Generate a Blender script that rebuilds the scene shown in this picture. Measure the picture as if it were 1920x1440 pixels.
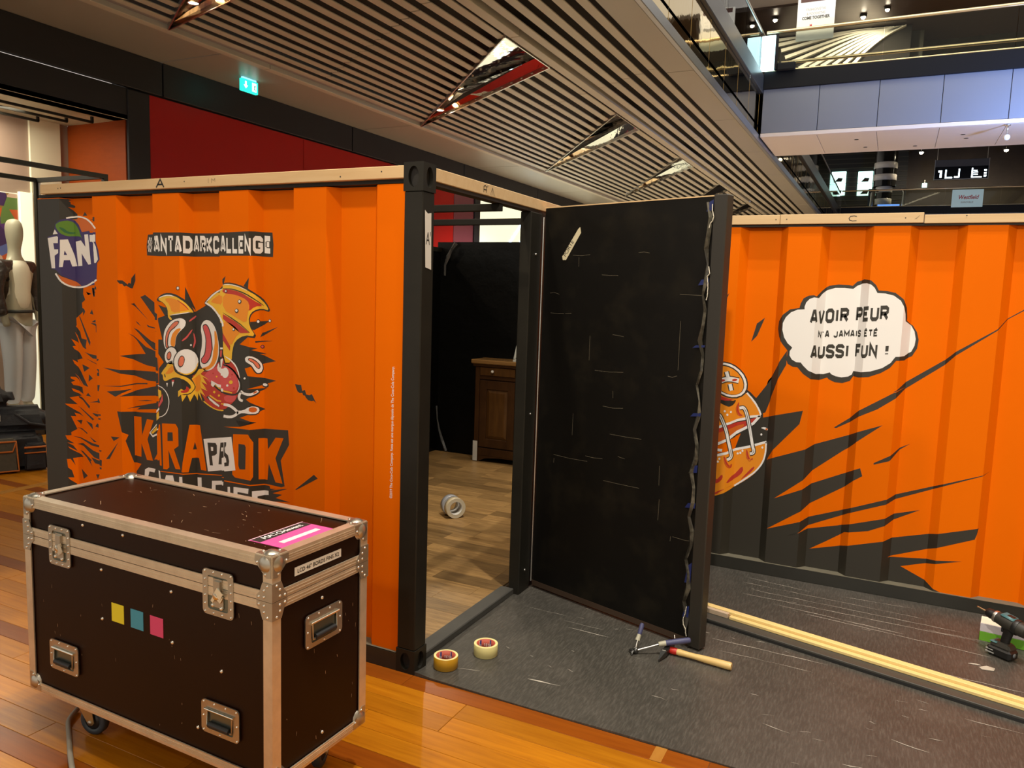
import bpy, bmesh, math, random
from mathutils import Vector, Matrix
from mathutils.geometry import tessellate_polygon
PI = math.pi
random.seed(7)
scene = bpy.context.scene
for o in list(bpy.data.objects):
    bpy.data.objects.remove(o)
COL = scene.collection

# ------------------------------------------------------------------ camera
# metres; X runs along the orange front wall, Y into the depth, Z up; eye height 1.55 m
cam_d = bpy.data.cameras.new('camera')
cam_d.sensor_fit = 'HORIZONTAL'
cam_d.sensor_width = 36.0
cam_d.lens = 1447.9 / 1920 * 36.0
cam_d.clip_start = 0.05
cam_d.clip_end = 200
cam = bpy.data.objects.new('camera', cam_d)
COL.objects.link(cam)
def aim(yaw, pitch, roll, loc):
    cy, sy, cp, sp = math.cos(yaw), math.sin(yaw), math.cos(pitch), math.sin(pitch)
    f = Vector((-sy * cp, cy * cp, sp)); r = Vector((cy, sy, 0)); u = r.cross(f)
    c, s = math.cos(roll), math.sin(roll)
    r2 = c * r + s * u; u2 = -s * r + c * u
    m = Matrix((( r2.x, u2.x, -f.x, loc[0]), (r2.y, u2.y, -f.y, loc[1]), (r2.z, u2.z, -f.z, loc[2]), (0, 0, 0, 1)))
    cam.matrix_world = m
aim(math.radians(26.163), math.radians(-6.522), math.radians(1.876), (1.6433, -2.5260, 1.55))
scene.camera = cam

# ------------------------------------------------------------------ world and large lights
world = bpy.data.worlds.new('world'); scene.world = world
world.use_nodes = True
bg = world.node_tree.nodes['Background']
bg.inputs[0].default_value = (1.0, 0.91, 0.80, 1)
bg.inputs[1].default_value = 0.82

def add_light(name, kind, loc, energy, color, target=None, **kw):
    d = bpy.data.lights.new(name, kind)
    d.energy = energy; d.color = color
    for k, v in kw.items():
        setattr(d, k, v)
    o = bpy.data.objects.new(name, d); COL.objects.link(o)
    o.location = loc
    if target is not None:
        o.rotation_euler = (Vector(target) - Vector(loc)).to_track_quat('-Z', 'Y').to_euler()
    return o
WARM = (1.0, 0.84, 0.62)
NEUT = (1.0, 0.91, 0.78)
# soft glow of the glazed roof high over the open hall, and two spotlights under it
add_light('atrium_roof_light', 'AREA', (3.6, 1.0, 11.0), 150, NEUT, (3.6, 1.0, 0), shape='RECTANGLE', size=6, size_y=16)
add_light('roof_spotlight', 'SPOT', (2.3, -0.7, 10.0), 1700, (1.0, 0.93, 0.83), (1.0, 0.3, 0), spot_size=0.9, spot_blend=0.6, shadow_soft_size=0.08)
add_light('roof_spotlight', 'SPOT', (1.5, -0.1, 10.0), 1300, (1.0, 0.93, 0.83), (1.3, 0.6, 0), spot_size=0.9, spot_blend=0.6, shadow_soft_size=0.08)
# unseen spots: one at the flat ceiling edge, then two added as fill
add_light('unseen_front_spot', 'SPOT', (-0.48, -1.25, 3.97), 140, WARM, (-0.75, -0.6, 0), spot_size=2.5, spot_blend=0.6, shadow_soft_size=0.07)
add_light('unseen_front_spot', 'SPOT', (-0.62, -4.6, 3.97), 60, WARM, (-0.7, -3.0, 0), spot_size=2.5, spot_blend=0.6, shadow_soft_size=0.07)  # added fill from behind the camera for the case front
add_light('unseen_front_spot', 'SPOT', (2.0, -5.2, 4.6), 800, NEUT, (1.75, 1.98, 0.95), spot_size=0.80, spot_blend=0.8, shadow_soft_size=0.08)  # added to brighten the right container wall

vs = scene.view_settings
vs.view_transform = 'Standard'
vs.look = 'None'
vs.gamma = 1.0
vs.use_curve_mapping = False
vs.exposure = 0.0

# ------------------------------------------------------------------ materials
MATS = {}
def mat(name, color=(0.5, 0.5, 0.5), rough=0.5, metal=0.0, spec=0.5, noise=None, bump=None, emit=None, coat=0.0,
        vary=0.0, axis=None, alpha=None, trans=0.0):
    """procedural Principled material; noise=(scale, second colour, amount), bump=(scale, strength), vary=per-object lightness jitter"""
    if name in MATS:
        return MATS[name]
    m = bpy.data.materials.new(name); m.use_nodes = True
    nt = m.node_tree; N = nt.nodes; L = nt.links
    b = N['Principled BSDF']
    b.inputs['Roughness'].default_value = rough
    b.inputs['Metallic'].default_value = metal
    b.inputs['Specular IOR Level'].default_value = spec
    b.inputs['Coat Weight'].default_value = coat
    b.inputs['Transmission Weight'].default_value = trans
    col = N.new('ShaderNodeRGB'); col.outputs[0].default_value = (*color, 1)
    out = col.outputs[0]
    tc = N.new('ShaderNodeTexCoord'); vec = tc.outputs['Object']
    if axis is not None:
        mp = N.new('ShaderNodeMapping'); mp.inputs['Scale'].default_value = axis
        L.new(vec, mp.inputs['Vector']); vec = mp.outputs[0]
    if vary:
        oi = N.new('ShaderNodeObjectInfo')
        wn = N.new('ShaderNodeVectorMath'); wn.operation = 'ADD'
        cb = N.new('ShaderNodeCombineXYZ'); mu = N.new('ShaderNodeMath'); mu.operation = 'MULTIPLY'; mu.inputs[1].default_value = 37.0
        L.new(oi.outputs['Random'], mu.inputs[0]); L.new(mu.outputs[0], cb.inputs[0]); L.new(mu.outputs[0], cb.inputs[1])
        L.new(vec, wn.inputs[0]); L.new(cb.outputs[0], wn.inputs[1]); vec = wn.outputs[0]
    if noise:
        nz = N.new('ShaderNodeTexNoise'); nz.inputs['Scale'].default_value = noise[0]; nz.inputs['Detail'].default_value = 6
        nz.inputs['Roughness'].default_value = 0.62
        L.new(vec, nz.inputs['Vector'])
        rp = N.new('ShaderNodeValToRGB')
        lo = noise[3] if len(noise) > 3 else 0.35; hi = noise[4] if len(noise) > 4 else 0.7
        rp.color_ramp.elements[0].position = lo; rp.color_ramp.elements[1].position = hi
        L.new(nz.outputs['Fac'], rp.inputs[0])
        mm = N.new('ShaderNodeMath'); mm.operation = 'MULTIPLY'; mm.inputs[1].default_value = noise[2]
        L.new(rp.outputs[0], mm.inputs[0])
        mx = N.new('ShaderNodeMix'); mx.data_type = 'RGBA'
        L.new(mm.outputs[0], mx.inputs[0]); L.new(out, mx.inputs[6]); mx.inputs[7].default_value = (*noise[1], 1)
        out = mx.outputs[2]
    if vary:
        hs = N.new('ShaderNodeHueSaturation'); hs.inputs['Saturation'].default_value = 1.0
        mr = N.new('ShaderNodeMapRange'); mr.inputs[3].default_value = 1 - vary; mr.inputs[4].default_value = 1 + vary
        L.new(oi.outputs['Random'], mr.inputs[0]); L.new(mr.outputs[0], hs.inputs['Value']); L.new(out, hs.inputs['Color'])
        out = hs.outputs[0]
    L.new(out, b.inputs['Base Color'])
    if bump:
        n2 = N.new('ShaderNodeTexNoise'); n2.inputs['Scale'].default_value = bump[0]; n2.inputs['Detail'].default_value = 4
        L.new(vec, n2.inputs['Vector'])
        bp = N.new('ShaderNodeBump'); bp.inputs['Strength'].default_value = bump[1]
        bp.inputs['Distance'].default_value = bump[2] if len(bump) > 2 else 0.01
        L.new(n2.outputs['Fac'], bp.inputs['Height']); L.new(bp.outputs[0], b.inputs['Normal'])
    if emit:
        b.inputs['Emission Color'].default_value = (*emit[0], 1); b.inputs['Emission Strength'].default_value = emit[1]
    if alpha is not None:
        b.inputs['Alpha'].default_value = alpha
    MATS[name] = m
    return m
def glass_mat(name, tint, refl=0.12, rough=0.02):
    m = bpy.data.materials.new(name); m.use_nodes = True
    nt = m.node_tree; N = nt.nodes; L = nt.links
    N.remove(N['Principled BSDF'])
    t = N.new('ShaderNodeBsdfTransparent'); t.inputs[0].default_value = (*tint, 1)
    g = N.new('ShaderNodeBsdfGlossy'); g.inputs['Roughness'].default_value = rough
    f = N.new('ShaderNodeFresnel'); f.inputs[0].default_value = 1.28
    a = N.new('ShaderNodeMath'); a.operation = 'ADD'; a.inputs[1].default_value = refl; a.use_clamp = True
    mx = N.new('ShaderNodeMixShader')
    L.new(f.outputs[0], a.inputs[0]); L.new(a.outputs[0], mx.inputs[0]); L.new(t.outputs[0], mx.inputs[1]); L.new(g.outputs[0], mx.inputs[2])
    L.new(mx.outputs[0], N['Material Output'].inputs[0])
    MATS[name] = m
    return m

# ------------------------------------------------------------------ mesh helpers
class MB:
    """collects faces, then links them as ONE mesh object"""
    def __init__(s):
        s.v = []; s.f = []; s.mi = []; s.sm = []
    def add(s, vs, fs, mi=0, smooth=False):
        b = len(s.v); s.v += [tuple(p) for p in vs]
        for f in fs:
            s.f.append([b + i for i in f]); s.mi.append(mi); s.sm.append(smooth)
        return s
    def box(s, x0, x1, y0, y1, z0, z1, mi=0):
        v = [(x0, y0, z0), (x1, y0, z0), (x1, y1, z0), (x0, y1, z0), (x0, y0, z1), (x1, y0, z1), (x1, y1, z1), (x0, y1, z1)]
        return s.add(v, [(0, 3, 2, 1), (4, 5, 6, 7), (0, 1, 5, 4), (1, 2, 6, 5), (2, 3, 7, 6), (3, 0, 4, 7)], mi)
    def hexa(s, bottom, top, mi=0):
        n = len(bottom)
        fs = [tuple(range(n - 1, -1, -1)), tuple(range(n, 2 * n))] + [(i, (i + 1) % n, n + (i + 1) % n, n + i) for i in range(n)]
        return s.add(list(bottom) + list(top), fs, mi)
    def cbox(s, x0, x1, y0, y1, z0, z1, c=0.004, mi=0):
        """box with chamfered edges along all 12 edges"""
        c = min(c, (x1 - x0) / 2.1, (y1 - y0) / 2.1, (z1 - z0) / 2.1)
        bm = bmesh.new()
        bmesh.ops.create_cube(bm, size=1)
        for v in bm.verts:
            v.co = Vector(((x0 + x1) / 2 + v.co.x * (x1 - x0), (y0 + y1) / 2 + v.co.y * (y1 - y0), (z0 + z1) / 2 + v.co.z * (z1 - z0)))
        bmesh.ops.bevel(bm, geom=bm.edges[:], offset=c, segments=1, affect='EDGES')
        return s.from_bm(bm, mi)
    def from_bm(s, bm, mi=0, smooth=False):
        bm.verts.index_update()
        s.add([v.co[:] for v in bm.verts], [[v.index for v in f.verts] for f in bm.faces], mi, smooth)
        bm.free()
        return s
    def prism(s, pts, axis, a0, a1, mi=0):
        """2D outline (two other axes, in order) swept along axis 'x','y' or 'z'"""
        def P(p, a):
            return {'x': (a, p[0], p[1]), 'y': (p[0], a, p[1]), 'z': (p[0], p[1], a)}[axis]
        n = len(pts)
        v = [P(p, a0) for p in pts] + [P(p, a1) for p in pts]
        tri = tessellate_polygon([[Vector((p[0], p[1], 0)) for p in pts]])
        fs = [t for t in tri] + [tuple(n + i for i in reversed(t)) for t in tri] + [(i, (i + 1) % n, n + (i + 1) % n, n + i) for i in range(n)]
        return s.add(v, fs, mi)
    def tube(s, path, r, n=10, mi=0, cap=True, closed=False):
        """round bar along a path; r is one radius or one per point"""
        P = [Vector(p) for p in path]; m = len(P)
        R = [r] * m if not hasattr(r, '__len__') else list(r)
        t0 = None; rings = []
        for i in range(m):
            if closed:
                t = (P[(i + 1) % m] - P[i - 1]).normalized()
            else:
                t = (P[min(i + 1, m - 1)] - P[max(i - 1, 0)]).normalized()
            if t0 is None:
                a = Vector((0, 0, 1)) if abs(t.z) < 0.9 else Vector((1, 0, 0))
                u = t.cross(a).normalized()
            else:
                u = (u - t * u.dot(t)).normalized()
            t0 = t; w = t.cross(u)
            rings.append([P[i] + (u * math.cos(2 * PI * k / n) + w * math.sin(2 * PI * k / n)) * R[i] for k in range(n)])
        v = [p for ring in rings for p in ring]; fs = []
        for i in range(m if closed else m - 1):
            j = (i + 1) % m
            for k in range(n):
                fs.append((i * n + k, i * n + (k + 1) % n, j * n + (k + 1) % n, j * n + k))
        s.add(v, fs, mi, True)
        if cap and not closed:
            s.add(rings[0], [tuple(range(n - 1, -1, -1))], mi); s.add(rings[-1], [tuple(range(n))], mi)
        return s
    def lathe(s, prof, origin=(0, 0, 0), axis=(0, 0, 1), n=24, mi=0, smooth=True, closed=False):
        """(radius, height) profile turned about axis"""
        A = Vector(axis).normalized(); O = Vector(origin)
        a = Vector((0, 0, 1)) if abs(A.z) < 0.9 else Vector((1, 0, 0))
        u = A.cross(a).normalized(); w = A.cross(u)
        m = len(prof); v = []
        for (r, h) in prof:
            v += [O + A * h + (u * math.cos(2 * PI * k / n) + w * math.sin(2 * PI * k / n)) * r for k in range(n)]
        fs = []
        for i in range(m if closed else m - 1):
            j = (i + 1) % m
            for k in range(n):
                fs.append((i * n + k, j * n + k, j * n + (k + 1) % n, i * n + (k + 1) % n))
        return s.add(v, fs, mi, smooth)
    def disc(s, c, axis, r, n=24, mi=0):
        A = Vector(axis).normalized(); a = Vector((0, 0, 1)) if abs(A.z) < 0.9 else Vector((1, 0, 0))
        u = A.cross(a).normalized(); w = A.cross(u)
        return s.add([Vector(c) + (u * math.cos(2 * PI * k / n) + w * math.sin(2 * PI * k / n)) * r for k in range(n)], [tuple(range(n))], mi)
    def ball(s, c, r, n=12, mi=0, sc=(1, 1, 1)):
        prof = [(max(1e-4, math.sin(PI * i / n)), -math.cos(PI * i / n)) for i in range(n + 1)]
        b = len(s.v); s.lathe(prof, (0, 0, 0), (0, 0, 1), n * 2, mi)
        for i in range(b, len(s.v)):
            p = s.v[i]; s.v[i] = (c[0] + p[0] * r * sc[0], c[1] + p[1] * r * sc[1], c[2] + p[2] * r * sc[2])
        return s
    def xf(s, M, start=0):
        for i in range(start, len(s.v)):
            s.v[i] = tuple(M @ Vector(s.v[i]))
        return s
    def mesh(s, name, mats):
        me = bpy.data.meshes.new(name)
        me.from_pydata(s.v, [], s.f)
        for m in (mats if isinstance(mats, (list, tuple)) else [mats]):
            me.materials.append(m)
        me.polygons.foreach_set('material_index', s.mi)
        me.polygons.foreach_set('use_smooth', s.sm)
        me.update()
        return me
    def build(s, name, mats, parent=None, **kw):
        return link(name, s.mesh(name, mats), parent, **kw)

def link(name, data, parent=None, label=None, cat=None, group=None, kind=None, loc=None, rot=None):
    o = bpy.data.objects.new(name, data); COL.objects.link(o)
    if parent is not None:
        o.parent = parent
    if loc is not None: o.location = loc
    if rot is not None: o.rotation_euler = rot
    if label: o['label'] = label
    if cat: o['category'] = cat
    if group: o['group'] = group
    if kind: o['kind'] = kind
    return o
def thing(name, label, cat, loc=(0, 0, 0), rz=0, group=None):
    return link(name, None, None, label, cat, group, None, loc, (0, 0, rz))
def auto_smooth(o, ang=35):
    me = o.data
    me.polygons.foreach_set('use_smooth', [True] * len(me.polygons))
    try:
        me.set_sharp_from_angle(angle=math.radians(ang))
    except Exception:
        pass
    return o

# ------------------------------------------------------------------ flat print that follows a folded wall
def clip_poly(poly, keep):
    pass
class Sheet:
    """a printed surface: (s, z) on the unrolled wall -> point in space; folds are the s values of its creases"""
    def __init__(self, prof, normal=(0, -1, 0)):
        self.prof = prof                      # list of (x, y) crease points, left to right
        self.s = [0.0]
        for a, b in zip(prof, prof[1:]):
            self.s.append(self.s[-1] + math.hypot(b[0] - a[0], b[1] - a[1]))
        self.n = Vector(normal)
    def at(self, s, z, lift=0.0):
        S = self.s; P = self.prof
        i = 0
        while i < len(S) - 2 and s > S[i + 1]:
            i += 1
        t = (s - S[i]) / (S[i + 1] - S[i])
        x = P[i][0] + (P[i + 1][0] - P[i][0]) * t; y = P[i][1] + (P[i + 1][1] - P[i][1]) * t
        return (x + self.n.x * lift, y + self.n.y * lift, z + self.n.z * lift)
    def print(self, name, polys, material, parent, layer=1, **kw):
        """polys: list of outlines in (s, z); cut at every crease, then laid on the wall"""
        bm = bmesh.new()
        for poly in polys:
            if len(poly) < 3: continue
            vs = [bm.verts.new((p[0], p[1], 0)) for p in poly]
            for t in tessellate_polygon([[Vector((p[0], p[1], 0)) for p in poly]]):
                try:
                    bm.faces.new([vs[i] for i in t])
                except ValueError:
                    pass
        lo = min((v.co.x for v in bm.verts), default=0); hi = max((v.co.x for v in bm.verts), default=0)
        for sv in self.s[1:-1]:
            if lo < sv < hi:
                bmesh.ops.bisect_plane(bm, geom=bm.verts[:] + bm.edges[:] + bm.faces[:], plane_co=(sv, 0, 0), plane_no=(1, 0, 0), dist=1e-6)
        S0, S1 = self.s[0], self.s[-1]
        for v in bm.verts:
            v.co = Vector(self.at(min(max(v.co.x, S0), S1), v.co.y, 0.00028 * layer))
        bmesh.ops.delete(bm, geom=[f for f in bm.faces if f.calc_area() < 1e-9], context='FACES_ONLY')
        bmesh.ops.recalc_face_normals(bm, faces=bm.faces[:])
        me = bpy.data.meshes.new(name); bm.to_mesh(me); bm.free()
        me.materials.append(material)
        return link(name, me, parent, **kw)

# block capitals drawn as thick strokes: each glyph is a list of polylines in a unit box
GLY = {
 'A': [[(0, 0), (.38, 1), (.62, 1), (1, 0)], [(.2, .3), (.8, .3)]],
 'B': [[(0, 0), (0, 1), (.75, 1), (1, .85), (1, .65), (.8, .52), (0, .52)], [(.8, .52), (1, .38), (1, .15), (.8, 0), (0, 0)]],
 'C': [[(1, .72), (1, .85), (.8, 1), (.2, 1), (0, .85), (0, .15), (.2, 0), (.8, 0), (1, .15), (1, .28)]],
 'D': [[(0, 0), (0, 1), (.7, 1), (1, .8), (1, .2), (.7, 0), (0, 0)]],
 'E': [[(1, 1), (0, 1), (0, 0), (1, 0)], [(0, .52), (.8, .52)]],
 'F': [[(1, 1), (0, 1), (0, 0)], [(0, .5), (.8, .5)]],
 'G': [[(1, .75), (1, .88), (.8, 1), (.2, 1), (0, .85), (0, .15), (.2, 0), (.8, 0), (1, .12), (1, .48), (.55, .48)]],
 'H': [[(0, 0), (0, 1)], [(1, 0), (1, 1)], [(0, .5), (1, .5)]],
 'I': [[(.5, 0), (.5, 1)]],
 'J': [[(.9, 1), (.9, .2), (.7, 0), (.2, 0), (0, .15), (0, .25)]],
 'K': [[(0, 0), (0, 1)], [(1, 1), (.12, .5), (1, 0)]],
 'L': [[(0, 1), (0, 0), (1, 0)]],
 'M': [[(0, 0), (0, 1), (.5, .35), (1, 1), (1, 0)]],
 'N': [[(0, 0), (0, 1), (1, 0), (1, 1)]],
 'O': [[(.25, 0), (0, .18), (0, .82), (.25, 1), (.75, 1), (1, .82), (1, .18), (.75, 0), (.25, 0)]],
 'P': [[(0, 0), (0, 1), (.75, 1), (1, .85), (1, .58), (.75, .42), (0, .42)]],
 'R': [[(0, 0), (0, 1), (.75, 1), (1, .86), (1, .62), (.75, .47), (0, .47)], [(.5, .47), (1, 0)]],
 'S': [[(1, .78), (1, .86), (.8, 1), (.2, 1), (0, .86), (0, .66), (.2, .55), (.8, .46), (1, .34), (1, .14), (.8, 0), (.2, 0), (0, .14), (0, .22)]],
 'T': [[(0, 1), (1, 1)], [(.5, 1), (.5, 0)]],
 'U': [[(0, 1), (0, .18), (.22, 0), (.78, 0), (1, .18), (1, 1)]],
 'V': [[(0, 1), (.42, 0), (.58, 0), (1, 1)]],
 'X': [[(0, 0), (1, 1)], [(0, 1), (1, 0)]],
 'Y': [[(0, 1), (.5, .5), (1, 1)], [(.5, .5), (.5, 0)]],
 '!': [[(.5, 1), (.5, .34)], [(.5, .12), (.5, 0)]],
 '#': [[(.22, 0), (.42, 1)], [(.62, 0), (.82, 1)], [(0, .32), (.95, .32)], [(.08, .68), (1, .68)]],
 "'": [[(.5, 1), (.4, .75)]],
 '/': [[(.3, 1.16), (.75, 1.34)]],
 '1': [[(.1, .75), (.55, 1), (.55, 0)]],
}
def stroke(pts, t):
    """thick polyline -> quads with mitred joints (t = full width)"""
    n = len(pts); out = []
    closed = n > 2 and pts[0] == pts[-1]
    P = [Vector((p[0], p[1])) for p in pts]
    offs = []
    for i in range(n):
        if closed:
            a = P[i - 1] if i > 0 else P[n - 2]; b = P[(i + 1)] if i < n - 1 else P[1]
            d1 = (P[i] - a); d2 = (b - P[i])
        else:
            d1 = (P[i] - P[i - 1]) if i > 0 else (P[1] - P[0]); d2 = (P[i + 1] - P[i]) if i < n - 1 else (P[i] - P[i - 1])
        d1.normalize(); d2.normalize()
        n1 = Vector((-d1.y, d1.x)); n2 = Vector((-d2.y, d2.x))
        m = n1 + n2
        if m.length < 1e-3:
            m = n1
        m.normalize()
        k = max(0.45, m.dot(n1))
        offs.append(m * (t / 2 / k))
    for i in range(n - 1):
        a, b = P[i], P[i + 1]
        out.append([tuple(a + offs[i]), tuple(b + offs[i + 1]), tuple(b - offs[i + 1]), tuple(a - offs[i])])
    return out
def letter(ch, x, y, w, h, t):
    """one block capital whose ink fills the box x..x+w, y..y+h"""
    res = []
    for pl in GLY[ch]:
        pts = [(x + t / 2 + p[0] * (w - t), y + t / 2 + p[1] * (h - t)) for p in pl]
        res += stroke(pts, t)
    return res
def lettering(txt, x, y, w, h, t, gap=0.25, slant=0.0, widths=None):
    """a word from x, y; w is the cell width of one capital"""
    out = []; cx = x
    for ch in txt:
        if ch == ' ':
            cx += w * 0.6; continue
        ww = w * (0.45 if ch in "I!'" else 1.25 if ch == 'M' else 1.0)
        if ch == '/':                      # acute accent over the letter before
            out += letter('/', cx - w * (1 + gap), y, w, h, t); continue
        for q in letter(ch, cx, y, ww, h, t):
            out.append([(p[0] + (p[1] - y) * slant, p[1]) for p in q])
        cx += ww + w * gap
    return out, cx - x - w * gap
def text_mesh(name, txt, size, material, parent, M, bold=0.0, align='LEFT', squeeze=1.0, extrude=0.0, **kw):
    """ordinary sans lettering as a thin flat mesh placed by matrix M (text plane XY)"""
    cu = bpy.data.curves.new(name, 'FONT'); cu.body = txt; cu.size = size; cu.offset = bold; cu.align_x = align; cu.extrude = extrude
    cu.resolution_u = 3
    tmp = bpy.data.objects.new('tmp_text', cu); COL.objects.link(tmp)
    dg = bpy.context.evaluated_depsgraph_get()
    me = bpy.data.meshes.new_from_object(tmp.evaluated_get(dg))
    bpy.data.objects.remove(tmp); bpy.data.curves.remove(cu)
    me.name = name
    me.transform(Matrix.Diagonal((squeeze, 1, 1, 1))); me.transform(M)
    me.materials.clear(); me.materials.append(material)
    return link(name, me, parent, **kw)
def frame_matrix(o, ex, ey, ez=None):
    ex = Vector(ex).normalized(); ey = Vector(ey).normalized(); ez = ex.cross(ey) if ez is None else Vector(ez)
    return Matrix(((ex.x, ey.x, ez.x, o[0]), (ex.y, ey.y, ez.y, o[1]), (ex.z, ey.z, ez.z, o[2]), (0, 0, 0, 1)))

# ------------------------------------------------------------------ shared materials
M_ORANGE = mat('orange_lacquer', (0.80, 0.150, 0.0), rough=0.6, spec=0.05, noise=(1.5, (0.76, 0.138, 0.0), 0.6))
M_PRINTBLACK = mat('print_black', (0.028, 0.024, 0.016), rough=0.5)
M_BLACK = mat('black_steel', (0.013, 0.0115, 0.008), rough=0.5, spec=0.25, noise=(6, (0.019, 0.017, 0.012), 0.7))
M_PINE = mat('planed_pine', (0.66, 0.47, 0.25), rough=0.55, noise=(9, (0.58, 0.38, 0.18), 0.7), axis=(0.25, 3, 3))
M_PINEY = mat('yellow_pine', (0.78, 0.60, 0.24), rough=0.5, noise=(9, (0.70, 0.48, 0.18), 0.7), axis=(0.25, 3, 3))
M_MARK = mat('marker_black', (0.02, 0.018, 0.016), rough=0.6)
M_WHITE = mat('print_white', (0.86, 0.84, 0.81), rough=0.5)
M_SLAT = mat('slat_lacquer', (0.50, 0.475, 0.40), rough=0.5)
M_VOID = mat('ceiling_void', (0.02, 0.018, 0.016), rough=0.9)
M_PANELC = mat('ceiling_panel_paint', (0.34, 0.325, 0.285), rough=0.4, noise=(1.2, (0.31, 0.295, 0.26), 0.6))
M_CHARC = mat('charcoal_cladding', (0.022, 0.022, 0.025), rough=0.45, spec=0.3, noise=(2, (0.029, 0.029, 0.033), 0.5))
M_RED = mat('red_cladding', (0.40, 0.008, 0.006), rough=0.4, spec=0.3)
M_MIRROR = mat('polished_steel', (0.86, 0.84, 0.80), rough=0.03, metal=1.0, bump=(1.1, 0.25, 0.05))
M_MIRRORG = mat('bronze_mirror', (0.60, 0.48, 0.26), rough=0.05, metal=1.0, bump=(1.6, 0.12, 0.05))
M_BRASS = mat('satin_brass_rail', (0.85, 0.70, 0.42), rough=0.28, metal=1.0)
M_STEEL = mat('brushed_steel', (0.62, 0.60, 0.56), rough=0.32, metal=1.0)
M_CREAM = mat('cream_wall', (0.80, 0.74, 0.55), rough=0.6)
M_TAUPE = mat('taupe_wall', (0.36, 0.25, 0.19), rough=0.6)
M_ORWALL = mat('orange_wall', (0.27, 0.045, 0.004), rough=0.5, spec=0.2, noise=(7, (0.22, 0.036, 0.003), 0.7), axis=(1, 1, 4))
M_GLASS = glass_mat('window_glass', (0.88, 0.92, 0.90), 0.0)
M_GLASSD = glass_mat('smoked_glass', (0.80, 0.82, 0.77), 0.0)

# ------------------------------------------------------------------ hall floor
M_BOARD = mat('varnished_board', (0.45, 0.165, 0.006), rough=0.28, spec=0.30, vary=0.13, noise=(6, (0.31, 0.095, 0.003), 0.85), axis=(0.55, 9, 9))
M_STRIP = mat('varnished_border', (0.24, 0.060, 0.004), rough=0.28, spec=0.25, vary=0.15, noise=(6, (0.17, 0.038, 0.003), 0.8), axis=(0.55, 9, 9))
M_CROSS = mat('varnished_cross_strip', (0.42, 0.19, 0.035), rough=0.22, noise=(6, (0.33, 0.13, 0.02), 0.7), axis=(5, 1, 1), spec=0.35)
M_FLOORFAR = mat('varnished_floor_far', (0.62, 0.47, 0.32), rough=0.3, noise=(3, (0.52, 0.37, 0.23), 0.8), axis=(0.4, 4, 1))  # pale tone set so the hidden floor bounces light up to the ceiling
floor = MB().box(-14, 9, -9, 34, -0.06, -0.006).build('floor', M_FLOORFAR, kind='structure')
PLANK = {}
def plank_mesh(L, W, m, key):
    k = (round(L, 3), round(W, 3), key)
    if k not in PLANK:
        PLANK[k] = MB().cbox(0, L, 0, W, -0.012, 0, 0.0012).mesh(key, m)
    return PLANK[k]
rng = random.Random(3)
LENS = [0.9, 1.2, 1.5, 1.8]
def lay_row(x0, x1, y0, w, m, key):
    x = x0 - rng.choice((0, 0.3, 0.6, 0.9))
    while x < x1:
        L = rng.choice(LENS)
        if x + L > x1: L = round(max(x1 - x, 0.2), 2)
        link(key, plank_mesh(L - 0.0012, w - 0.0012, m, key), floor, loc=(x, y0, 0))
        x += L
for k in range(-4, 7):
    yb = k * 0.507                                        # a dark border strip, then four lighter boards
    x1 = 2.6 if yb + 0.507 <= 0.01 else -2.36
    x0 = -3.6 if yb < -0.6 else -6.0
    if yb < -1.1: x0 = -2.6
    if yb + 0.507 <= 0.01:
        lay_row(x0, x1 if k == -1 else 1.2, yb + 0.417, 0.09, M_STRIP, 'border_strip')
        for j in range(4):
            lay_row(x0, x1 if k == -1 else 1.2, yb + j * 0.10425, 0.10425, M_BOARD, 'floor_board')
    else:
        lay_row(x0, x1, yb + 0.417, 0.09, M_STRIP, 'border_strip')
        for j in range(4):
            lay_row(x0, x1, yb + j * 0.10425, 0.10425, M_BOARD, 'floor_board')
MB().box(1.012, 1.052, -0.0900, -0.0012, -0.01, 0.0008).build('cross_strip', M_CROSS, floor)
MB().box(-4.15, -4.06, -0.2, 3.0, -0.01, 0.0008).build('cross_strip', M_CROSS, floor)

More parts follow.
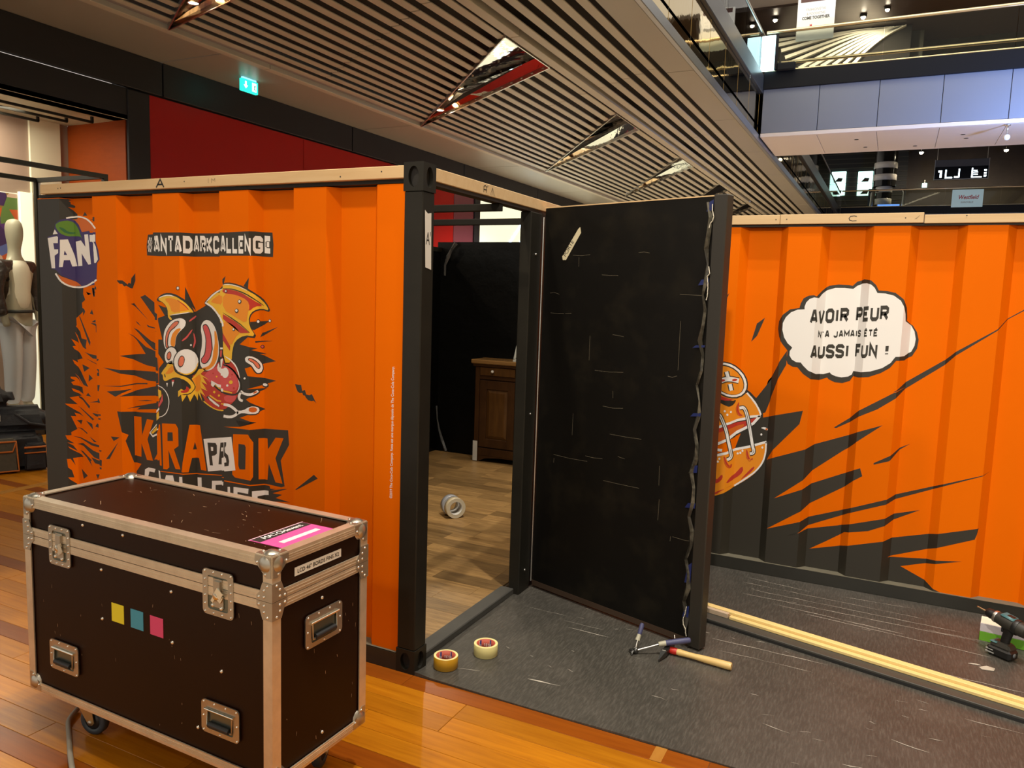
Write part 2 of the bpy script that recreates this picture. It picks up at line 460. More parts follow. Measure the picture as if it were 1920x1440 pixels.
# ------------------------------------------------------------------ black rubber mat before the door
def mat_material():
    m = mat('scuffed_rubber', (0.045, 0.042, 0.036), rough=0.42)
    nt = m.node_tree; N = nt.nodes; L = nt.links; b = N['Principled BSDF']
    tc = N.new('ShaderNodeTexCoord')
    def layer(scale, rot, nscale, lo, hi):
        mp = N.new('ShaderNodeMapping'); mp.inputs['Scale'].default_value = scale; mp.inputs['Rotation'].default_value = (0, 0, rot)
        L.new(tc.outputs['Object'], mp.inputs['Vector'])
        nz = N.new('ShaderNodeTexNoise'); nz.inputs['Scale'].default_value = nscale; nz.inputs['Detail'].default_value = 8; nz.inputs['Roughness'].default_value = 0.65
        L.new(mp.outputs[0], nz.inputs['Vector'])
        r = N.new('ShaderNodeMapRange'); r.inputs[1].default_value = lo; r.inputs[2].default_value = hi; r.clamp = True
        L.new(nz.outputs['Fac'], r.inputs[0]); return r.outputs[0], nz.outputs['Fac']
    grain, gf = layer((11, 1.5, 1), 0.55, 12, 0.46, 0.74)       # short slanting wood-like emboss
    cloud, cf = layer((1, 1, 1), 0, 2.2, 0.45, 0.75)
    line, lf = layer((0.8, 26, 1), 0.06, 2.0, 0.70, 0.78)      # long scrapes
    speck, sf = layer((3, 7, 1), 0.2, 6, 0.70, 0.76)
    def mixc(a, colb, fac, amt):
        mu = N.new('ShaderNodeMath'); mu.operation = 'MULTIPLY'; mu.inputs[1].default_value = amt; L.new(fac, mu.inputs[0])
        mx = N.new('ShaderNodeMix'); mx.data_type = 'RGBA'; L.new(mu.outputs[0], mx.inputs[0]); L.new(a, mx.inputs[6]); mx.inputs[7].default_value = (*colb, 1)
        return mx.outputs[2]
    c = N.new('ShaderNodeRGB'); c.outputs[0].default_value = (0.046, 0.042, 0.034, 1)
    o = mixc(c.outputs[0], (0.085, 0.075, 0.062), cloud, 0.8)
    o = mixc(o, (0.17, 0.155, 0.13), grain, 0.42)
    o = mixc(o, (0.42, 0.39, 0.33), line, 0.6)
    o = mixc(o, (0.34, 0.31, 0.26), speck, 0.6)
    L.new(o, b.inputs['Base Color'])
    bp = N.new('ShaderNodeBump'); bp.inputs['Strength'].default_value = 0.35; bp.inputs['Distance'].default_value = 0.002
    L.new(gf, bp.inputs['Height']); L.new(bp.outputs[0], b.inputs['Normal'])
    return m
M_MAT = mat_material()
M_SCUFF = mat('chalky_scuff', (0.46, 0.42, 0.35), rough=0.8)
mb = MB()
NX, NY = 46, 20
def mat_h(x, y):
    h = 0.0045
    e = math.hypot(x, y)
    if e < 0.12: h += 0.010 * (1 - e / 0.12) ** 2       # lifted corner beside the post
    if y < 0.05: h += 0.0015 * (math.sin(x * 9) + 1) * (1 - y / 0.05)
    return h
vs_ = [(-0.028 + (4.2 + 0.028) * i / NX if j else (4.2 * i / NX), 1.978 * (j / NY) ** 1.5, 0) for j in range(NY + 1) for i in range(NX + 1)]
vs_ = [(max(x, 0.002) if y < 0.105 else x, y, mat_h(x, y)) for x, y, z in vs_]
mb.add(vs_, [(j * (NX + 1) + i, j * (NX + 1) + i + 1, (j + 1) * (NX + 1) + i + 1, (j + 1) * (NX + 1) + i) for j in range(NY) for i in range(NX)])
ne = len(mb.v)
edge = [v for v in vs_[:NX + 1]]
mb.add(edge + [(x, y, 0.0) for x, y, z in edge], [(NX + 1 + i, NX + 2 + i, i + 1, i) for i in range(NX)])
floor_mat = mb.build('floor_mat', M_MAT, label='scuffed black rubber sheet covering the floor in front of the open black door', cat='floor mat')
mb = MB(); r2 = random.Random(11)
def scrape(x0, y0, L, slope, w):
    n = max(3, int(L / 0.05)); top = []; bot = []
    for i in range(n + 1):
        x = x0 + L * i / n; y = y0 + slope * L * i / n + r2.uniform(-0.003, 0.003)
        ww = w * r2.uniform(0.25, 1.0) * (1 if 0 < i < n else 0.2)
        top.append((x, y + ww, 0.0056)); bot.append((x, y - ww, 0.0056))
    mb.add(top + bot, [(i, i + 1, n + 2 + i, n + 1 + i) for i in range(n)])
for (x0, y0, L, sl, w) in [(1.0, 1.88, .35, -.12, .0016), (1.0, 1.79, .9, -.05, .0014), (1.05, 1.70, 1.0, -.04, .002), (1.02, 1.62, 1.1, -.03, .002), (1.2, 1.55, .6, -.10, .0024),
                           (1.35, 1.50, .8, -.10, .002), (1.5, 1.85, .35, .06, .0016), (1.0, .97, .5, -.02, .0022), (1.05, .86, .4, -.01, .0014), (0.1, .86, .22, -.01, .0016),
                           (.33, .80, .2, -.01, .0016), (.37, .74, .22, -.03, .002), (1.55, 1.15, .7, -.06, .0016), (.42, .20, .14, .06, .006), (1.32, .33, .1, -.2, .002), (.9, .32, .06, -.05, .002),
                           (2.05, 1.30, .05, .1, .01), (1.9, 1.6, .3, .0, .0016), (2.0, .75, .2, -.05, .002), (1.75, .45, .12, -.2, .003), (1.6, .2, .08, .1, .003), (.12, .13, .10, .3, .002)]:
    scrape(x0, y0, L, sl, w)
for i in range(70):
    scrape(r2.uniform(0.1, 2.3), r2.uniform(0.05, 1.9), r2.uniform(.012, .05), r2.uniform(-.4, .3), r2.uniform(.0006, .0018))
mb.build('scuff_marks', M_SCUFF, floor_mat, kind='stuff')

# ------------------------------------------------------------------ slatted ceiling
ZC = 4.02
ceiling = MB().box(-5.0, -0.47, -7, 30, ZC + 0.20, ZC + 0.24).build('ceiling', M_VOID, kind='structure')
TRI = [  # tip, near base corner, far base corner (plan)
    ((-4.90, 2.98), (-1.92, 1.10), (-1.92, 2.10)),
    ((-4.90, 7.45), (-1.92, 4.33), (-1.92, 5.38)),
    ((-4.78, 11.75), (-1.92, 7.63), (-1.92, 8.64)),
    ((-4.40, 15.6), (-1.90, 10.94), (-1.90, 11.90)),
    ((-4.2, 19.6), (-1.80, 13.96), (-1.80, 14.95)),
    ((-4.0, 22.9), (-1.75, 17.17), (-1.75, 18.1)),
]
def tri_span(x, T, pad=0.012):
    """depth range a triangle takes out of the slat at x"""
    (tx, ty), (bx, by), (cx, cy) = T
    if x <= tx or x >= bx: return None
    k = (x - tx) / (bx - tx)
    return ty + (by - ty) * k - pad, ty + (cy - ty) * k + pad
SLM = {}
def slat(x, w, y0, y1, name='slat'):
    if y1 - y0 < 0.05: return
    L = round(y1 - y0, 2); k = (w, L)
    if k not in SLM:
        SLM[k] = MB().cbox(-w / 2, w / 2, 0, L, 0, 0.012, 0.003).mesh(name, M_SLAT)
    link(name, SLM[k], ceiling, loc=(x, y0, ZC))
xs = [-4.72 + 0.195 * i for i in range(15)] + [-1.66 + 0.185 * i for i in range(5)]
for x in xs:
    cuts = []
    if x < -1.9:
        for T in TRI:
            s = tri_span(x, T)
            if s: cuts.append(s)
    for k in range(-1, 7):                                # staggered butt joints
        yj = 5.1 - 0.66 * (x + 4.84) + 3.35 * k
        if not any(a - 0.1 < yj < b + 0.1 for a, b in cuts): cuts.append((yj - 0.006, yj + 0.006))
    y = 1.0
    for a, b in sorted(cuts):
        if b < y: continue
        if a > y: slat(x, 0.095, y, min(a, 26))
        y = max(y, b)
        if y > 26: break
    if y < 26: slat(x, 0.095, y, 26)
for (xa, xb, nm) in ((-5.00, -4.90, 'edge_bar'), (-1.88, -1.77, 'middle_bar')):
    y = 1.0
    while y < 26:
        MB().cbox(xa, xb, y, y + 3.34, ZC - 0.02, ZC + 0.05, 0.004).build(nm, M_SLAT, ceiling); y += 3.35
MB().box(-4.87, -4.79, 1.0, 26, ZC + 0.02, ZC + 0.14).build('upstand', mat('grey_upstand', (0.25, 0.23, 0.24), rough=0.3), ceiling)
y = 0.13
while y < 27:                                              # flat panels between slats and shop fronts, and along the open edge
    MB().cbox(-6.02, -5.005, y, y + 3.63, ZC, ZC + 0.05, 0.003).build('flat_panel', M_PANELC, ceiling); y += 3.65
y = 1.2
while y < 27:
    MB().cbox(-0.80, -0.50, y, y + 2.39, ZC - 0.012, ZC + 0.05, 0.003).build('flat_panel', M_PANELC, ceiling); y += 2.4
MB().cbox(-0.495, -0.44, 1.2, 27, ZC - 0.02, ZC + 0.09, 0.006).build('edge_trim', mat('blue_grey_trim', (0.30, 0.33, 0.38), rough=0.3, metal=0.6), ceiling)
M_LAMP = mat('lamp_glow', (1, 0.9, 0.7), emit=((1.0, 0.86, 0.62), 28.0))
NTH = ['nearest the camera at the top edge', 'second from the camera', 'third from the camera', 'fourth from the camera', 'fifth from the camera', 'farthest of all']
M_COPPER = mat('warm_reflector', (0.80, 0.50, 0.26), rough=0.12, metal=1.0, bump=(2, 0.2, 0.03))
for i, T in enumerate(TRI):
    t = thing('ceiling_light', 'mirror-lined triangular light recess in the slatted ceiling, ' + NTH[i], 'ceiling light', (T[0][0], T[0][1], ZC), 0, 'triangular ceiling lights')
    o = Vector((T[0][0], T[0][1], 0)); pts = [Vector((p[0], p[1], 0)) - o for p in T]
    inner = pts
    mb = MB()
    n = 3
    up = [0.05, 0.18, 0.18]
    low = [(p.x, p.y, -0.012) for p in pts]; hi = [(p.x, p.y, up[j]) for j, p in enumerate(pts)]
    mb.add(low + hi, [(j, (j + 1) % 3, 3 + (j + 1) % 3, 3 + j) for j in range(3)])
    mb.build('housing_wall', M_MIRROR, t)
    # rim
    mb = MB(); c = (pts[0] + pts[1] + pts[2]) / 3
    for j in range(3):
        a, b = pts[j], pts[(j + 1) % 3]
        d = (b - a).normalized(); nn = Vector((d.y, -d.x, 0))
        if nn.dot(c - a) > 0: nn = -nn
        q = [a, b, b + nn * 0.012, a + nn * 0.012]
        mb.hexa([(p.x, p.y, -0.02) for p in q], [(p.x, p.y, 0.03) for p in q])
    mb.build('rim', M_STEEL, t)
    def at(k, w, z): # point in the triangle: k from tip to base, w across
        p = pts[0] + (pts[1] - pts[0]) * k * (1 - w) + (pts[2] - pts[0]) * k * w
        return (p.x, p.y, z)
    MB().add([at(0.0, 0, .02), at(.40, 0, .10), at(.40, 1, .163)], [(0, 1, 2)]).build('reflector', M_COPPER, t)
    MB().add([at(.40, 0, .10), at(1, 0, .002), at(1, 1, .157), at(.40, 1, .163)], [(0, 1, 2, 3)]).build('mirror_plate', M_MIRROR, t)
    lp = at(0.24, 0.5, 0.035)
    rr = 0.045 if i == 0 else 0.05
    MB().lathe([(rr + 0.012, -0.012), (rr, -0.012), (rr * 0.9, 0.01)], lp, (0, 0, 1), 20).build('lamp_ring', M_STEEL, t)
    lit = i in (0, 1)
    MB().disc((lp[0], lp[1], lp[2] - 0.006), (0, 0, -1), rr * 0.95, 20).build('lamp', M_LAMP if lit else mat('lamp_off', (0.05, 0.045, 0.04), rough=0.2), t)
    if True:
        add_light('recess_spot', 'SPOT', (T[0][0] + lp[0], T[0][1] + lp[1], ZC - 0.03), 150 if lit else 480, WARM if lit else NEUT, (T[0][0] + lp[0] + 0.3, T[0][1] + lp[1] - 0.2, 0), spot_size=2.4, spot_blend=0.6, shadow_soft_size=0.05)  # spots at the dark lamps are added; their floor bounce lifts the ceiling

for yy in (5.5, 8.5, 11.5, 15, 19):                          # spots added along both ceiling edges; floor bounce brightens the ceiling
    add_light('added_edge_spot', 'SPOT', (-0.65, yy, ZC - 0.03), 80, NEUT, (-0.9, yy, 0), spot_size=2.3, spot_blend=0.6, shadow_soft_size=0.05)
    add_light('added_edge_spot', 'SPOT', (-5.2, yy, ZC - 0.03), 90, NEUT, (-4.6, yy, 0), spot_size=1.5, spot_blend=0.6, shadow_soft_size=0.05)

# green emergency exit sign hanging under the flat ceiling panels
t = thing('exit_sign', 'small glowing green emergency exit sign hanging below the flat ceiling edge', 'exit sign', (-5.5, 4.62, 3.86))
MB().cbox(-0.022, 0.022, -0.13, 0.13, 0.0, 0.14, 0.004).build('lightbox', mat('exit_green', (0.02, 0.42, 0.33), rough=0.4, emit=((0.02, 0.72, 0.55), 1.6)), t)
MB().box(-0.012, 0.012, -0.11, 0.11, 0.14, 0.165).build('hanger', mat('exit_housing', (0.6, 0.7, 0.75), rough=0.3, emit=((0.25, 0.7, 1.0), 1.5)), t)
M_EXW = mat('exit_white', (0.9, 1, 0.95), emit=((0.85, 1.0, 0.95), 2.0))
MB().add([(0.0235, y, z) for y, z in [(-0.07, .03), (-.035, .07), (-.058, .07), (-.058, .115), (-.082, .115), (-.082, .07), (-.105, .07)]], [(0, 1, 2, 5, 6), (2, 3, 4, 5)]).build('arrow', M_EXW, t)
MB().add([(0.0235, y, z) for y, z in [(0.03, .02), (.1, .02), (.1, .12), (.03, .12)]], [(0, 1, 2, 3)]).build('door_symbol', M_EXW, t)
MB().add([(0.0242, y, z) for y, z in [(0.05, .025), (.065, .06), (.06, .08), (.075, .1), (.085, .09), (.075, .06), (.09, .03), (.08, .025), (.068, .045)]], [(0, 1, 8), (1, 2, 5, 8), (2, 3, 4, 5), (5, 6, 7, 8)]).build('running_figure', mat('exit_dark', (0.01, 0.3, 0.22), emit=((0.0, 0.4, 0.3), 0.8)), t)

# ------------------------------------------------------------------ shop fronts along the left side
XF = -6.0
wall_left = MB().box(XF - 0.25, XF - 0.03, 3.36, 26, 0, 4.02).build('wall_left', M_CHARC, kind='structure')
y = -3.0
while y < 26:
    MB().cbox(XF - 0.03, XF + 0.035, y, y + 3.38, 3.655, ZC - 0.002, 0.004).build('fascia_panel', M_CHARC, wall_left); y += 3.4
for y0, y1 in ((-3.0, 0.4), (0.41, 3.63)):
    MB().cbox(XF - 0.2, XF + 0.0, y0, y1, 3.31, 3.645, 0.004).build('lintel', M_CHARC, wall_left)
MB().cbox(XF - 0.25, XF + 0.015, 3.35, 3.625, 0, 3.64, 0.006).build('pillar', M_CHARC, wall_left)
for y0, y1 in ((3.632, 6.14), (6.15, 8.25), (8.26, 10.29)):
    MB().cbox(XF - 0.03, XF, y0, y1, 0.05, 3.64, 0.003).build('red_panel', M_RED, wall_left)
MB().cbox(XF - 0.03, XF + 0.002, 10.30, 11.05, 0.05, 3.64, 0.003).build('mauve_panel', mat('mauve_cladding', (0.20, 0.055, 0.075), rough=0.25), wall_left)
MB().cbox(XF - 0.03, XF + 0.03, 11.06, 11.28, 0, 3.64, 0.004).build('pillar', M_CHARC, wall_left)
# bright shop window seen through the container's roof gap
M_SHOPLIT = mat('lit_shop_wall', (0.85, 0.82, 0.66), rough=0.6, emit=((1.0, 0.94, 0.70), 0.9))
w2 = MB().add([(XF + .031, 11.29, .3), (XF + .031, 17.5, .3), (XF + .031, 17.5, 3.6), (XF + .031, 11.29, 3.6)], [(0, 1, 2, 3)]).build('window_2', M_GLASS, kind='structure')
MB().box(XF - 0.02, XF + 0.024, 11.29, 17.5, 0.3, 3.6).build('lit_back', M_SHOPLIT, w2)
for k, (ya, yb2) in enumerate(((12.1, 13.6), (12.5, 14.2))):
    MB().hexa([(XF + .026, ya + dx, 2.3) for dx in (0, .10)] + [(XF + .03, ya + .1, 2.3)], [(XF + .026, yb2 + dx, 3.5) for dx in (0, .10)] + [(XF + .03, yb2 + .1, 3.5)]).build('light_tube', mat('cool_tube', (0.8, 0.9, 1), emit=((0.65, 0.85, 1.0), 5.0)), w2)
MB().box(XF + .025, XF + .03, 11.3, 17.4, 2.52, 2.56).build('shelf_line', M_CHARC, w2)

# shop window display on the far left
shop = MB().box(-7.15, -7.03, -2.0, 3.36, 0, 3.4).build('wall_display', M_TAUPE, kind='structure')
MB().box(-7.03, -7.0, 2.905, 3.25, 0, 3.31).build('cream_pilaster', M_CREAM, shop)
MB().box(-7.03, XF - 0.26, 3.36, 3.42, 0, 3.31).build('orange_return', M_ORWALL, shop)
MB().box(-7.0, -6.27, 3.345, 3.36, 0, 3.31).build('orange_return', M_ORWALL, shop)
MB().box(-6.27, -6.02, 3.335, 3.349, 0, 3.31).build('orange_return', M_ORWALL, shop)
MB().box(-7.15, XF, -2.0, 3.35, 3.31, 3.36).build('display_soffit', mat('soffit_paint', (0.72, 0.72, 0.55), rough=0.4, noise=(1.5, (0.35, 0.35, 0.27), 0.7)), shop)
for k, x in enumerate((-6.25, -6.5, -6.8)):
    mb = MB(); mb.box(x - .012, x + .012, -1.5, 3.12 - 0.12 * k, 3.24, 3.265); mb.box(x - .012, x + .012, 3.10 - .12 * k, 3.124 - .12 * k, 3.25, 3.31)
    mb.build('track_rail', M_BLACK, shop)
MB().box(-7.15, XF + 0.02, -2.0, 3.35, -0.005, 0.07).build('display_plinth', mat('dark_plinth', (0.03, 0.025, 0.02), rough=0.4), shop)
win = MB().add([(XF, -2, .07), (XF, 2.31, .07), (XF, 2.31, 2.5), (XF, -2, 2.5)], [(0, 1, 2, 3)]).build('window_1', M_GLASS, kind='structure')
MB().box(XF - .02, XF + .02, 2.305, 2.345, 0.0, 2.52).build('window_post', M_BLACK, win)
MB().box(XF - .012, XF + .012, -2, 2.305, 0.0, 0.08).build('window_sill', M_CHARC, win)
MB().box(XF + .021, XF + .03, 2.325, 2.345, 0.0, 2.52).build('post_trim', M_STEEL, win)
t = thing('display_frame', 'thin black metal canopy frame sticking out over the shop window', 'frame', (-5.5, 2.3, 2.52))
for a in ((-.52, .52, -.02, .02), (.48, .52, -2.5, -.02), (-.52, -.48, -2.5, -.02)):
    MB().box(a[0], a[1], a[2] + .03, a[3] + .03, -.02, .02).build('bar', M_BLACK, t)
MB().box(.48, .52, .01, .05, -2.52, -.02).build('post', M_BLACK, t)
add_light('display_light', 'AREA', (-6.5, 1.7, 3.2), 60, (1.0, 0.93, 0.72), (-6.6, 2.0, 0), shape='RECTANGLE', size=0.6, size_y=1.6)
MB().box(-7.03, -6.985, 2.765, 2.90, 0.1, 2.50).build('light_column', mat('lit_column', (0.9, 0.86, 0.68), emit=((1.0, 0.94, 0.72), 0.7)), shop)

# ------------------------------------------------------------------ open hall: upper gallery edge, bridges
M_ALU = mat('pale_panel', (0.20, 0.222, 0.275), rough=0.38, noise=(0.8, (0.185, 0.205, 0.255), 0.6))
M_SOFF = mat('soffit_panel', (0.78, 0.70, 0.64), rough=0.32, noise=(0.8, (0.72, 0.64, 0.58), 0.6))
M_NAVY = mat('dark_beam', (0.007, 0.008, 0.011), rough=0.45, spec=0.2)
gal = thing('gallery_edge', 'bronze mirrored gallery edge with dark beam and glass railing above the slatted ceiling', 'gallery edge', (-0.47, 3, 4.04))
y = -1.6
while y < 25:
    MB().cbox(-0.03, 0.0, y, y + 0.845, 0.02, 0.665, 0.004).build('mirror_panel', M_MIRRORG, gal, loc=(0, 0, 0)); y += 0.855
MB().cbox(-0.06, 0.05, -1.6, 24.6, 0.67, 0.93, 0.008).build('beam', mat('grey_blue_beam', (0.05, 0.056, 0.066), rough=0.3), gal)
y = -1.6
while y < 24:
    MB().box(-0.018, -0.006, y, y + 1.19, 0.93, 1.50).build('glass_pane', M_GLASSD, gal); y += 1.2
MB().tube([(-0.012, -1.6, 1.54), (-0.012, 24.4, 1.54)], 0.024, 10).build('handrail', M_STEEL, gal)

def bridge(yf, depth, x0, x1, label, far=False):
    t = thing('footbridge', label, 'footbridge', (0, yf, 4.06))
    x = x0
    while x < x1 - 0.01:
        w = min(0.80, x1 - x)
        MB().cbox(x + .004, x + w - .004, 0, 0.03, 0.06, 0.70, 0.003).build('fascia_panel', M_ALU, t)
        if not far:
            ys = 0.05
            MB().cbox(x + .003, x + w - .003, ys, depth - .05, 0.0, 0.02, 0.003).build('soffit_panel', M_SOFF, t)
        x += w
    MB().box(x0, x1, 0.03, depth, 0.02, 0.70).build('deck', M_NAVY, t)
    MB().cbox(x0, x1, -0.01, 0.05, 0.0, 0.055, 0.004).build('soffit_lip', M_SOFF, t)
    MB().cbox(x0, x1, depth - .05, depth, 0.0, 0.055, 0.004).build('soffit_lip', M_SOFF, t)
    MB().cbox(x0, x1, -0.03, 0.06, 0.70, 0.95, 0.005).build('beam', M_NAVY, t)
    x = x0
    while x < x1 - 0.01:
        w = min(1.6, x1 - x)
        MB().box(x + .004, x + w - .004, 0.01, 0.022, 0.95, 1.50).build('glass_pane', M_GLASSD, t); x += w
    MB().tube([(x0, 0.016, 0.965), (x1, 0.016, 0.965)], 0.016, 8).build('glass_shoe', M_BRASS, t)
    MB().tube([(x0, 0.016, 1.525), (x1, 0.016, 1.525)], 0.026, 10).build('handrail', M_BRASS, t)
    if not far:
        MB().tube([(x0, depth - .03, 1.525), (x1, depth - .03, 1.525)], 0.026, 10).build('handrail', M_BRASS, t)
        for px, py in ((0.9, .55), (1.0, 1.2), (2.3, .6), (2.36, .9), (1.7, 1.3)):
            MB().lathe([(0.03, -0.004), (0.03, 0.0)], (px, py, 0.0), (0, 0, 1), 12).disc((px, py, -.004), (0, 0, -1), .03, 12).build('sprinkler_plate', M_CHARC, t)
    return t
b1 = bridge(9.95, 1.62, -0.42, 5.6, 'near footbridge with pale metal panels and brass handrail crossing the open hall')
b2 = bridge(27.5, 1.6, -0.4, 8.0, 'far footbridge seen low between the right container and the near bridge', far=True)
# hanging camera under the near bridge
t = thing('dome_camera', 'small ceiling camera on a short stem under the near footbridge', 'camera', (2.79, 10.02, 4.055))
MB().lathe([(0.001, 0), (0.035, 0), (0.035, -0.015), (0.012, -0.02), (0.012, -0.13), (0.03, -0.135)], n=16).build('stem', M_STEEL, t)
MB().ball((0, 0, -0.165), 0.042, 8).build('dome', mat('clear_dome', (0.75, 0.72, 0.66), rough=0.15), t)
# glowing box at the end of the near bridge
t = thing('light_box', 'glowing white and cyan advertising box at the left end of the near footbridge', 'light box', (-0.37, 9.90, 5.01))
MB().cbox(-0.10, 0.10, -0.05, 0.0, 0, 0.50, 0.006).build('screen', mat('cyan_screen', (0.8, 0.95, 1), emit=((0.55, 0.92, 1.0), 3.0)), t)
MB().cbox(0.10, 0.135, -0.06, 0.01, 0, 0.52, 0.004).build('side_frame', M_NAVY, t)
MB().cbox(0.13, 0.40, -0.06, 0.0, -0.02, 0.10, 0.02).build('foot_box', M_NAVY, t)

# upper floor beyond the near bridge
M_BROWN = mat('brown_timber_ceiling', (0.075, 0.048, 0.034), rough=0.35, noise=(2, (0.05, 0.03, 0.02), 0.7), axis=(0.3, 5, 1))
uc = MB().box(-4, 8, 16.0, 36, 8.05, 8.15).build('ceiling_upper', M_BROWN, kind='structure')
MB().box(-4, -0.75, 12.5, 16.0, 8.1, 8.2).build('pale_soffit', M_SOFF, uc)
M_SPOT = mat('spot_glow', (1, .9, .7), emit=((1.0, 0.86, 0.62), 40.0))
def spot(x, y, z, r, where, up=0.0):
    t = thing('spotlight', 'small glowing spotlight ' + where, 'spotlight', (x, y, z))
    MB().lathe([(r * 1.5, 0.0), (r * 1.5, -0.05), (r, -0.05), (r * .9, -0.02)], n=14).build('housing', M_BLACK, t)
    MB().ball((0, 0, -0.05), r, 6).build('bulb', M_SPOT, t)
    add_light('spotlight_lamp', 'SPOT', (x, y, z - .12), 160, WARM, (x - .1, y + .7, z - 1.2), spot_size=2.4, spot_blend=0.6, shadow_soft_size=0.05)
    if up: MB().tube([(0, 0, 0), (0, 0, up)], 0.012, 6).build('stem', M_BLACK, t)
spot(-1.36, 16.6, 8.05, 0.05, 'in the brown ceiling left of the white banner')
spot(0.46, 17.1, 8.05, 0.05, 'in the brown ceiling right of the white banner')
spot(0.95, 16.8, 8.05, 0.045, 'in the brown ceiling farther right of the white banner')
wb = MB().box(-4, 8, 19.5, 19.6, 6.5, 8.05).build('wall_upper', mat('dark_glazed_wall', (0.035, 0.032, 0.018), rough=0.25, noise=(1.2, (0.07, 0.065, 0.035), 0.7), axis=(2, 1, 0.15)), kind='structure')
MB().cbox(1.45, 1.72, 18.6, 19.5, 6.5, 8.05, 0.01).build('pillar', mat('olive_pillar', (0.07, 0.07, 0.05), rough=0.35), wb)
# black and white striped curved screen
ST = [[(-1.52, 7.985), (-1.1, 8.0), (-.9, 8.005)], [(-1.46, 7.87), (-0.61, 7.97), (0.21, 8.01), (0.6, 8.02)], [(-1.39, 7.73), (-0.6, 7.88), (0.22, 7.99), (.8, 8.01)],
      [(-1.29, 7.56), (-0.47, 7.78), (0.33, 7.965), (.95, 8.01)], [(-1.18, 7.42), (-0.41, 7.69), (0.42, 7.935), (1.02, 8.01)], [(-0.95, 7.27), (-0.34, 7.58), (0.5, 7.905), (1.08, 8.005)],
      [(-0.70, 7.27), (-0.2, 7.53), (0.58, 7.88), (1.14, 8.0)], [(-0.44, 7.27), (0.0, 7.53), (0.68, 7.86), (1.18, 8.0)], [(-0.18, 7.27), (0.2, 7.54), (0.78, 7.86), (1.22, 8.0)],
      [(0.06, 7.27), (0.37, 7.54), (0.87, 7.86), (1.26, 8.01)], [(0.27, 7.26), (0.53, 7.56), (0.96, 7.87), (1.33, 8.015)]]
t = thing('striped_screen', 'black screen with fanning curved white stripes behind the near footbridge', 'screen', (0, 18.0, 7.2))
MB().box(-1.75, 1.45, 0.12, 0.18, -1.5, 0.83).build('backing', M_VOID, t)
M_STRIPE = mat('stripe_white', (0.80, 0.77, 0.66), rough=0.5)
for s in ST:
    pts = [Vector((p[0], p[1] - 7.2)) for p in s]
    # smooth the centre line
    for _ in range(2):
        q = [pts[0]]
        for a, b in zip(pts, pts[1:]): q += [a * .75 + b * .25, a * .25 + b * .75]
        pts = q + [pts[-1]]
    n = len(pts); L = []; Rr = []
    ext = pts[0] + (pts[0] - pts[1]).normalized() * (0.0)
    for i, p in enumerate(pts):
        d = (pts[min(i + 1, n - 1)] - pts[max(i - 1, 0)]).normalized(); nn = Vector((-d.y, d.x)); w = 0.042 * (1 - 0.8 * i / (n - 1))
        L.append(p + nn * w); Rr.append(p - nn * w)
    out = [(p.x, p.y) for p in L] + [(p.x, p.y) for p in reversed(Rr)]
    MB().prism(out, 'y', 0.0, 0.11).build('stripe', M_STRIPE, t)
MB().box(-1.75, -1.50, 0.0, 0.115, -1.5, 0.6).build('end_post', M_CHARC, t)
# white banner standing on the near bridge
t = thing('banner', 'white advertising banner about fashionistas hanging over the near footbridge rail', 'banner', (0.24, 10.05, 5.44))
MB().cbox(-0.26, 0.26, 0, 0.012, 0, 0.62, 0.002).build('board', mat('banner_white', (0.80, 0.83, 0.84), rough=0.5, emit=((0.9, 0.95, 1.0), 0.10)), t)
FM = lambda x, z: frame_matrix((x, -0.002, z), (1, 0, 0), (0, 0, 1))
M_GREYTXT = mat('grey_print', (0.36, 0.35, 0.34), rough=0.6)
text_mesh('lettering', 'FASHIONISTAS', 0.052, M_GREYTXT, t, FM(0.0, 0.42), align='CENTER', squeeze=0.8)
text_mesh('lettering', '& FOODISTAS', 0.052, M_GREYTXT, t, FM(0.0, 0.36), align='CENTER', squeeze=0.8)
text_mesh('lettering', 'COME TOGETHER', 0.058, M_MARK, t, FM(0.0, 0.30), bold=0.002, align='CENTER', squeeze=0.8)
text_mesh('lettering', 'M', 0.04, mat('sign_red', (0.55, 0.02, 0.04), rough=0.5), t, FM(-0.06, 0.20), bold=0.002, align='CENTER')
MB().box(-0.22, 0.2, -0.003, 0.0, 0.545, 0.61).build('dark_photo', mat('photo_dark', (0.06, 0.012, 0.015), rough=0.4), t)

# far end of the hall, under the near bridge
wall_far = MB().box(-12, 10, 34, 34.2, 0, 9).build('wall_far', mat('far_brown_wall', (0.06, 0.04, 0.026), rough=0.5, noise=(1.2, (0.1, 0.07, 0.045), 0.7)), kind='structure')
t = thing('shop_front', 'dark ribbed shop front behind the far footbridge with lit panels', 'shop front', (0, 33.2, 4.9))
MB().box(-1.6, 1.6, 0.1, 0.3, 0, 3.2).build('dark_wall', mat('ribbed_dark', (0.02, 0.019, 0.016), rough=0.5), t)
for k in range(16):
    MB().box(-1.6, 1.6, 0.06, 0.1, 0.1 + 0.19 * k, 0.13 + 0.19 * k).build('rib', mat('rib_olive', (0.06, 0.055, 0.04), rough=0.5), t)
M_CYAN = mat('cyan_lightbox', (0.7, 1, 0.95), emit=((0.60, 1.0, 0.90), 2.2))
for xc, z0 in ((0.06, 1.25), (-0.96, 1.28)):
    for zz in (z0, z0 + .5):
        MB().cbox(xc - 0.28, xc + 0.28, 0.0, 0.06, zz, zz + .48, 0.01).build('lit_panel', M_CYAN, t)
        MB().add([(xc + x, -0.004, zz + z) for x, z in [(-.16, .06), (.12, .06), (.16, .2), (-.02, .22), (-.1, .12)]], [(0, 1, 2, 3, 4)]).build('shoe_picture', M_MARK, t)
t = thing('ring_column', 'round column with black and white rings behind the far footbridge', 'column', (0.88, 29.6, 4.9))
zz = 0.0
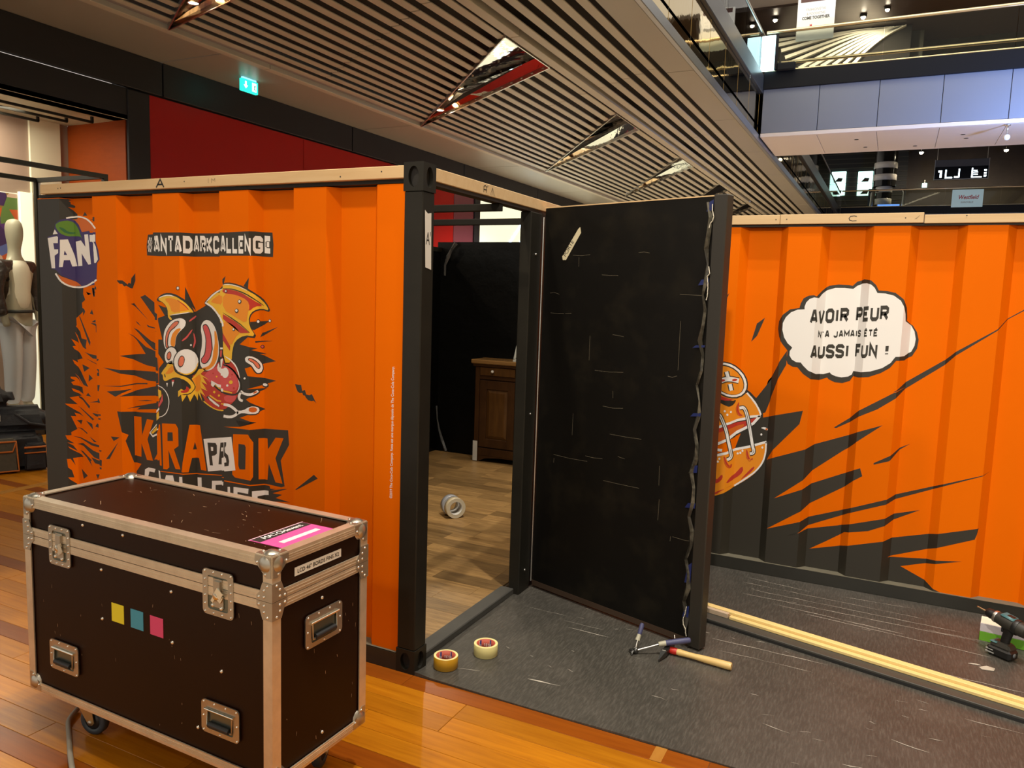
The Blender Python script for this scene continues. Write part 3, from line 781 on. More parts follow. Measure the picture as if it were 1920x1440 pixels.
for k in range(10):
    white = k % 2 == 0
    r = 0.38 if zz > 0.9 else 0.27
    MB().lathe([(r, zz), (r + .012 * white, zz + .01), (r + .012 * white, zz + .20), (r, zz + .215)], n=28).build('white_ring' if white else 'black_ring', mat('ring_white', (0.82, 0.78, 0.68), rough=0.2) if white else mat('ring_black', (0.015, 0.015, 0.014), rough=0.15), t)
    zz += 0.215
MB().lathe([(0.38, zz), (0.38, 3.2)], n=28).build('shaft', mat('ring_black', (0.015, 0.015, 0.014)), t)
t = thing('led_display', 'hanging black display with glowing white segments under the near footbridge', 'display', (3.26, 28.6, 6.04))
MB().cbox(-0.80, 0.80, 0, 0.14, 0, 0.42, 0.01).build('screen', mat('screen_black', (0.006, 0.008, 0.012), rough=0.2), t)
MB().cbox(-0.80, 0.80, 0, 0.14, 0.42, 0.66, 0.01).build('header', mat('screen_header', (0.10, 0.11, 0.14), rough=0.3), t)
MB().box(-0.815, 0.815, -.012, 0.15, -0.018, 0.0).box(-.815, -.80, -.012, .15, 0, .67).box(.80, .815, -.012, .15, 0, .67).build('frame', M_STEEL, t)
for xx in (-.75, .75):
    MB().tube([(xx, .07, .66), (xx, .07, 2.01)], 0.008, 6).build('cable', M_STEEL, t)
M_LED = mat('led_white', (0.8, 0.92, 1), emit=((0.75, 0.9, 1.0), 6.0))
mb = MB()
segs = [(-.64, -.58, .06, .30), (-.69, -.58, .24, .30), (-.48, -.44, .03, .32), (-.48, -.26, .03, .07), (-.20, -.07, .04, .09), (-.08, -.04, .05, .34), (.31, .35, .03, .35), (.35, .62, .03, .06), (.37, .50, .12, .15), (.37, .50, .19, .22), (.37, .48, .25, .28), (.68, .75, .05, .11), (.68, .75, .15, .20), (.68, .75, .24, .29)]
for a, b, c, d in segs: mb.box(a, b, -0.004, 0, c, d)
mb.build('lit_segments', M_LED, t)
t = thing('exit_sign', 'tiny glowing green exit sign on the far brown wall left of the hanging display', 'exit sign', (2.27, 33.9, 6.5))
MB().cbox(-.09, .09, 0, .04, 0, .18, .004).build('lightbox', M_CYAN, t)
MB().box(-.02, .02, .01, .06, .18, .30).build('bracket', M_STEEL, t)
for k, (x, z, nm) in enumerate(((2.0, 7.1, 'left of'), (3.4, 7.35, 'above'), (4.6, 7.05, 'right of'))):
    spot(x, 29.5, z + .1, 0.07, 'hanging ' + nm + ' the black hanging display', 8.05 - z - .1)
# blue-white mall sign on the far bridge's glass
t = thing('mall_sign', 'pale blue sign with red script lettering on the far footbridge railing', 'sign', (3.45, 27.44, 4.95))
MB().cbox(-0.45, 0.45, 0, 0.02, 0, 0.57, 0.003).build('board', mat('sign_blue', (0.50, 0.66, 0.74), rough=0.4, emit=((0.5, 0.75, 0.85), 0.25)), t)
text_mesh('script_lettering', 'Westfield', 0.19, mat('sign_red', (0.55, 0.02, 0.04)), t, frame_matrix((0.02, -0.003, 0.26), (1, 0, 0), (0.18, 0, 1), (0, -1, 0)), bold=0.004, align='CENTER', squeeze=0.78)
text_mesh('small_lettering', 'EUROVILLE', 0.08, M_GREYTXT, t, frame_matrix((0.0, -0.003, 0.13), (1, 0, 0), (0, 0, 1)), bold=0.001, align='CENTER', squeeze=0.9)
t = thing('escalator_head', 'steel escalator entrance with blue glow in front of the ringed column', 'escalator', (1.05, 28.0, 4.95))
MB().tube([(-.52, 0, -.05), (-.50, 0, .6), (-.42, -.0, .72), (-.34, .3, .72)], 0.05, 8).build('handrail_loop', M_STEEL, t)
MB().tube([(.50, 0, -.05), (.52, 0, .6), (.46, 0, .72), (.40, .3, .72)], 0.05, 8).build('handrail_loop', M_STEEL, t)
MB().box(-.3, .4, .1, .2, -.05, .22).build('glow_strip', mat('blue_glow', (0.2, 0.4, 1), emit=((0.16, 0.36, 1.0), 1.6)), t)
MB().box(-.62, -.5, -.02, .02, 0, .75).build('glass_side', mat('blue_steel', (0.45, 0.5, 0.62), rough=0.15, metal=0.8), t)
# opposite side of the hall, which the mirrored edge reflects
wr = MB().box(7.0, 7.2, -9, 34, 0, 9.5).build('wall_right', mat('warm_gallery_wall', (0.60, 0.50, 0.30), rough=0.6, noise=(0.6, (0.36, 0.28, 0.15), 0.8), axis=(1, 0.4, 1.6)), kind='structure')
for z0, z1, m in ((3.9, 4.7, M_SOFF), (4.75, 5.0, M_NAVY), (7.6, 8.0, M_NAVY)):
    MB().box(6.9, 7.0, -9, 34, z0, z1).build('gallery_band', m, wr)
add_light('added_wall_light', 'AREA', (5.6, 9.0, 8.8), 260, (1.0, 0.86, 0.58), (7.0, 9.0, 5.2), shape='RECTANGLE', size=0.6, size_y=16)  # added to light the unseen wall that the mirrored edge reflects
add_light('blue_wash', 'AREA', (3.9, 8.3, 3.3), 170, (0.30, 0.48, 1.0), (3.2, 9.95, 4.35), shape='RECTANGLE', size=0.3, size_y=0.3)

# ------------------------------------------------------------------ left container booth
M_LEDGE = mat('dusty_lit_ledge', (0.15, 0.135, 0.09), rough=0.7, noise=(7, (0.10, 0.088, 0.06), 0.6))  # dust and light caught on the rail top, both put into the colour
PITCH = 0.4265
def corr_profile(x_start, x_end, e0, y_out, depth):
    """crease points of a trapezoid-corrugated sheet; e0 is the left edge of one proud flat"""
    pts = []
    k = math.floor((x_start - e0) / PITCH) - 1
    while True:
        e = e0 + k * PITCH
        for dx, dy in ((0, 0), (0.172, 0), (0.213, depth), (0.3855, depth)):
            pts.append((e + dx, y_out + dy))
        k += 1
        if e > x_end: break
    res = []
    for a, b in zip(pts, pts[1:]):
        if b[0] <= x_start + 1e-6 or a[0] >= x_end - 1e-6: continue
        def cut(x): 
            t = (x - a[0]) / (b[0] - a[0]); return (x, a[1] + (b[1] - a[1]) * t)
        p = a if a[0] >= x_start else cut(x_start); q = b if b[0] <= x_end else cut(x_end)
        if not res: res.append(p)
        res.append(q)
    return res
def corr_mesh(prof, z0, z1, th=0.003):
    mb = MB(); n = len(prof)
    f = [(x, y, z0) for x, y in prof] + [(x, y, z1) for x, y in prof]
    b = [(x, y + th, z0) for x, y in prof] + [(x, y + th, z1) for x, y in prof]
    for i in range(n - 1):
        mb.add([f[i], f[i + 1], f[n + i + 1], f[n + i]], [(0, 1, 2, 3)])
        mb.add([b[i], b[i + 1], b[n + i + 1], b[n + i]], [(3, 2, 1, 0)])
        mb.add([f[n + i], f[n + i + 1], b[n + i + 1], b[n + i]], [(0, 1, 2, 3)])
        mb.add([f[i], f[i + 1], b[i + 1], b[i]], [(3, 2, 1, 0)])
    for i in (0, n - 1):
        mb.add([f[i], f[n + i], b[n + i], b[i]], [(0, 1, 2, 3)])
    return mb
booth = thing('container_booth', 'orange corrugated container booth with open black door and cartoon bat print on its front', 'container', (0, 0, 0))
PROF_A = corr_profile(-2.3525, -0.085, -0.22, 0.012, 0.048)
panel_a = corr_mesh(PROF_A, 0.074, 1.966).build('corrugated_front', M_ORANGE, booth)
SHEET_A = Sheet(PROF_A)
mb = MB().box(-2.36, -0.086, 0.0, 0.012, 0.0, 0.072).box(-2.36, -0.086, 0.012, 0.075, 0.0, 0.074)
mb.build('bottom_rail', mat('rail_black', (0.020, 0.017, 0.012), rough=0.4, noise=(5, (0.05, 0.045, 0.036), 0.5)), booth)
MB().box(-2.352, -0.088, 0.002, 0.0655, 0.0742, 0.0752).build('rail_ledge', M_LEDGE, booth)
MB().box(-2.352, -0.086, 0.0655, 0.075, 0.074, 1.985).build('front_lining', M_VOID, booth)
MB().box(-2.352, -0.086, 0.02, 0.0635, 1.970, 1.984).build('top_rail', M_BLACK, booth)
# timber beams on top
MB().cbox(-2.305, -0.087, -0.004, 0.062, 1.985, 2.032, 0.002).build('timber_beam', M_PINE, booth)
MB().cbox(-0.062, 0.002, 0.087, 1.38, 1.981, 2.032, 0.002).build('timber_beam', M_PINE, booth)
MB().cbox(-0.062, 0.0, 1.383, 1.98, 1.981, 2.031, 0.002).build('timber_beam', M_PINE, booth)
MB().box(-0.055, -0.006, 0.087, 1.98, 1.966, 1.981).build('side_top_rail', mat('rail_brown', (0.03, 0.018, 0.01), rough=0.5), booth)
# corner post with corner castings
MB().cbox(-0.085, 0.0, 0.0, 0.085, 0.10, 1.935, 0.004).build('corner_post', M_BLACK, booth)
def casting(z0, z1):
    mb = MB(); a = -0.0875; e = 0.0025; y0 = -0.0025; y1 = 0.0875
    cz = (z0 + z1) / 2; n = 24
    def plate(P, w0, w1):
        """rectangle w0..w1 x z0..z1 with an oval hole; P maps (w, z, inward) to space"""
        cw = (w0 + w1) / 2; rw = (w1 - w0) * 0.26; rz = (z1 - z0) * 0.36
        el = [(cw + rw * math.cos(2 * PI * k / n), cz + rz * math.sin(2 * PI * k / n)) for k in range(n)]
        rc = []
        for k in range(n):
            c, s = math.cos(2 * PI * k / n), math.sin(2 * PI * k / n)
            m = max(abs(c) , abs(s)); rc.append((cw + (w1 - w0) / 2 * c / m, cz + (z1 - z0) / 2 * s / m))
        v = [P(*p, 0) for p in rc] + [P(*p, 0) for p in el] + [P(*p, 0.018) for p in el]
        mb.add(v, [(k, (k + 1) % n, n + (k + 1) % n, n + k) for k in range(n)] + [(n + k, n + (k + 1) % n, 2 * n + (k + 1) % n, 2 * n + k) for k in range(n)])
        mb.add([P(*p, 0.018) for p in el], [tuple(range(n))], 1)
    plate(lambda w, z, d: (w, y0 + d, z), a, e)
    plate(lambda w, z, d: (e - d, w, z), y0, y1)
    mb.add([(a, y0, z1), (e, y0, z1), (e, y1, z1), (a, y1, z1)], [(0, 1, 2, 3)])
    mb.add([(a, y0, z0), (e, y0, z0), (e, y1, z0), (a, y1, z0)], [(3, 2, 1, 0)])
    mb.add([(a, y0, z0), (a, y1, z0), (a, y1, z1), (a, y0, z1)], [(0, 3, 2, 1)])
    mb.add([(a, y1, z0), (e, y1, z0), (e, y1, z1), (a, y1, z1)], [(0, 3, 2, 1)])
    mb.build('corner_casting', [M_BLACK, M_VOID], booth)
casting(0.0, 0.10); casting(1.935, 2.044)
# door frame and threshold
MB().cbox(-0.06, 0.0, 0.975, 1.105, 0.0, 1.966, 0.004).build('door_jamb', M_BLACK, booth)
MB().tube([(0.006, 1.112, 0.04), (0.006, 1.112, 1.95)], 0.006, 8).build('hinge_rod', M_STEEL, booth)
for z in (0.12, 1.76, 0.95):
    MB().ball((0.001, 1.04, z), 0.006, 5).build('screw', M_STEEL, booth)
MB().cbox(-0.105, -0.03, 0.085, 0.98, 0.0, 0.034, 0.004).build('threshold', mat('threshold_rubber', (0.05, 0.048, 0.042), rough=0.5, noise=(8, (0.075, 0.07, 0.06), 0.7)), booth)
M_SHEET = mat('black_plastic_sheet', (0.0025, 0.0025, 0.0022), rough=0.4, spec=0.25, bump=(5, 0.5, 0.02))
MB().box(-0.05, -0.005, 1.105, 3.9, 0.0, 1.966).build('side_wall', M_SHEET, booth)
MB().box(-2.34, -0.0, 3.875, 3.93, 0.0, 2.036).build('back_wall', M_SHEET, booth)
MB().box(-2.35, -2.305, 0.075, 3.93, 0.0, 1.985).build('left_wall', M_SHEET, booth)
for y in (0.655, 1.275):
    MB().cbox(-2.33, -0.012, y, y + 0.035, 1.933, 1.9655, 0.002).build('roof_joist', M_BLACK, booth)
MB().cbox(-2.33, -2.295, 0.075, 3.9, 1.94, 1.985, 0.002).build('roof_joist', M_BLACK, booth)
# crumpled shiny edges of the plastic sheet
M_PLAST = mat('shiny_plastic', (0.10, 0.10, 0.10), rough=0.12, bump=(30, 0.8, 0.01))
def crumple(name, pts, w, parent, m=M_PLAST, seed=1, nrm=(0, -1, 0)):
    r = random.Random(seed); mb = MB(); A = []; B = []; Nn = Vector(nrm)
    for i, p in enumerate(pts):
        p = Vector(p); d = (Vector(pts[min(i + 1, len(pts) - 1)]) - Vector(pts[max(i - 1, 0)])).normalized()
        side = d.cross(Nn).normalized()
        ww = w * r.uniform(0.35, 1.0)
        A.append(p + side * ww + Nn * r.uniform(0, 0.012)); B.append(p - side * ww * r.uniform(.3, 1) + Nn * r.uniform(0, 0.012))
    C_ = [(a + b) / 2 + Nn * r.uniform(0.006, 0.02) for a, b in zip(A, B)]
    n = len(pts)
    mb.add(A + C_ + B, [f for i in range(n - 1) for f in ((i, i + 1, n + i + 1, n + i), (n + i, n + i + 1, 2 * n + i + 1, 2 * n + i))])
    return mb.build(name, m, parent)
crumple('plastic_fold', [(-2.30, 3.86, 0.46), (-2.285, 3.855, 0.33), (-2.26, 3.85, 0.22), (-2.22, 3.845, 0.12), (-2.17, 3.84, 0.03)], 0.022, booth, seed=3)
crumple('plastic_fold', [(-2.25, 3.86, 1.72), (-2.24, 3.855, 1.82), (-2.21, 3.85, 1.9), (-2.17, 3.85, 1.97), (-2.12, 3.85, 2.03)], 0.03, booth, seed=4)
# wood-look vinyl planks inside
M_VINYL = mat('vinyl_plank', (0.30, 0.175, 0.062), rough=0.38, vary=0.42, noise=(5, (0.12, 0.062, 0.02), 0.85), axis=(1.3, 12, 12))
vinyl = MB().box(-2.31, -0.1, 0.076, 3.875, 0.0, 0.012).build('vinyl_floor', mat('vinyl_joint', (0.06, 0.035, 0.015), rough=0.6), booth)
VP = {}
rv = random.Random(5)
for j in range(31):
    y0 = 0.08 + j * 0.1215
    x = -2.30 - rv.choice((0, .15, .3, .45))
    while x < -0.11:
        L = rv.choice((0.3, 0.45, 0.6, 0.75))
        xa = max(x, -2.30); xb = min(x + L, -0.106)
        if xb - xa > 0.02:
            k = round(xb - xa, 2)
            if k not in VP: VP[k] = MB().cbox(0, k - 0.001, 0, 0.1207, 0.012, 0.020, 0.0006).mesh('vinyl_plank', M_VINYL)
            link('vinyl_plank', VP[k], vinyl, loc=(xa, y0, 0))
        x += L
# paper label on the post
M_PAPER = mat('white_paper', (0.66, 0.63, 0.56), rough=0.7)
lab = MB().add([(0.0012, 0.014, 1.865), (0.0012, 0.06, 1.858), (0.0014, 0.066, 1.64), (0.0014, 0.024, 1.648), (0.0012, .035, 1.853)], [(3, 2, 1, 4, 0)]).build('paper_label', M_PAPER, booth)
text_mesh('handwriting', 'A\'', 0.07, M_MARK, lab, frame_matrix((0.0018, 0.024, 1.735), (0, 1, 0), (0, 0, 1)), squeeze=0.6)

# marker letters on the beams
def marks(name, lines, P, t, parent):
    mb = MB()
    for pl in lines:
        for q in stroke(pl, t):
            mb.add([P(*p) for p in q], [(0, 1, 2, 3)])
    mb.build(name, M_MARK, parent)
bA = lambda x, z: (x, -0.0048, z)
marks('marker_letter', [[(-1.452, 1.991), (-1.425, 2.027), (-1.402, 1.991)], [(-1.442, 2.004), (-1.411, 2.004)]], bA, 0.007, booth)
marks('pencil_mark', [[(-1.12, 2.0), (-1.12, 2.02)], [(-1.10, 2.0), (-1.10, 2.018), (-1.09, 2.01), (-1.08, 2.018), (-1.08, 2.004)]], bA, 0.0012, booth)
mb = MB()
for x, z in ((-1.27, 2.012), (-2.16, 2.008), (-2.14, 2.010), (-0.39, 2.000), (-0.19, 2.012)):
    mb.disc((x, -0.0046, z), (0, -1, 0), 0.0032, 10)
mb.build('screw_heads', M_MARK, booth)
bS = lambda y, z: (0.0026, y, z)
marks('marker_letter', [[(0.475, 1.992), (0.475, 2.016), (0.487, 2.022), (0.500, 2.016), (0.500, 1.992)], [(0.475, 2.004), (0.500, 2.004)], [(0.512, 2.024), (0.508, 2.016)]], bS, 0.004, booth)
marks('marker_mark', [[(0.535, 1.986), (0.555, 2.020), (0.58, 1.986)], [(.548, 1.986), (.556, 2.018), (.563, 1.986)]], bS, 0.0016, booth)

# ------------------------------------------------------------------ the open door
M_DOOR = mat('worn_black_board', (0.0035, 0.0028, 0.0018), rough=0.55, spec=0.2, noise=(4.5, (0.022, 0.017, 0.009), 0.5, 0.50, 0.80), bump=(6, 0.25, 0.01))
DIR = Vector((0.9533, -0.3020, 0)); NRM = Vector((-0.3020, -0.9533, 0))
door = link('door', None, booth, loc=(0.012, 1.115, 0), rot=(0, 0, math.atan2(DIR.y, DIR.x)))   # local x along the leaf, local -y towards the room in front
leaf = MB().cbox(0.0, 0.985, -0.0, 0.036, 0.018, 1.995, 0.003).build('door_leaf', M_DOOR, door)
MB().cbox(0.955, 1.018, -0.012, 0.044, 0.012, 2.0, 0.004).build('edge_channel', mat('edge_black', (0.024, 0.021, 0.016), rough=0.4), door)
MB().box(0.0, 0.955, -0.0016, 0.001, 0.018, 0.045).build('bottom_strip', mat('strip_brown', (0.045, 0.026, 0.015), rough=0.5), door)
MB().box(0.0, 0.95, -0.002, 0.03, 1.994, 1.999).build('top_lath', M_PINE, door)
crumple('tape_edge', [(0.945, -0.004, 1.97 - 0.065 * i) if i % 3 else (0.930, -0.004, 1.97 - 0.065 * i) for i in range(30)], 0.018, door, mat('torn_tape', (0.13, 0.12, 0.09), rough=0.2, noise=(9, (0.02, 0.018, 0.014), 0.9, 0.4, 0.55)), 9)
M_BLUET = mat('blue_tape', (0.012, 0.02, 0.10), rough=0.35)
for z, h, w in ((1.62, .03, .05), (1.35, .016, .06), (1.05, .02, .05), (0.80, .04, .04), (0.64, .03, .05), (0.30, .10, .03), (.14, .06, .03), (1.93, .05, .03)):
    MB().add([(0.955 - w, -0.0135, z), (0.955, -0.014, z + .006), (0.957, -0.014, z + h), (0.96 - w * .8, -0.0135, z + h * .8)], [(0, 1, 2, 3)]).build('blue_tape', M_BLUET, door)
mb = MB(); rt = random.Random(2)
for z0, n in ((1.70, 7), (1.96, 5), (.06, 9)):
    x = 0.955; z = z0
    for i in range(n):
        x2 = x + rt.uniform(-.012, .008); z2 = z - rt.uniform(.012, .03) if z0 > .5 else z + rt.uniform(.008, .02)
        mb.tube([(x, -0.02, z), (x2, -0.022, z2)], 0.0022, 5); x, z = x2, z2
mb.build('white_thread', mat('thread_white', (0.6, 0.56, 0.45), rough=0.6), door)
lab = MB().add([(0.128, -0.0018, 1.735), (0.150, -0.0018, 1.735), (0.238, -0.0018, 1.865), (0.232, -0.0018, 1.893), (0.22, -.0018, 1.885), (0.124, -0.0018, 1.752)], [(0, 1, 2, 3, 4, 5)]).build('tape_label', mat('masking_tape', (0.58, 0.52, 0.34), rough=0.7), door)
text_mesh('handwriting', 'PORTE', 0.03, M_MARK, lab, frame_matrix((0.146, -0.0024, 1.748), (0.56, 0, 0.83), (-0.83, 0, 0.56), (0, -1, 0)))
mb = MB()
M_SCR = mat('board_scratch', (0.13, 0.11, 0.07), rough=0.8)
rs = random.Random(8)
for i in range(26):
    x0 = rs.uniform(.05, .85); z0 = rs.uniform(.4, 1.8); L = rs.uniform(.02, .22)
    if i % 3: pts = [(x0, z0), (x0 + L * .5, z0 + rs.uniform(-.004, .004)), (min(x0 + L, .93), z0 + rs.uniform(-.006, .006))]
    else: pts = [(x0, z0), (x0 + rs.uniform(-.003, .003), z0 - L)]
    for q in stroke(pts, 0.0014): mb.add([(p[0], -0.0012, p[1]) for p in q], [(0, 1, 2, 3)])
mb.build('scratches', M_SCR, door)

# ------------------------------------------------------------------ right container wall
YC = 1.983
cont = thing('container_wall', 'orange corrugated container wall with speech bubble print and black shards, right of the open door', 'container', (0, 0, 0))
PROF_C = corr_profile(0.01, 4.2, 0.2265, YC + 0.013, 0.048)
panel_c = corr_mesh(PROF_C, 0.074, 1.974).build('corrugated_wall', M_ORANGE, cont)
SHEET_C = Sheet(PROF_C)
MB().box(0.0, 4.2, YC, YC + 0.07, 0.0, 0.0735).build('bottom_rail', mat('rail_c_black', (0.020, 0.019, 0.014), rough=0.4, noise=(5, (0.032, 0.030, 0.024), 0.5)), cont)
MB().box(0.0, 4.2, YC + 0.001, YC + 0.0665, 0.0735, 0.0745).build('rail_ledge', M_LEDGE, cont)
MB().box(0.0, 4.2, YC + 0.068, YC + 0.08, 0.07, 1.985).build('lining', M_VOID, cont)
MB().box(0.0, 4.2, YC + 0.012, YC + 0.07, 1.974, 1.987).build('top_rail', M_BLACK, cont)
MB().cbox(0.1, 1.032, YC - 0.004, YC + 0.06, 1.987, 2.0375, 0.002).build('timber_beam', M_PINE, cont)
MB().cbox(1.034, 1.732, YC - 0.004, YC + 0.06, 1.987, 2.0385, 0.002).build('timber_beam', M_PINE, cont)
MB().cbox(1.735, 4.2, YC - 0.002, YC + 0.06, 1.984, 2.027, 0.002).build('timber_beam', M_PINE, cont)
bC = lambda x, z: (x, YC - 0.0048, z)
marks('marker_letter', [[(1.418, 2.023), (1.405, 2.026), (1.388, 2.024), (1.381, 2.014), (1.385, 2.004), (1.398, 2.000), (1.418, 2.001)]], bC, 0.0035, cont)
marks('pencil_mark', [[(1.69, 2.006), (1.713, 2.024), (1.70, 2.010), (1.69, 2.006)]], bC, 0.0014, cont)
mb = MB()
for x, z in ((1.012, 2.012), (1.068, 2.013), (1.648, 2.012), (1.92, 2.02)):
    mb.disc((x, YC - 0.0046, z), (0, -1, 0), 0.0032, 10)
mb.build('screw_heads', M_MARK, cont)

# ------------------------------------------------------------------ flight case in the foreground
M_PLY = mat('phenolic_ply', (0.0125, 0.0034, 0.0008), rough=0.42, spec=0.16, noise=(3, (0.019, 0.0055, 0.0013), 0.6))
M_PLYTOP = M_PLY
M_ALUX = mat('anodised_alu', (0.74, 0.64, 0.48), rough=0.38, metal=0.7, noise=(14, (0.50, 0.41, 0.29), 0.5), axis=(1, 1, 1))
M_ZINC = mat('zinc_fitting', (0.50, 0.46, 0.38), rough=0.33, metal=0.9, noise=(7, (0.30, 0.27, 0.22), 0.5))
M_RIV = mat('rivet', (0.78, 0.72, 0.62), rough=0.25, metal=0.9)
M_GRN = mat('latch_dark', (0.16, 0.18, 0.15), rough=0.3, metal=0.8)
M_RUBBER = mat('black_rubber', (0.012, 0.012, 0.012), rough=0.5)
CL, CW, CH, CB = 1.117, 0.404, 0.827, 0.158
# local frame: origin at the front corner on the floor, +x to the far left end, +y to the back
case = thing('flight_case', 'dark brown flight case with aluminium edges standing in the foreground before the orange wall', 'flight case', (0.189, -0.998, 0), math.radians(178.81))
case.scale = (1, -1, 1)
E = 0.030       # edge profile width
MB().box(0.004, CL - .004, 0.004, CW - .004, CB + .004, 0.700).build('lower_shell', M_PLY, case)
MB().box(0.004, CL - .004, 0.004, CW - .004, 0.702, CH - .004).build('lid', M_PLY, case)
def angle(name, a, b, axis):
    """aluminium angle along one outer edge with fine ribs"""
def ribbed(x0, x1, y0, y1, z0, z1, axis):
    return MB().cbox(x0, x1, y0, y1, z0, z1, 0.003)
ed = lambda *a: MB().cbox(*a, 0.0035).build('edge_profile', M_ALUX, case)
T = 0.003
def angle_x(y, z, sy, sz, x0, x1, wy=E, wz=E):
    """L-shaped extrusion along x on edge (y, z); sy, sz point into the case"""
    p = [(y - sy * T, z - sz * T), (y + sy * wy, z - sz * T), (y + sy * wy, z + sz * 0.001), (y + sy * 0.001, z + sz * 0.001), (y + sy * 0.001, z + sz * wz), (y - sy * T, z + sz * wz)]
    mb = MB().prism(p, 'x', x0, x1)
    for k in (0.28, 0.5, 0.72):                         # ribs
        zz = z + sz * wz * k
        mb.box(x0, x1, min(y - sy * T, y - sy * (T + .0012)), max(y - sy * T, y - sy * (T + .0012)), zz - .0012, zz + .0012)
    mb.build('edge_profile', M_ALUX, case)
def angle_y(x, z, sx, sz, y0, y1, wx=E, wz=E):
    p = [(x - sx * T, z - sz * T), (x + sx * wx, z - sz * T), (x + sx * wx, z + sz * 0.001), (x + sx * 0.001, z + sz * 0.001), (x + sx * 0.001, z + sz * wz), (x - sx * T, z + sz * wz)]
    mb = MB().prism(p, 'y', y0, y1)
    for k in (0.28, 0.5, 0.72):
        zz = z + sz * wz * k
        mb.box(min(x - sx * T, x - sx * (T + .0012)), max(x - sx * T, x - sx * (T + .0012)), y0, y1, zz - .0012, zz + .0012)
    mb.build('edge_profile', M_ALUX, case)
def angle_z(x, y, sx, sy, z0, z1, w=E):
    p = [(x - sx * T, y - sy * T), (x + sx * w, y - sy * T), (x + sx * w, y + sy * 0.001), (x + sx * 0.001, y + sy * 0.001), (x + sx * 0.001, y + sy * w), (x - sx * T, y + sy * w)]
    MB().prism(p, 'z', z0, z1).build('edge_profile', M_ALUX, case)
for y, s in ((0, 1), (CW, -1)):
    angle_x(y, CH, s, -1, 0, CL); angle_x(y, CB, s, 1, 0, CL, wz=0.026)
for x, s in ((0, 1), (CL, -1)):
    angle_y(x, CH, s, -1, 0, CW); angle_y(x, CB, s, 1, 0, CW, wz=0.026)
    for y, s2 in ((0, 1), (CW, -1)):
        angle_z(x, y, s, s2, CB, 0.672); angle_z(x, y, s, s2, 0.728, CH)
# lid closure profiles: one ring on the lid, one on the shell
for z0, z1 in ((0.702, 0.728), (0.674, 0.700)):
    mb = MB()
    mb.box(-T, CL + T, -T, 0.001, z0, z1).box(-T, CL + T, CW - .001, CW + T, z0, z1).box(-T, 0.001, -T, CW + T, z0, z1).box(CL - .001, CL + T, -T, CW + T, z0, z1)
    for k in (0.3, 0.65):
        zz = z0 + (z1 - z0) * k
        mb.box(0, CL, -T - .001, -T, zz - .001, zz + .001).box(-T - .001, -T, 0, CW, zz - .001, zz + .001)
    mb.build('closure_profile', M_ALUX, case)
def rivet(mb, p, n, r=0.0042):
    n = Vector(n); p = Vector(p)
    mb.lathe([(r, 0), (r * .85, r * .5), (r * .3, r * .75), (0.0001, r * .78)], p, n, 10, 0)
# ball corners
def ball_corner(x, y, z, sx, sy, sz):
    r = 0.036
    c = (x + sx * 0.023, y + sy * 0.023, z + sz * 0.023)
    mb = MB().ball(c, r, 8)
    e = T + .0016
    # three riveted flanges, one on each face
    def fl(P):
        pts = [(0.0, 0.0), (.058, .0), (.060, .016), (.047, .030), (.030, .047), (.016, .060), (0.0, .058)]
        mb.add([P(a, b, 0.0) for a, b in pts] + [P(a, b, 0.002) for a, b in pts], [tuple(range(7)), tuple(range(13, 6, -1))] + [(i, (i + 1) % 7, 7 + (i + 1) % 7, 7 + i) for i in range(7)])
    fl(lambda a, b, d: (x + sx * a, y - sy * (e - d), z + sz * b))
    fl(lambda a, b, d: (x - sx * (e - d), y + sy * a, z + sz * b))
    fl(lambda a, b, d: (x + sx * a, y + sy * b, z - sz * (e - d)))
    o = auto_smooth(mb.build('ball_corner', M_ZINC, case), 40)
    rb = MB()
    for a, b in ((.050, .020), (.036, .036), (.020, .050)):
        if (a, b) == (.036, .036): continue
        rivet(rb, (x + sx * a, y - sy * e, z + sz * b), (0, -sy, 0)); rivet(rb, (x - sx * e, y + sy * a, z + sz * b), (-sx, 0, 0)); rivet(rb, (x + sx * a, y + sy * b, z - sz * e), (0, 0, -sz))
    rb.build('rivets', M_RIV, o)
for x, sx in ((0, 1), (CL, -1)):
    for y, sy in ((0, 1), (CW, -1)):
        ball_corner(x, y, CH, sx, sy, -1); ball_corner(x, y, CB, sx, sy, 1)
# riveted corner braces on both sides of the lid seam
def brace(x, y, sx, sy, zc, sz):
    e = T + .0026
    mb = MB()
    pts = [(0, 0), (.052, 0), (.052, .014), (.040, .026), (.030, .052), (0, .052)]
    for P in (lambda a, b, d: (x + sx * a, y - sy * (e - d), zc + sz * b), lambda a, b, d: (x - sx * (e - d), y + sy * a, zc + sz * b)):
        mb.add([P(a, b, 0) for a, b in pts] + [P(a, b, .002) for a, b in pts], [tuple(range(6)), tuple(range(11, 5, -1))] + [(i, (i + 1) % 6, 6 + (i + 1) % 6, 6 + i) for i in range(6)])
    mb.box(min(x - sx * e, x), max(x - sx * e, x), min(y - sy * e, y), max(y - sy * e, y), min(zc, zc + sz * .052), max(zc, zc + sz * .052))
    o = mb.build('corner_brace', M_ZINC, case)
    rb = MB()
    for a, b in ((.043, .010), (.024, .012), (.024, .030), (.012, .044)):
        rivet(rb, (x + sx * a, y - sy * e, zc + sz * b), (0, -sy, 0)); rivet(rb, (x - sx * e, y + sy * a, zc + sz * b), (-sx, 0, 0))
    rb.build('rivets', M_RIV, o)
for x, sx in ((0, 1), (CL, -1)):
    brace(x, 0, sx, 1, 0.7015, 1); brace(x, 0, sx, 1, 0.7005, -1)
brace(0, CW, 1, -1, 0.7015, 1); brace(0, CW, 1, -1, 0.7005, -1)
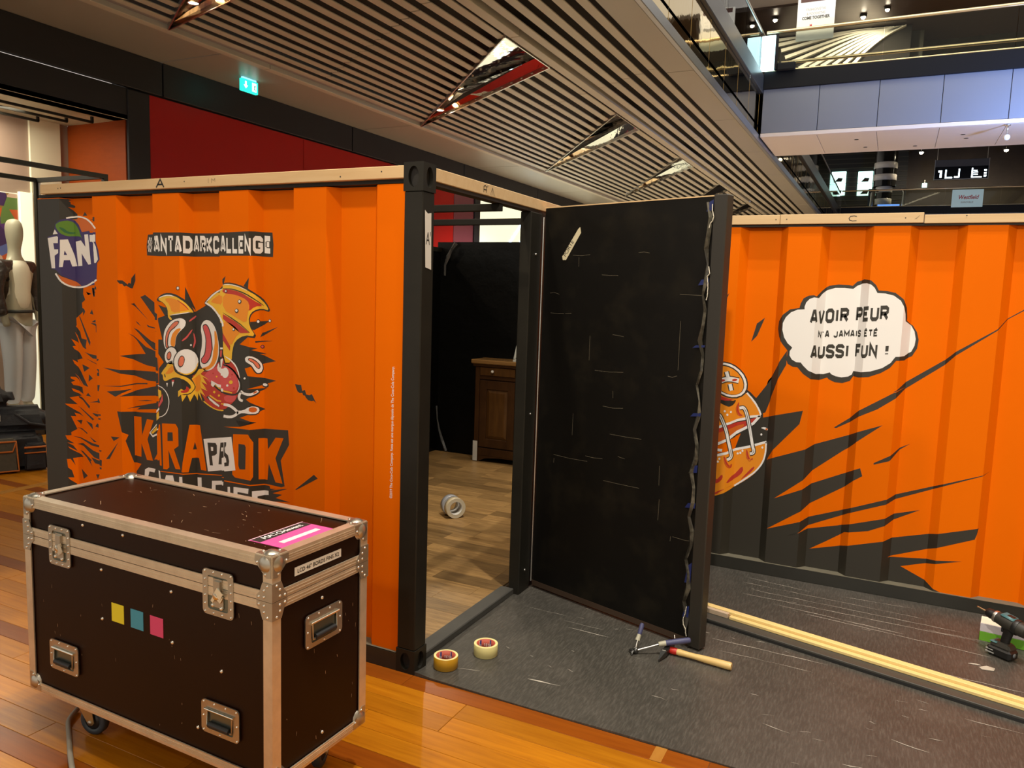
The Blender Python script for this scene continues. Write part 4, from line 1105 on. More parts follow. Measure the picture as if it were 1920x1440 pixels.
# dish frames: rounded plate with a rectangular pan sunk into the panel
def rrect(w, h, r, n=4):
    out = []
    for cx, cy, a0 in ((w / 2 - r, h / 2 - r, 0), (-w / 2 + r, h / 2 - r, 90), (-w / 2 + r, -h / 2 + r, 180), (w / 2 - r, -h / 2 + r, 270)):
        for k in range(n + 1):
            a = math.radians(a0 + 90 * k / n); out.append((cx + r * math.cos(a), cy + r * math.sin(a)))
    return out
def dish(P, w, h, iw, ih, dy, depth, name):
    """P(a, b, out): plate plane; returns the part"""
    o = rrect(w, h, 0.014); i = [(p[0], p[1] + dy) for p in rrect(iw, ih, 0.008)]
    n = len(o); mb = MB()
    t0 = 0.0035
    v = [P(a, b, 0) for a, b in o] + [P(a, b, t0) for a, b in o] + [P(a, b, t0) for a, b in i] + [P(a, b, 0.0006) for a, b in i]
    mb.add(v, [(k, (k + 1) % n, n + (k + 1) % n, n + k) for k in range(n)] + [(n + k, n + (k + 1) % n, 2 * n + (k + 1) % n, 2 * n + k) for k in range(n)] + [(2 * n + k, 2 * n + (k + 1) % n, 3 * n + (k + 1) % n, 3 * n + k) for k in range(n)])
    part = mb.build(name, M_ZINC, case)
    pan = MB(); pan.add([P(a, b, 0.0006) for a, b in i], [tuple(range(n))])
    pan.build('pan', M_GRN, part)
    return part
def latch(P, w, h, ang):
    part = dish(P, w, h, w * .66, h * .74, 0, 0.012, 'butterfly_latch')
    rb = MB()
    n0 = Vector(P(0, 0, 1)) - Vector(P(0, 0, 0))
    for k in range(4):
        a = -w * .42 + w * .84 * k / 3
        for b in (h * .445, -h * .445): rivet(rb, P(a, b, .0035), n0, .0038)
    for k in range(1, 5):
        b = -h * .445 + h * .89 * k / 5
        for a in (w * .42, -w * .42): rivet(rb, P(a, b, .0035), n0, .0038)
    rb.build('rivets', M_RIV, part)
    # strike plate, hook and folding butterfly wing
    mb = MB()
    def blk(a0, a1, b0, b1, d0, d1, rot=0.0, c=(0, 0)):
        pts = [(a0, b0), (a1, b0), (a1, b1), (a0, b1)]
        q = [(c[0] + (a - c[0]) * math.cos(rot) - (b - c[1]) * math.sin(rot), c[1] + (a - c[0]) * math.sin(rot) + (b - c[1]) * math.cos(rot)) for a, b in pts]
        mb.hexa([P(a, b, d0) for a, b in q], [P(a, b, d1) for a, b in q])
    blk(-.018, .018, .012, .044, .001, .004)
    blk(-.011, .013, .004, .038, .004, .009)
    blk(-.022, .022, -.040, -.010, .001, .004)
    mb.build('hook_plate', M_ZINC, part)
    mb = MB()
    blk(-.024, .024, -.006, .004, .008, .012, ang, (0, -.004))
    blk(-.010, .012, -.026, .010, .005, .008, ang, (0, -.004))
    blk(.004, .026, -.024, .004, .012, .014, ang, (0, -.004))
    mb.lathe([(.012, 0), (.012, .006), (.009, .008), (.0001, .008)], P(0, -.004, .006), n0, 14)
    mb.build('butterfly_wing', mat('bright_zinc', (0.78, 0.76, 0.66), rough=0.18, metal=1.0), part)
    mb = MB(); rivet(mb, P(-.02, -.036, .004), n0, .006); rivet(mb, P(.014, -.04, .004), n0, .006); rivet(mb, P(-.016, -.02, .004), n0, .005); mb.build('rivets', M_RIV, part)
def handle(P, w, h):
    part = dish(P, w, h, w * .70, h * .62, -h * .05, 0.012, 'recessed_handle')
    n0 = Vector(P(0, 0, 1)) - Vector(P(0, 0, 0))
    rb = MB()
    for a in (-.43, -.15, .15, .43): rivet(rb, P(w * a, h * .43, .0035), n0, .0034)
    for a, b in ((-.44, -.44), (.44, -.44), (-.44, 0), (.44, 0), (0, -.44)): rivet(rb, P(w * a, h * b, .0035), n0, .0034)
    rb.build('rivets', M_RIV, part)
    MB().tube([P(-w * .38, h * .24, .007), P(w * .38, h * .24, .007)], .004, 8).build('hinge_bar', mat('bright_zinc', (0.78, 0.76, 0.66)), part)
    mb = MB()
    mb.tube([P(-w * .33, h * .2, .005), P(-w * .33, -h * .24, .006), P(w * .33, -h * .24, .006), P(w * .33, h * .2, .005)], .0032, 8)
    mb.build('bail', M_ZINC, part)
    MB().tube([P(-w * .27, -h * .20, .007), P(w * .27, -h * .20, .007)], h * .085, 10).build('grip', M_RUBBER, part)
PF = lambda cx, cz: (lambda a, b, o: (cx - a, -T * .4 - o, cz + b))
PS = lambda cy, cz: (lambda a, b, o: (-T * .4 - o, cy + a, cz + b))
latch(PF(0.928, 0.690), .112, .132, 0.5)
latch(PF(0.202, 0.684), .122, .134, 1.0)
handle(PF(0.924, 0.311), .150, .102)
handle(PF(0.199, 0.304), .152, .100)
handle(PS(0.206, 0.563), .160, .102)
rb = MB()
for u, z in ((.73, .487), (.406, .645), (.405, .487), (.728, .649), (.815, .779), (.30, .25), (.62, .78), (.2, .45)):
    rivet(rb, (u, 0.004, z), (0, -1, 0), .0055)
for w_, z in ((.205, .645), (.208, .221)):
    rivet(rb, (0.004, w_, z), (-1, 0, 0), .0055)
rb.build('panel_rivets', M_RIV, case)
# coloured stickers
for u0, z0, nm, c in ((.653, .522, 'yellow_sticker', (0.78, 0.66, 0.02)), (.5625, .522, 'blue_sticker', (0.05, 0.30, 0.42)), (.473, .521, 'pink_sticker', (0.70, 0.06, 0.17))):
    MB().box(u0 - .029, u0 + .029, 0.0030, 0.0045, z0 - .030, z0 + .030).build(nm, mat(nm + '_paper', c, rough=0.6), case)
# white address label on the short side
lab = MB().box(0.0030, 0.0045, .090, .288, .746, .771).build('paper_label', mat('label_paper', (0.72, 0.69, 0.60), rough=0.6), case)
text_mesh('lettering', 'LCD 46" BORDS FINS X2', 0.0165, M_MARK, lab, frame_matrix((0.0026, .100, .7525), (0, 1, 0), (0, 0, 1), (1, 0, 0)), bold=0.0003, squeeze=1.0)
# pink sticker on the lid
st = MB().box(.030, .166, .080, .298, CH - .0042, CH - .0030).build('pink_label', mat('pink_print', (0.72, 0.10, 0.34), rough=0.5, noise=(60, (0.60, 0.06, 0.26), 0.6)), case)
MB().box(.1655, .170, .078, .300, CH - .0042, CH - .0026).build('label_border', mat('pale_pink', (0.85, 0.5, 0.6), rough=0.5), st)
MB().box(.128, .1655, .084, .296, CH - .0042, CH - .0027).build('dark_band', M_MARK, st)
MB().box(.068, .088, .115, .270, CH - .0042, CH - .0026).build('white_strip', mat('strip_white', (0.85, 0.78, 0.70), rough=0.6), st)
text_mesh('lettering', 'MATCHevent', 0.028, M_WHITE, st, frame_matrix((.137, .110, CH - .0020), (0, 1, 0), (1, 0, 0), (0, 0, 1)), bold=0.0006, squeeze=1.0)
# scratches on the lid
mb = MB(); rs = random.Random(4)
for i in range(42):
    u = rs.uniform(.08, .95); w_ = rs.uniform(.05, .36); L = rs.uniform(.004, .022) * (2.5 if i % 9 == 0 else 1); a = rs.uniform(-.5, .9)
    for q in stroke([(u, w_), (u + L * math.cos(a), w_ + L * math.sin(a))], rs.uniform(.0006, .0018)):
        mb.add([(p[0], p[1], CH - .0032) for p in q], [(0, 1, 2, 3)])
for i in range(26):
    u = rs.uniform(.06, 1.05); z = rs.uniform(.2, .64); L = rs.uniform(.003, .012)
    for q in stroke([(u, z), (u + rs.uniform(-.002, .002), z + L)], rs.uniform(.0006, .0014)):
        mb.add([(p[0], .0032, p[1]) for p in q], [(0, 1, 2, 3)])
for i in range(14):
    w_ = rs.uniform(.05, .36); z = rs.uniform(.2, .62); L = rs.uniform(.003, .014)
    for q in stroke([(w_, z), (w_ + rs.uniform(-.002, .002), z + L)], rs.uniform(.0006, .0014)):
        mb.add([(.0032, p[0], p[1]) for p in q], [(0, 1, 2, 3)])
mb.build('scratches', mat('ply_scratch', (0.36, 0.22, 0.12), rough=0.8), case)
# swivel castors
def castor(u, w_, spin):
    c = link('castor', None, case, loc=(u, w_, 0), rot=(0, 0, spin))
    MB().cbox(-.055, .055, -.045, .045, CB - .010, CB - .003, .002).build('top_plate', M_ZINC, c)
    mb = MB()
    for s in (-1, 1):
        mb.prism([(-.030, CB - .028), (.026, CB - .028), (.040, .05), (.030, .040), (.018, .040), (-.026, .11)], 'y', s * .022 - .0015, s * .022 + .0015)
    mb.box(-.030, .026, -.0235, .0235, CB - .030, CB - .024)
    mb.lathe([(.026, CB - .024), (.026, CB - .010)], n=18)
    mb.build('fork', mat('yellow_zinc', (0.50, 0.36, 0.16), rough=0.35, metal=0.8), c)
    prof = [(.030, -.014), (.044, -.015), (.050, -.010), (.050, .010), (.044, .015), (.030, .014), (.028, .004), (.028, -.004)]
    wh = MB().lathe(prof, (.024, 0, .0502), (0, 1, 0), 28, closed=True).build('wheel', mat('wheel_rubber', (0.035, 0.045, 0.055), rough=0.5), c)
    MB().lathe([(.0001, -.012), (.030, -.012), (.030, .012), (.0001, .012)], (.024, 0, .0502), (0, 1, 0), 20).build('hub', mat('hub_black', (0.02, 0.02, 0.02), rough=0.4), c)
    MB().lathe([(.0001, -.027), (.008, -.027), (.008, .027), (.0001, .027)], (.024, 0, .0502), (0, 1, 0), 10).build('axle', M_ZINC, c)
castor(CL - .18, .085, 2.9); castor(.10, .085, 0.4); castor(CL - .18, CW - .085, 0.3); castor(.12, CW - .085, 1.2)
# grey cable hanging to the floor beside the left castor
cb = thing('cable', 'grey cable trailing on the floor under the flight case', 'cable', (-0.80, -0.95, 0))
pts = [(-.10, .12, .012), (-.07, .07, .012), (-.045, .045, .012), (.02, .005, .012), (.093, -.042, .012), (.166, -.088, .012), (.25, -.135, .012), (.36, -.19, .012)]
P2 = [Vector(p) for p in pts]
for _ in range(2):
    q = [P2[0]]
    for a, b in zip(P2, P2[1:]): q += [a * .75 + b * .25, a * .25 + b * .75]
    P2 = q + [P2[-1]]
MB().tube(P2, .0085, 10).build('cord', mat('grey_cord', (0.26, 0.23, 0.18), rough=0.6), cb)

# ------------------------------------------------------------------ tape rolls
M_CARD = mat('cardboard_core', (0.50, 0.10, 0.06), rough=0.6)
def tape_roll(name, loc, r, h, ri, tape, side, label, rot=(0, 0, 0), core_print=True, group=None, mesh=None):
    t = link(name, None, None, label, 'tape roll', group, None, loc, rot)
    MB().lathe([(ri + .003, 0), (r - .001, 0), (r, .001), (r, h - .001), (r - .001, h), (ri + .003, h)], n=48).build('tape', [tape], t)
    mb = MB().lathe([(ri + .0031, h + .0002), (r - .0005, h + .0002)], n=48); mb.build('tape_side', side, t)
    core = MB().lathe([(ri, 0), (ri, h), (ri + .003, h), (ri + .003, 0)], n=48, closed=True).build('core', M_CARD if core_print else M_PAPER, t)
    if core_print:
        for a0, a1, m in ((.15, .35, M_BLUECORE), (.36, .42, M_WHITE), (2.6, 2.8, M_BLUECORE), (2.81, 2.88, M_WHITE), (4.0, 4.2, M_BLUECORE), (4.21, 4.26, M_WHITE), (1.4, 1.55, M_BLUECORE), (1.56, 1.6, M_WHITE), (5.2, 5.35, M_BLUECORE), (5.36, 5.4, M_WHITE)):
            n = 5; v = []
            for k in range(n + 1):
                a = a0 + (a1 - a0) * k / n
                v += [((ri - .0004) * math.cos(a), (ri - .0004) * math.sin(a), .002), ((ri - .0004) * math.cos(a), (ri - .0004) * math.sin(a), h - .002)]
            MB().add(v, [(2 * k, 2 * k + 2, 2 * k + 3, 2 * k + 1) for k in range(n)]).build('core_stripe', m, core)
        for k, a0 in enumerate((.6, 1.75, 2.95, 4.4, 5.55)):     # brand letters t e s a round the core
            for q in lettering('TESA', 0, 0, .007, .012, .0018, .3)[0]:
                MB().add([((ri - .0006) * math.cos(a0 + .55 - p[0] / ri), (ri - .0006) * math.sin(a0 + .55 - p[0] / ri), h * .36 + p[1]) for p in q], [(0, 1, 2, 3)]).build('core_letter', M_WHITE, core)
    return t
M_BLUECORE = mat('core_blue', (0.02, 0.05, 0.28), rough=0.5)
M_TAPEY = mat('mustard_tape', (0.50, 0.26, 0.012), rough=0.35)
M_TAPEC = mat('cream_tape', (0.66, 0.58, 0.24), rough=0.45)
M_TAPES = mat('tape_edge_cream', (0.80, 0.70, 0.30), rough=0.5)
tape_roll('tape_roll', (0.079, 0.119, 0.0065), 0.051, 0.050, 0.038, M_TAPEY, M_TAPES, 'mustard yellow tape roll lying on the mat beside the black post')
tape_roll('tape_roll', (0.169, 0.303, 0.0055), 0.052, 0.050, 0.038, M_TAPEC, M_TAPES, 'pale cream tape roll on the mat behind the mustard one')
# the two rolls standing on edge inside
M_TAPEG = mat('grey_tape', (0.32, 0.32, 0.33), rough=0.3)
M_TAPEW = mat('beige_tape', (0.55, 0.45, 0.28), rough=0.4)
ax = math.radians(-62)
d = Vector((math.sin(math.radians(52)), -math.cos(math.radians(52)), 0))      # axis of the standing rolls
def standing(name, c, r, h, ri, tm, sm, label):
    t = thing(name, label, 'tape roll', c, 0)
    def tr(mb): return mb.xf(Matrix.Translation((0, 0, r)))
    tr(MB().lathe([(ri + .004, 0), (r, 0), (r, h), (ri + .004, h)], (0, 0, 0), d, 40)).build('tape', tm, t)
    tr(MB().lathe([(ri + .004, h + .0003), (r - .0006, h + .0003)], (0, 0, 0), d, 40)).build('tape_side', sm, t)
    tr(MB().lathe([(ri, 0), (ri, h), (ri + .004, h), (ri + .004, 0)], (0, 0, 0), d, 40, closed=True)).build('core', M_PAPER, t)
    return t
standing('tape_roll', (-0.985, 1.975, 0.0202), 0.070, 0.045, 0.044, M_TAPEW, mat('tape_side_beige', (0.62, 0.54, 0.38), rough=0.5), 'beige tape roll standing on edge on the vinyl floor inside the booth')
standing('tape_roll', (-0.985 - d.x * .075, 1.975 - d.y * .075, 0.0202), 0.070, 0.050, 0.044, M_TAPEG, mat('tape_side_grey', (0.42, 0.42, 0.42), rough=0.5), 'silver grey tape roll standing on edge behind the beige one inside the booth')

# ------------------------------------------------------------------ hammer and pliers
M_ASH = mat('ash_handle', (0.66, 0.46, 0.17), rough=0.4, noise=(9, (0.55, 0.34, 0.11), 0.6), axis=(1, 6, 6))
M_REDP = mat('red_paint', (0.45, 0.018, 0.010), rough=0.35)
M_FORGE = mat('forged_steel', (0.10, 0.10, 0.095), rough=0.35, metal=0.9)
ham = thing('hammer', 'hammer with pale wooden handle and red neck lying on the mat at the door foot', 'hammer', (0.868, 0.715, 0.0055), math.atan2(-0.022, 0.272))
prof = [(.030, .0125), (.045, .0145), (.075, .0125), (.11, .0125), (.16, .0150), (.21, .0160), (.262, .0168), (.272, .0150)]
mb = MB(); mb.tube([(x, 0, .0175) for x, r in prof], [r for x, r in prof], 16); auto_smooth(mb.build('handle', M_ASH, ham), 60)
mb = MB(); mb.tube([(-.006, 0, .0175), (.006, 0, .0175), (.022, 0, .0175), (.034, 0, .0175)], [.0130, .0150, .0158, .0142], 16); mb.build('red_neck', M_REDP, ham)
mb = MB()
mb.cbox(-.022, .004, -.055, .03, .004, .034, .005)
mb.hexa([(-.022, -.055, .006), (.002, -.055, .006), (.002, -.055, .032), (-.022, -.055, .032)], [(-.014, -.105, .001), (-.010, -.105, .001), (-.010, -.105, .012), (-.014, -.105, .012)])
mb.lathe([(.013, 0), (.016, .004), (.016, .018), (.0001, .020)], (-.009, .028, .019), (0, 1, 0), 18)
mb.build('head', M_FORGE, ham)
pl = thing('pliers', 'open pliers with slate blue grips lying on the mat beside the hammer', 'pliers', (0.735, 0.640, 0.0055), 0)
M_GRIP = mat('slate_blue_grip', (0.055, 0.058, 0.13), rough=0.5)
M_GRIPG = mat('grey_grip', (0.40, 0.38, 0.28), rough=0.5)
# handle one runs to the right and rests over the hammer, handle two points up and back
mb = MB().tube([(.01, .0, .018), (.06, .028, .034), (.095, .048, .046)], [.005, .0045, .005], 10); mb.build('shank', M_STEEL, pl)
MB().tube([(.090, .045, .045), (.118, .060, .051)], [.010, .0115], 12).build('grip_collar', M_GRIPG, pl)
MB().tube([(.118, .060, .051), (.165, .082, .060), (.208, .102, .068), (.214, .105, .069)], [.012, .0130, .0125, .009], 12).build('grip', M_GRIP, pl)
MB().tube([(.0, .0, .02), (.002, .01, .045), (.003, .018, .058)], [.006, .005, .005], 10).build('shank', M_STEEL, pl)
MB().tube([(.002, .016, .054), (.006, .030, .078)], [.0105, .009], 12).build('grip_collar', M_GRIPG, pl)
MB().tube([(.006, .030, .078), (.010, .046, .112), (.011, .050, .122)], [.0095, .0105, .007], 12).build('grip', M_GRIP, pl)
mb = MB().lathe([(.013, -.008), (.013, .008), (.006, .011), (.0001, .011)], (.0, .0, .016), (-.3, -.6, .75), 14)
mb.tube([(.0, 0, .015), (-.018, -.004, .012), (-.030, .004, .006)], [.009, .008, .003], 8).tube([(.0, 0, .012), (-.012, -.016, .008), (-.006, -.03, .004)], [.009, .007, .003], 8)
mb.build('jaws', M_FORGE, pl)
MB().tube([(.150, .085, .070), (.146, .092, .082)], .003, 6).build('lever', M_STEEL, pl)

# ------------------------------------------------------------------ battens lying on the mat
bd = thing('black_board', 'long black board lying on the mat with pine battens on it', 'board', (0.62, 1.335, 0.0055), math.atan2(0.93 - 1.25, 2.2 - 0.9))
MB().cbox(-.05, 2.2, -.115, -.002, 0, .020, .002).build('plank', mat('board_black', (0.045, 0.042, 0.034), rough=0.5, noise=(6, (0.06, 0.055, 0.045), .6)), bd)
MB().box(-.05, 2.2, -.117, -.115, 0, .012).build('edge_band', M_RUBBER, bd)
for nm, y0, y1, z0, z1, m, x1, lab in (('pine_batten', -.052, -.026, .0206, .034, M_PINEY, 2.2, 'front pale pine batten lying along the black board on the mat'), ('pine_batten', -.022, .012, .0206, .046, M_PINEY, 2.2, 'thicker rear pine batten lying along the black board on the mat')):
    link_o = thing(nm, lab, 'batten', bd.location[:], bd.rotation_euler[2])
    MB().cbox(.44 if y0 < -.04 else -.05, x1, y0, y1, z0 if y0 < -.04 else .0205, z1, .0015).build('lath', m, link_o)
    if y0 > -.04:
        MB().cbox(-.05, x1, -.026, -.022, .0206, .032, .001).build('groove_face', mat('batten_shade', (0.50, 0.33, 0.16), rough=0.6, noise=(9, (0.42, 0.26, 0.12), 0.6), axis=(.3, 3, 3)), link_o)
pb = thing('short_batten', 'short greyish wooden piece lying in front of the rear pine batten near the door', 'batten', bd.location[:], bd.rotation_euler[2])
MB().cbox(-.05, .432, -.050, -.027, .0206, .044, .0015).build('lath', mat('grey_pine', (0.52, 0.40, 0.28), rough=0.6, noise=(9, (0.44, 0.32, 0.2), .6), axis=(.3, 3, 3)), pb)

# ------------------------------------------------------------------ cordless drill and carton
bx_ = thing('carton', 'white and green cardboard carton behind the cordless drill', 'carton', (2.116, 1.604, 0.0055), math.radians(-7.5))
M_CWH = mat('carton_white', (0.80, 0.78, 0.62), rough=0.6); M_CGR = mat('carton_green', (0.12, 0.34, 0.015), rough=0.6)
MB().cbox(0, .36, 0, .10, .045, .085, .0015).build('upper_half', mat('carton_grey_side', (0.55, 0.50, 0.52), rough=0.6), bx_)
MB().cbox(0, .36, 0, .10, 0, .0452, .0015).build('green_half', M_CGR, bx_)
MB().box(.001, .359, .001, .099, .085, .0856).build('white_top', M_CWH, bx_)
MB().box(.085, .105, .03, .06, .0856, .0860).build('green_mark', mat('green_dot', (0.45, 0.62, 0.05), rough=0.6), bx_)
dr = thing('cordless_drill', 'black and teal cordless drill standing on its battery at the right edge', 'drill', (2.196, 1.452, 0.0055), math.radians(-38))
M_DRK = mat('drill_black', (0.009, 0.009, 0.0085), rough=0.42); M_TEAL = mat('drill_teal', (0.05, 0.15, 0.165), rough=0.4)
M_DGR = mat('drill_grey', (0.028, 0.026, 0.020), rough=0.5)
# battery
mb = MB().cbox(-.058, .050, -.034, .034, 0, .046, .010); auto_smooth(mb.build('battery', M_DRK, dr), 30)
MB().cbox(-.060, -.02, -.035, .035, .010, .016, .001).build('battery_stripe', mat('battery_grey', (0.3, 0.3, 0.28), rough=0.4), dr)
MB().cbox(-.060, -.025, -.035, .035, .024, .028, .001).build('battery_stripe', mat('battery_grey', (0.3, 0.3, 0.28)), dr)
MB().lathe([(.0001, .002), (.010, .002), (.010, 0)], (.050, .0, .026), (1, 0, 0), 14).build('battery_button', mat('button_grey', (0.2, 0.22, 0.24), rough=0.3), dr)
bm = bmesh.new(); bmesh.ops.create_cube(bm, size=1)
for v in bm.verts:
    v.co = Vector((v.co.x * (.100 if v.co.z < 0 else .070) - .002, v.co.y * (.064 if v.co.z < 0 else .044), .058 + v.co.z * .026))
bmesh.ops.bevel(bm, geom=bm.edges[:], offset=.006, segments=2, affect='EDGES')
auto_smooth(MB().from_bm(bm).build('battery_shoe', M_DGR, dr), 40)
MB().cbox(-.048, -.016, -.030, .030, .0605, .0665, .003).build('teal_patch', M_TEAL, dr)
# grip
mb = MB().tube([(.004, 0, .060), (.006, 0, .085), (.012, 0, .115), (.016, 0, .145)], [.019, .0175, .0185, .021], 14)
for i in range(len(mb.v)): x, y, z = mb.v[i]; mb.v[i] = (x * 1.15 - .001, y * .86, z)
auto_smooth(mb.build('grip', M_DRK, dr), 50)
MB().cbox(-.018, -.008, -.006, .006, .112, .136, .003).build('trigger', mat('trigger_black', (0.02, 0.02, 0.02), rough=.4), dr)
# motor body along local -x (nose) to +x (tail), tipped up a little
Rm = Matrix.Translation((.012, 0, .163)) @ Matrix.Rotation(math.radians(8), 4, 'Y')
def rot(mb): return mb.xf(Rm)
auto_smooth(rot(MB().lathe([(.0001, .086), (.020, .086), (.030, .078), (.032, .05), (.032, -.012), (.028, -.034), (.026, -.052), (.0001, -.052)], (0, 0, 0), (1, 0, 0), 22)).build('motor_body', M_DGR, dr), 40)
mb = rot(MB().cbox(-.036, .030, -.024, .024, .020, .0355, .008))
auto_smooth(mb.build('teal_shell', M_TEAL, dr), 40)
rot(MB().box(-.01, .022, -.012, .012, .033, .036)).build('top_switch', M_DRK, dr)
rot(MB().lathe([(.0345, .046), (.0355, .044), (.0355, .028), (.0345, .026)], (0, 0, 0), (1, 0, 0), 22)).build('black_band', M_DRK, dr)
auto_smooth(rot(MB().lathe([(.0001, -.052), (.0265, -.052), (.0275, -.058), (.0265, -.064), (.0001, -.064)], (0, 0, 0), (1, 0, 0), 22)).build('silver_collar', M_STEEL, dr), 40)
auto_smooth(rot(MB().lathe([(.0001, -.064), (.022, -.064), (.022, -.084), (.018, -.100), (.010, -.106), (.0001, -.106)], (0, 0, 0), (1, 0, 0), 20)).build('chuck', M_DRK, dr), 40)
rot(MB().lathe([(.0001, -.150), (.003, -.150), (.0036, -.145), (.0036, -.106)], (0, 0, 0), (1, 0, 0), 10)).build('bit', mat('bit_brass', (0.75, 0.62, 0.36), rough=0.3, metal=1.0), dr)
# scrap of paper by the drill
ps = MB().add([(0, 0, .006), (.045, .006, .007), (.05, .02, .014), (.04, .045, .006), (.02, .035, .012), (-.01, .02, .0065)], [(0, 1, 4, 5), (1, 2, 3, 4)]).build('paper_scrap', mat('scrap', (0.45, 0.40, 0.32), rough=0.8), label='small torn paper scrap on the mat in front of the drill', cat='paper scrap', loc=(2.10, 1.26, 0))

# ------------------------------------------------------------------ old cabinet inside the booth
M_OAK = mat('old_oak', (0.060, 0.024, 0.006), rough=0.45, spec=0.3, noise=(5, (0.028, 0.010, 0.003), 0.8), axis=(2, 2, .7))
M_OAKP = mat('oak_panel', (0.095, 0.040, 0.008), rough=0.45, spec=0.3, noise=(5, (0.045, 0.017, 0.004), 0.8), axis=(5, 5, .6))
M_OAKT = mat('oak_top', (0.28, 0.15, 0.05), rough=0.25, noise=(5, (0.2, 0.1, 0.03), 0.6), axis=(.6, 4, 4))
cab = thing('cabinet', 'old brown wooden cabinet with drawer and panelled door standing inside the dark booth', 'cabinet', (-1.76, 3.635, 0.0205))
MB().cbox(-.035, .86, -.03, .235, .905, .945, .008).build('top', M_OAKT, cab)
MB().cbox(-.02, .845, -.015, .235, .880, .905, .006).build('cornice', M_OAK, cab)
MB().box(0, .82, .02, .23, .06, .88).build('body', M_OAK, cab)
for x in (0, .775):
    MB().cbox(x, x + .045, 0, .045, 0, .88, .004).build('stile', M_OAK, cab)
MB().cbox(.045, .775, .004, .03, .765, .80, .002).build('rail', M_OAK, cab)
MB().cbox(.045, .775, .004, .03, .06, .13, .002).build('rail', M_OAK, cab)
MB().prism([(.045, .06), (.775, .06), (.775, .0), (.70, .035), (.55, .05), (.27, .05), (.12, .035), (.045, .0)], 'y', .006, .03).build('apron', M_OAK, cab)
for x0, x1 in ((.05, .405), (.415, .77)):
    dw = MB().cbox(x0, x1, -.006, .03, .80, .875, .004).build('drawer', M_OAKP, cab)
    k = MB().lathe([(.006, 0), (.006, .010), (.014, .016), (.013, .024), (.006, .028), (.0001, .0285)], ((x0 + x1) / 2 - .04, -.006, .842), (0, -1, 0), 16).build('knob', mat('glass_knob', (0.75, 0.70, 0.62), rough=0.1), dw)
    dd = MB().cbox(x0, x0 + .07, 0, .03, .14, .755, .003).cbox(x1 - .07, x1, 0, .03, .14, .755, .003).cbox(x0 + .07, x1 - .07, 0, .03, .14, .22, .003).cbox(x0 + .07, x1 - .07, 0, .03, .675, .755, .003).build('door', M_OAK, cab)
    MB().hexa([(x0 + .07, .014, .22), (x1 - .07, .014, .22), (x1 - .07, .014, .675), (x0 + .07, .014, .675)], [(x0 + .10, .004, .25), (x1 - .10, .004, .25), (x1 - .10, .004, .645), (x0 + .10, .004, .645)]).build('panel', M_OAKP, dd)
MB().box(-.006, .040, -.002, .0, .005, .19).build('white_tape', mat('white_tape', (0.62, 0.60, 0.54), rough=0.5), cab)
MB().box(.003, .017, -.001, .001, .006, .012).build('foot_chip', M_MARK, cab)
br = thing('mounting_plate', 'white metal mounting plate with keyhole slots leaning on the cabinet top', 'mounting plate', (-1.395, 3.66, 0.9658))
pl_ = [(0, 0), (.30, 0), (.30, .155), (.035, .155), (.022, .150)]
mb = MB().prism([(x, z) for x, z in pl_], 'y', .0, .004); mb.xf(Matrix.Rotation(math.radians(-8), 4, 'X')); plate = mb.build('plate', mat('plate_white', (0.52, 0.54, 0.50), rough=0.5), br)
mb = MB()
for x, z in ((.055, .115), (.035, .03), (.125, .03), (.15, .115)):
    pts = [(x + .009 * math.cos(2 * PI * k / 14), z + .009 * math.sin(2 * PI * k / 14)) for k in range(14)]
    mb.add([(p[0], -.0008, p[1]) for p in pts], [tuple(range(14))]); mb.add([(x - .004, -.0009, z - .028), (x + .004, -.0009, z - .028), (x + .004, -.0009, z), (x - .004, -.0009, z)], [(0, 1, 2, 3)])
    pts = [(x - .025 + .004 * math.cos(2 * PI * k / 10), z - .01 + .004 * math.sin(2 * PI * k / 10)) for k in range(10)]
    mb.add([(p[0], -.0008, p[1]) for p in pts], [tuple(range(10))])
mb.xf(Matrix.Rotation(math.radians(-8), 4, 'X')); mb.build('keyholes', M_MARK, plate)
add_light('added_booth_fill', 'AREA', (-1.0, 1.9, 3.9), 20, WARM, (-1.0, 2.0, 0), shape='DISK', size=0.3)  # added fill light for the booth interior, not a real fitting

# ------------------------------------------------------------------ shop window: mannequin, poster, tool bags
man = thing('mannequin', 'pale headed mannequin in dark jacket, white shirt and light trousers behind the shop window', 'mannequin', (-6.5, 2.385, 0.15), math.radians(20))
# local +x faces the hall side of the window
def skin_body(name, joints, edges, m, parent, sub=2):
    me = bpy.data.meshes.new(name)
    me.from_pydata([j[0] for j in joints], edges, [])
    o = bpy.data.objects.new(name, me); COL.objects.link(o); o.parent = parent
    md = o.modifiers.new('skin', 'SKIN'); md.use_smooth_shade = True
    for i, j in enumerate(joints):
        sv = me.skin_vertices[0].data[i]; r = j[1]; sv.radius = r if isinstance(r, tuple) else (r, r)
        sv.use_root = (i == 0)
    s = o.modifiers.new('sub', 'SUBSURF'); s.levels = sub; s.render_levels = sub
    me.materials.append(m)
    return o
M_MANN = mat('mannequin_grey', (0.42, 0.37, 0.27), rough=0.4)
M_TROU = mat('pale_trousers', (0.58, 0.58, 0.62), rough=0.7); M_SHIRT = mat('cream_shirt', (0.78, 0.70, 0.56), rough=0.7, bump=(12, .5, .02))
M_JACK = mat('dark_leather', (0.035, 0.022, 0.020), rough=0.25, bump=(18, .8, .02))
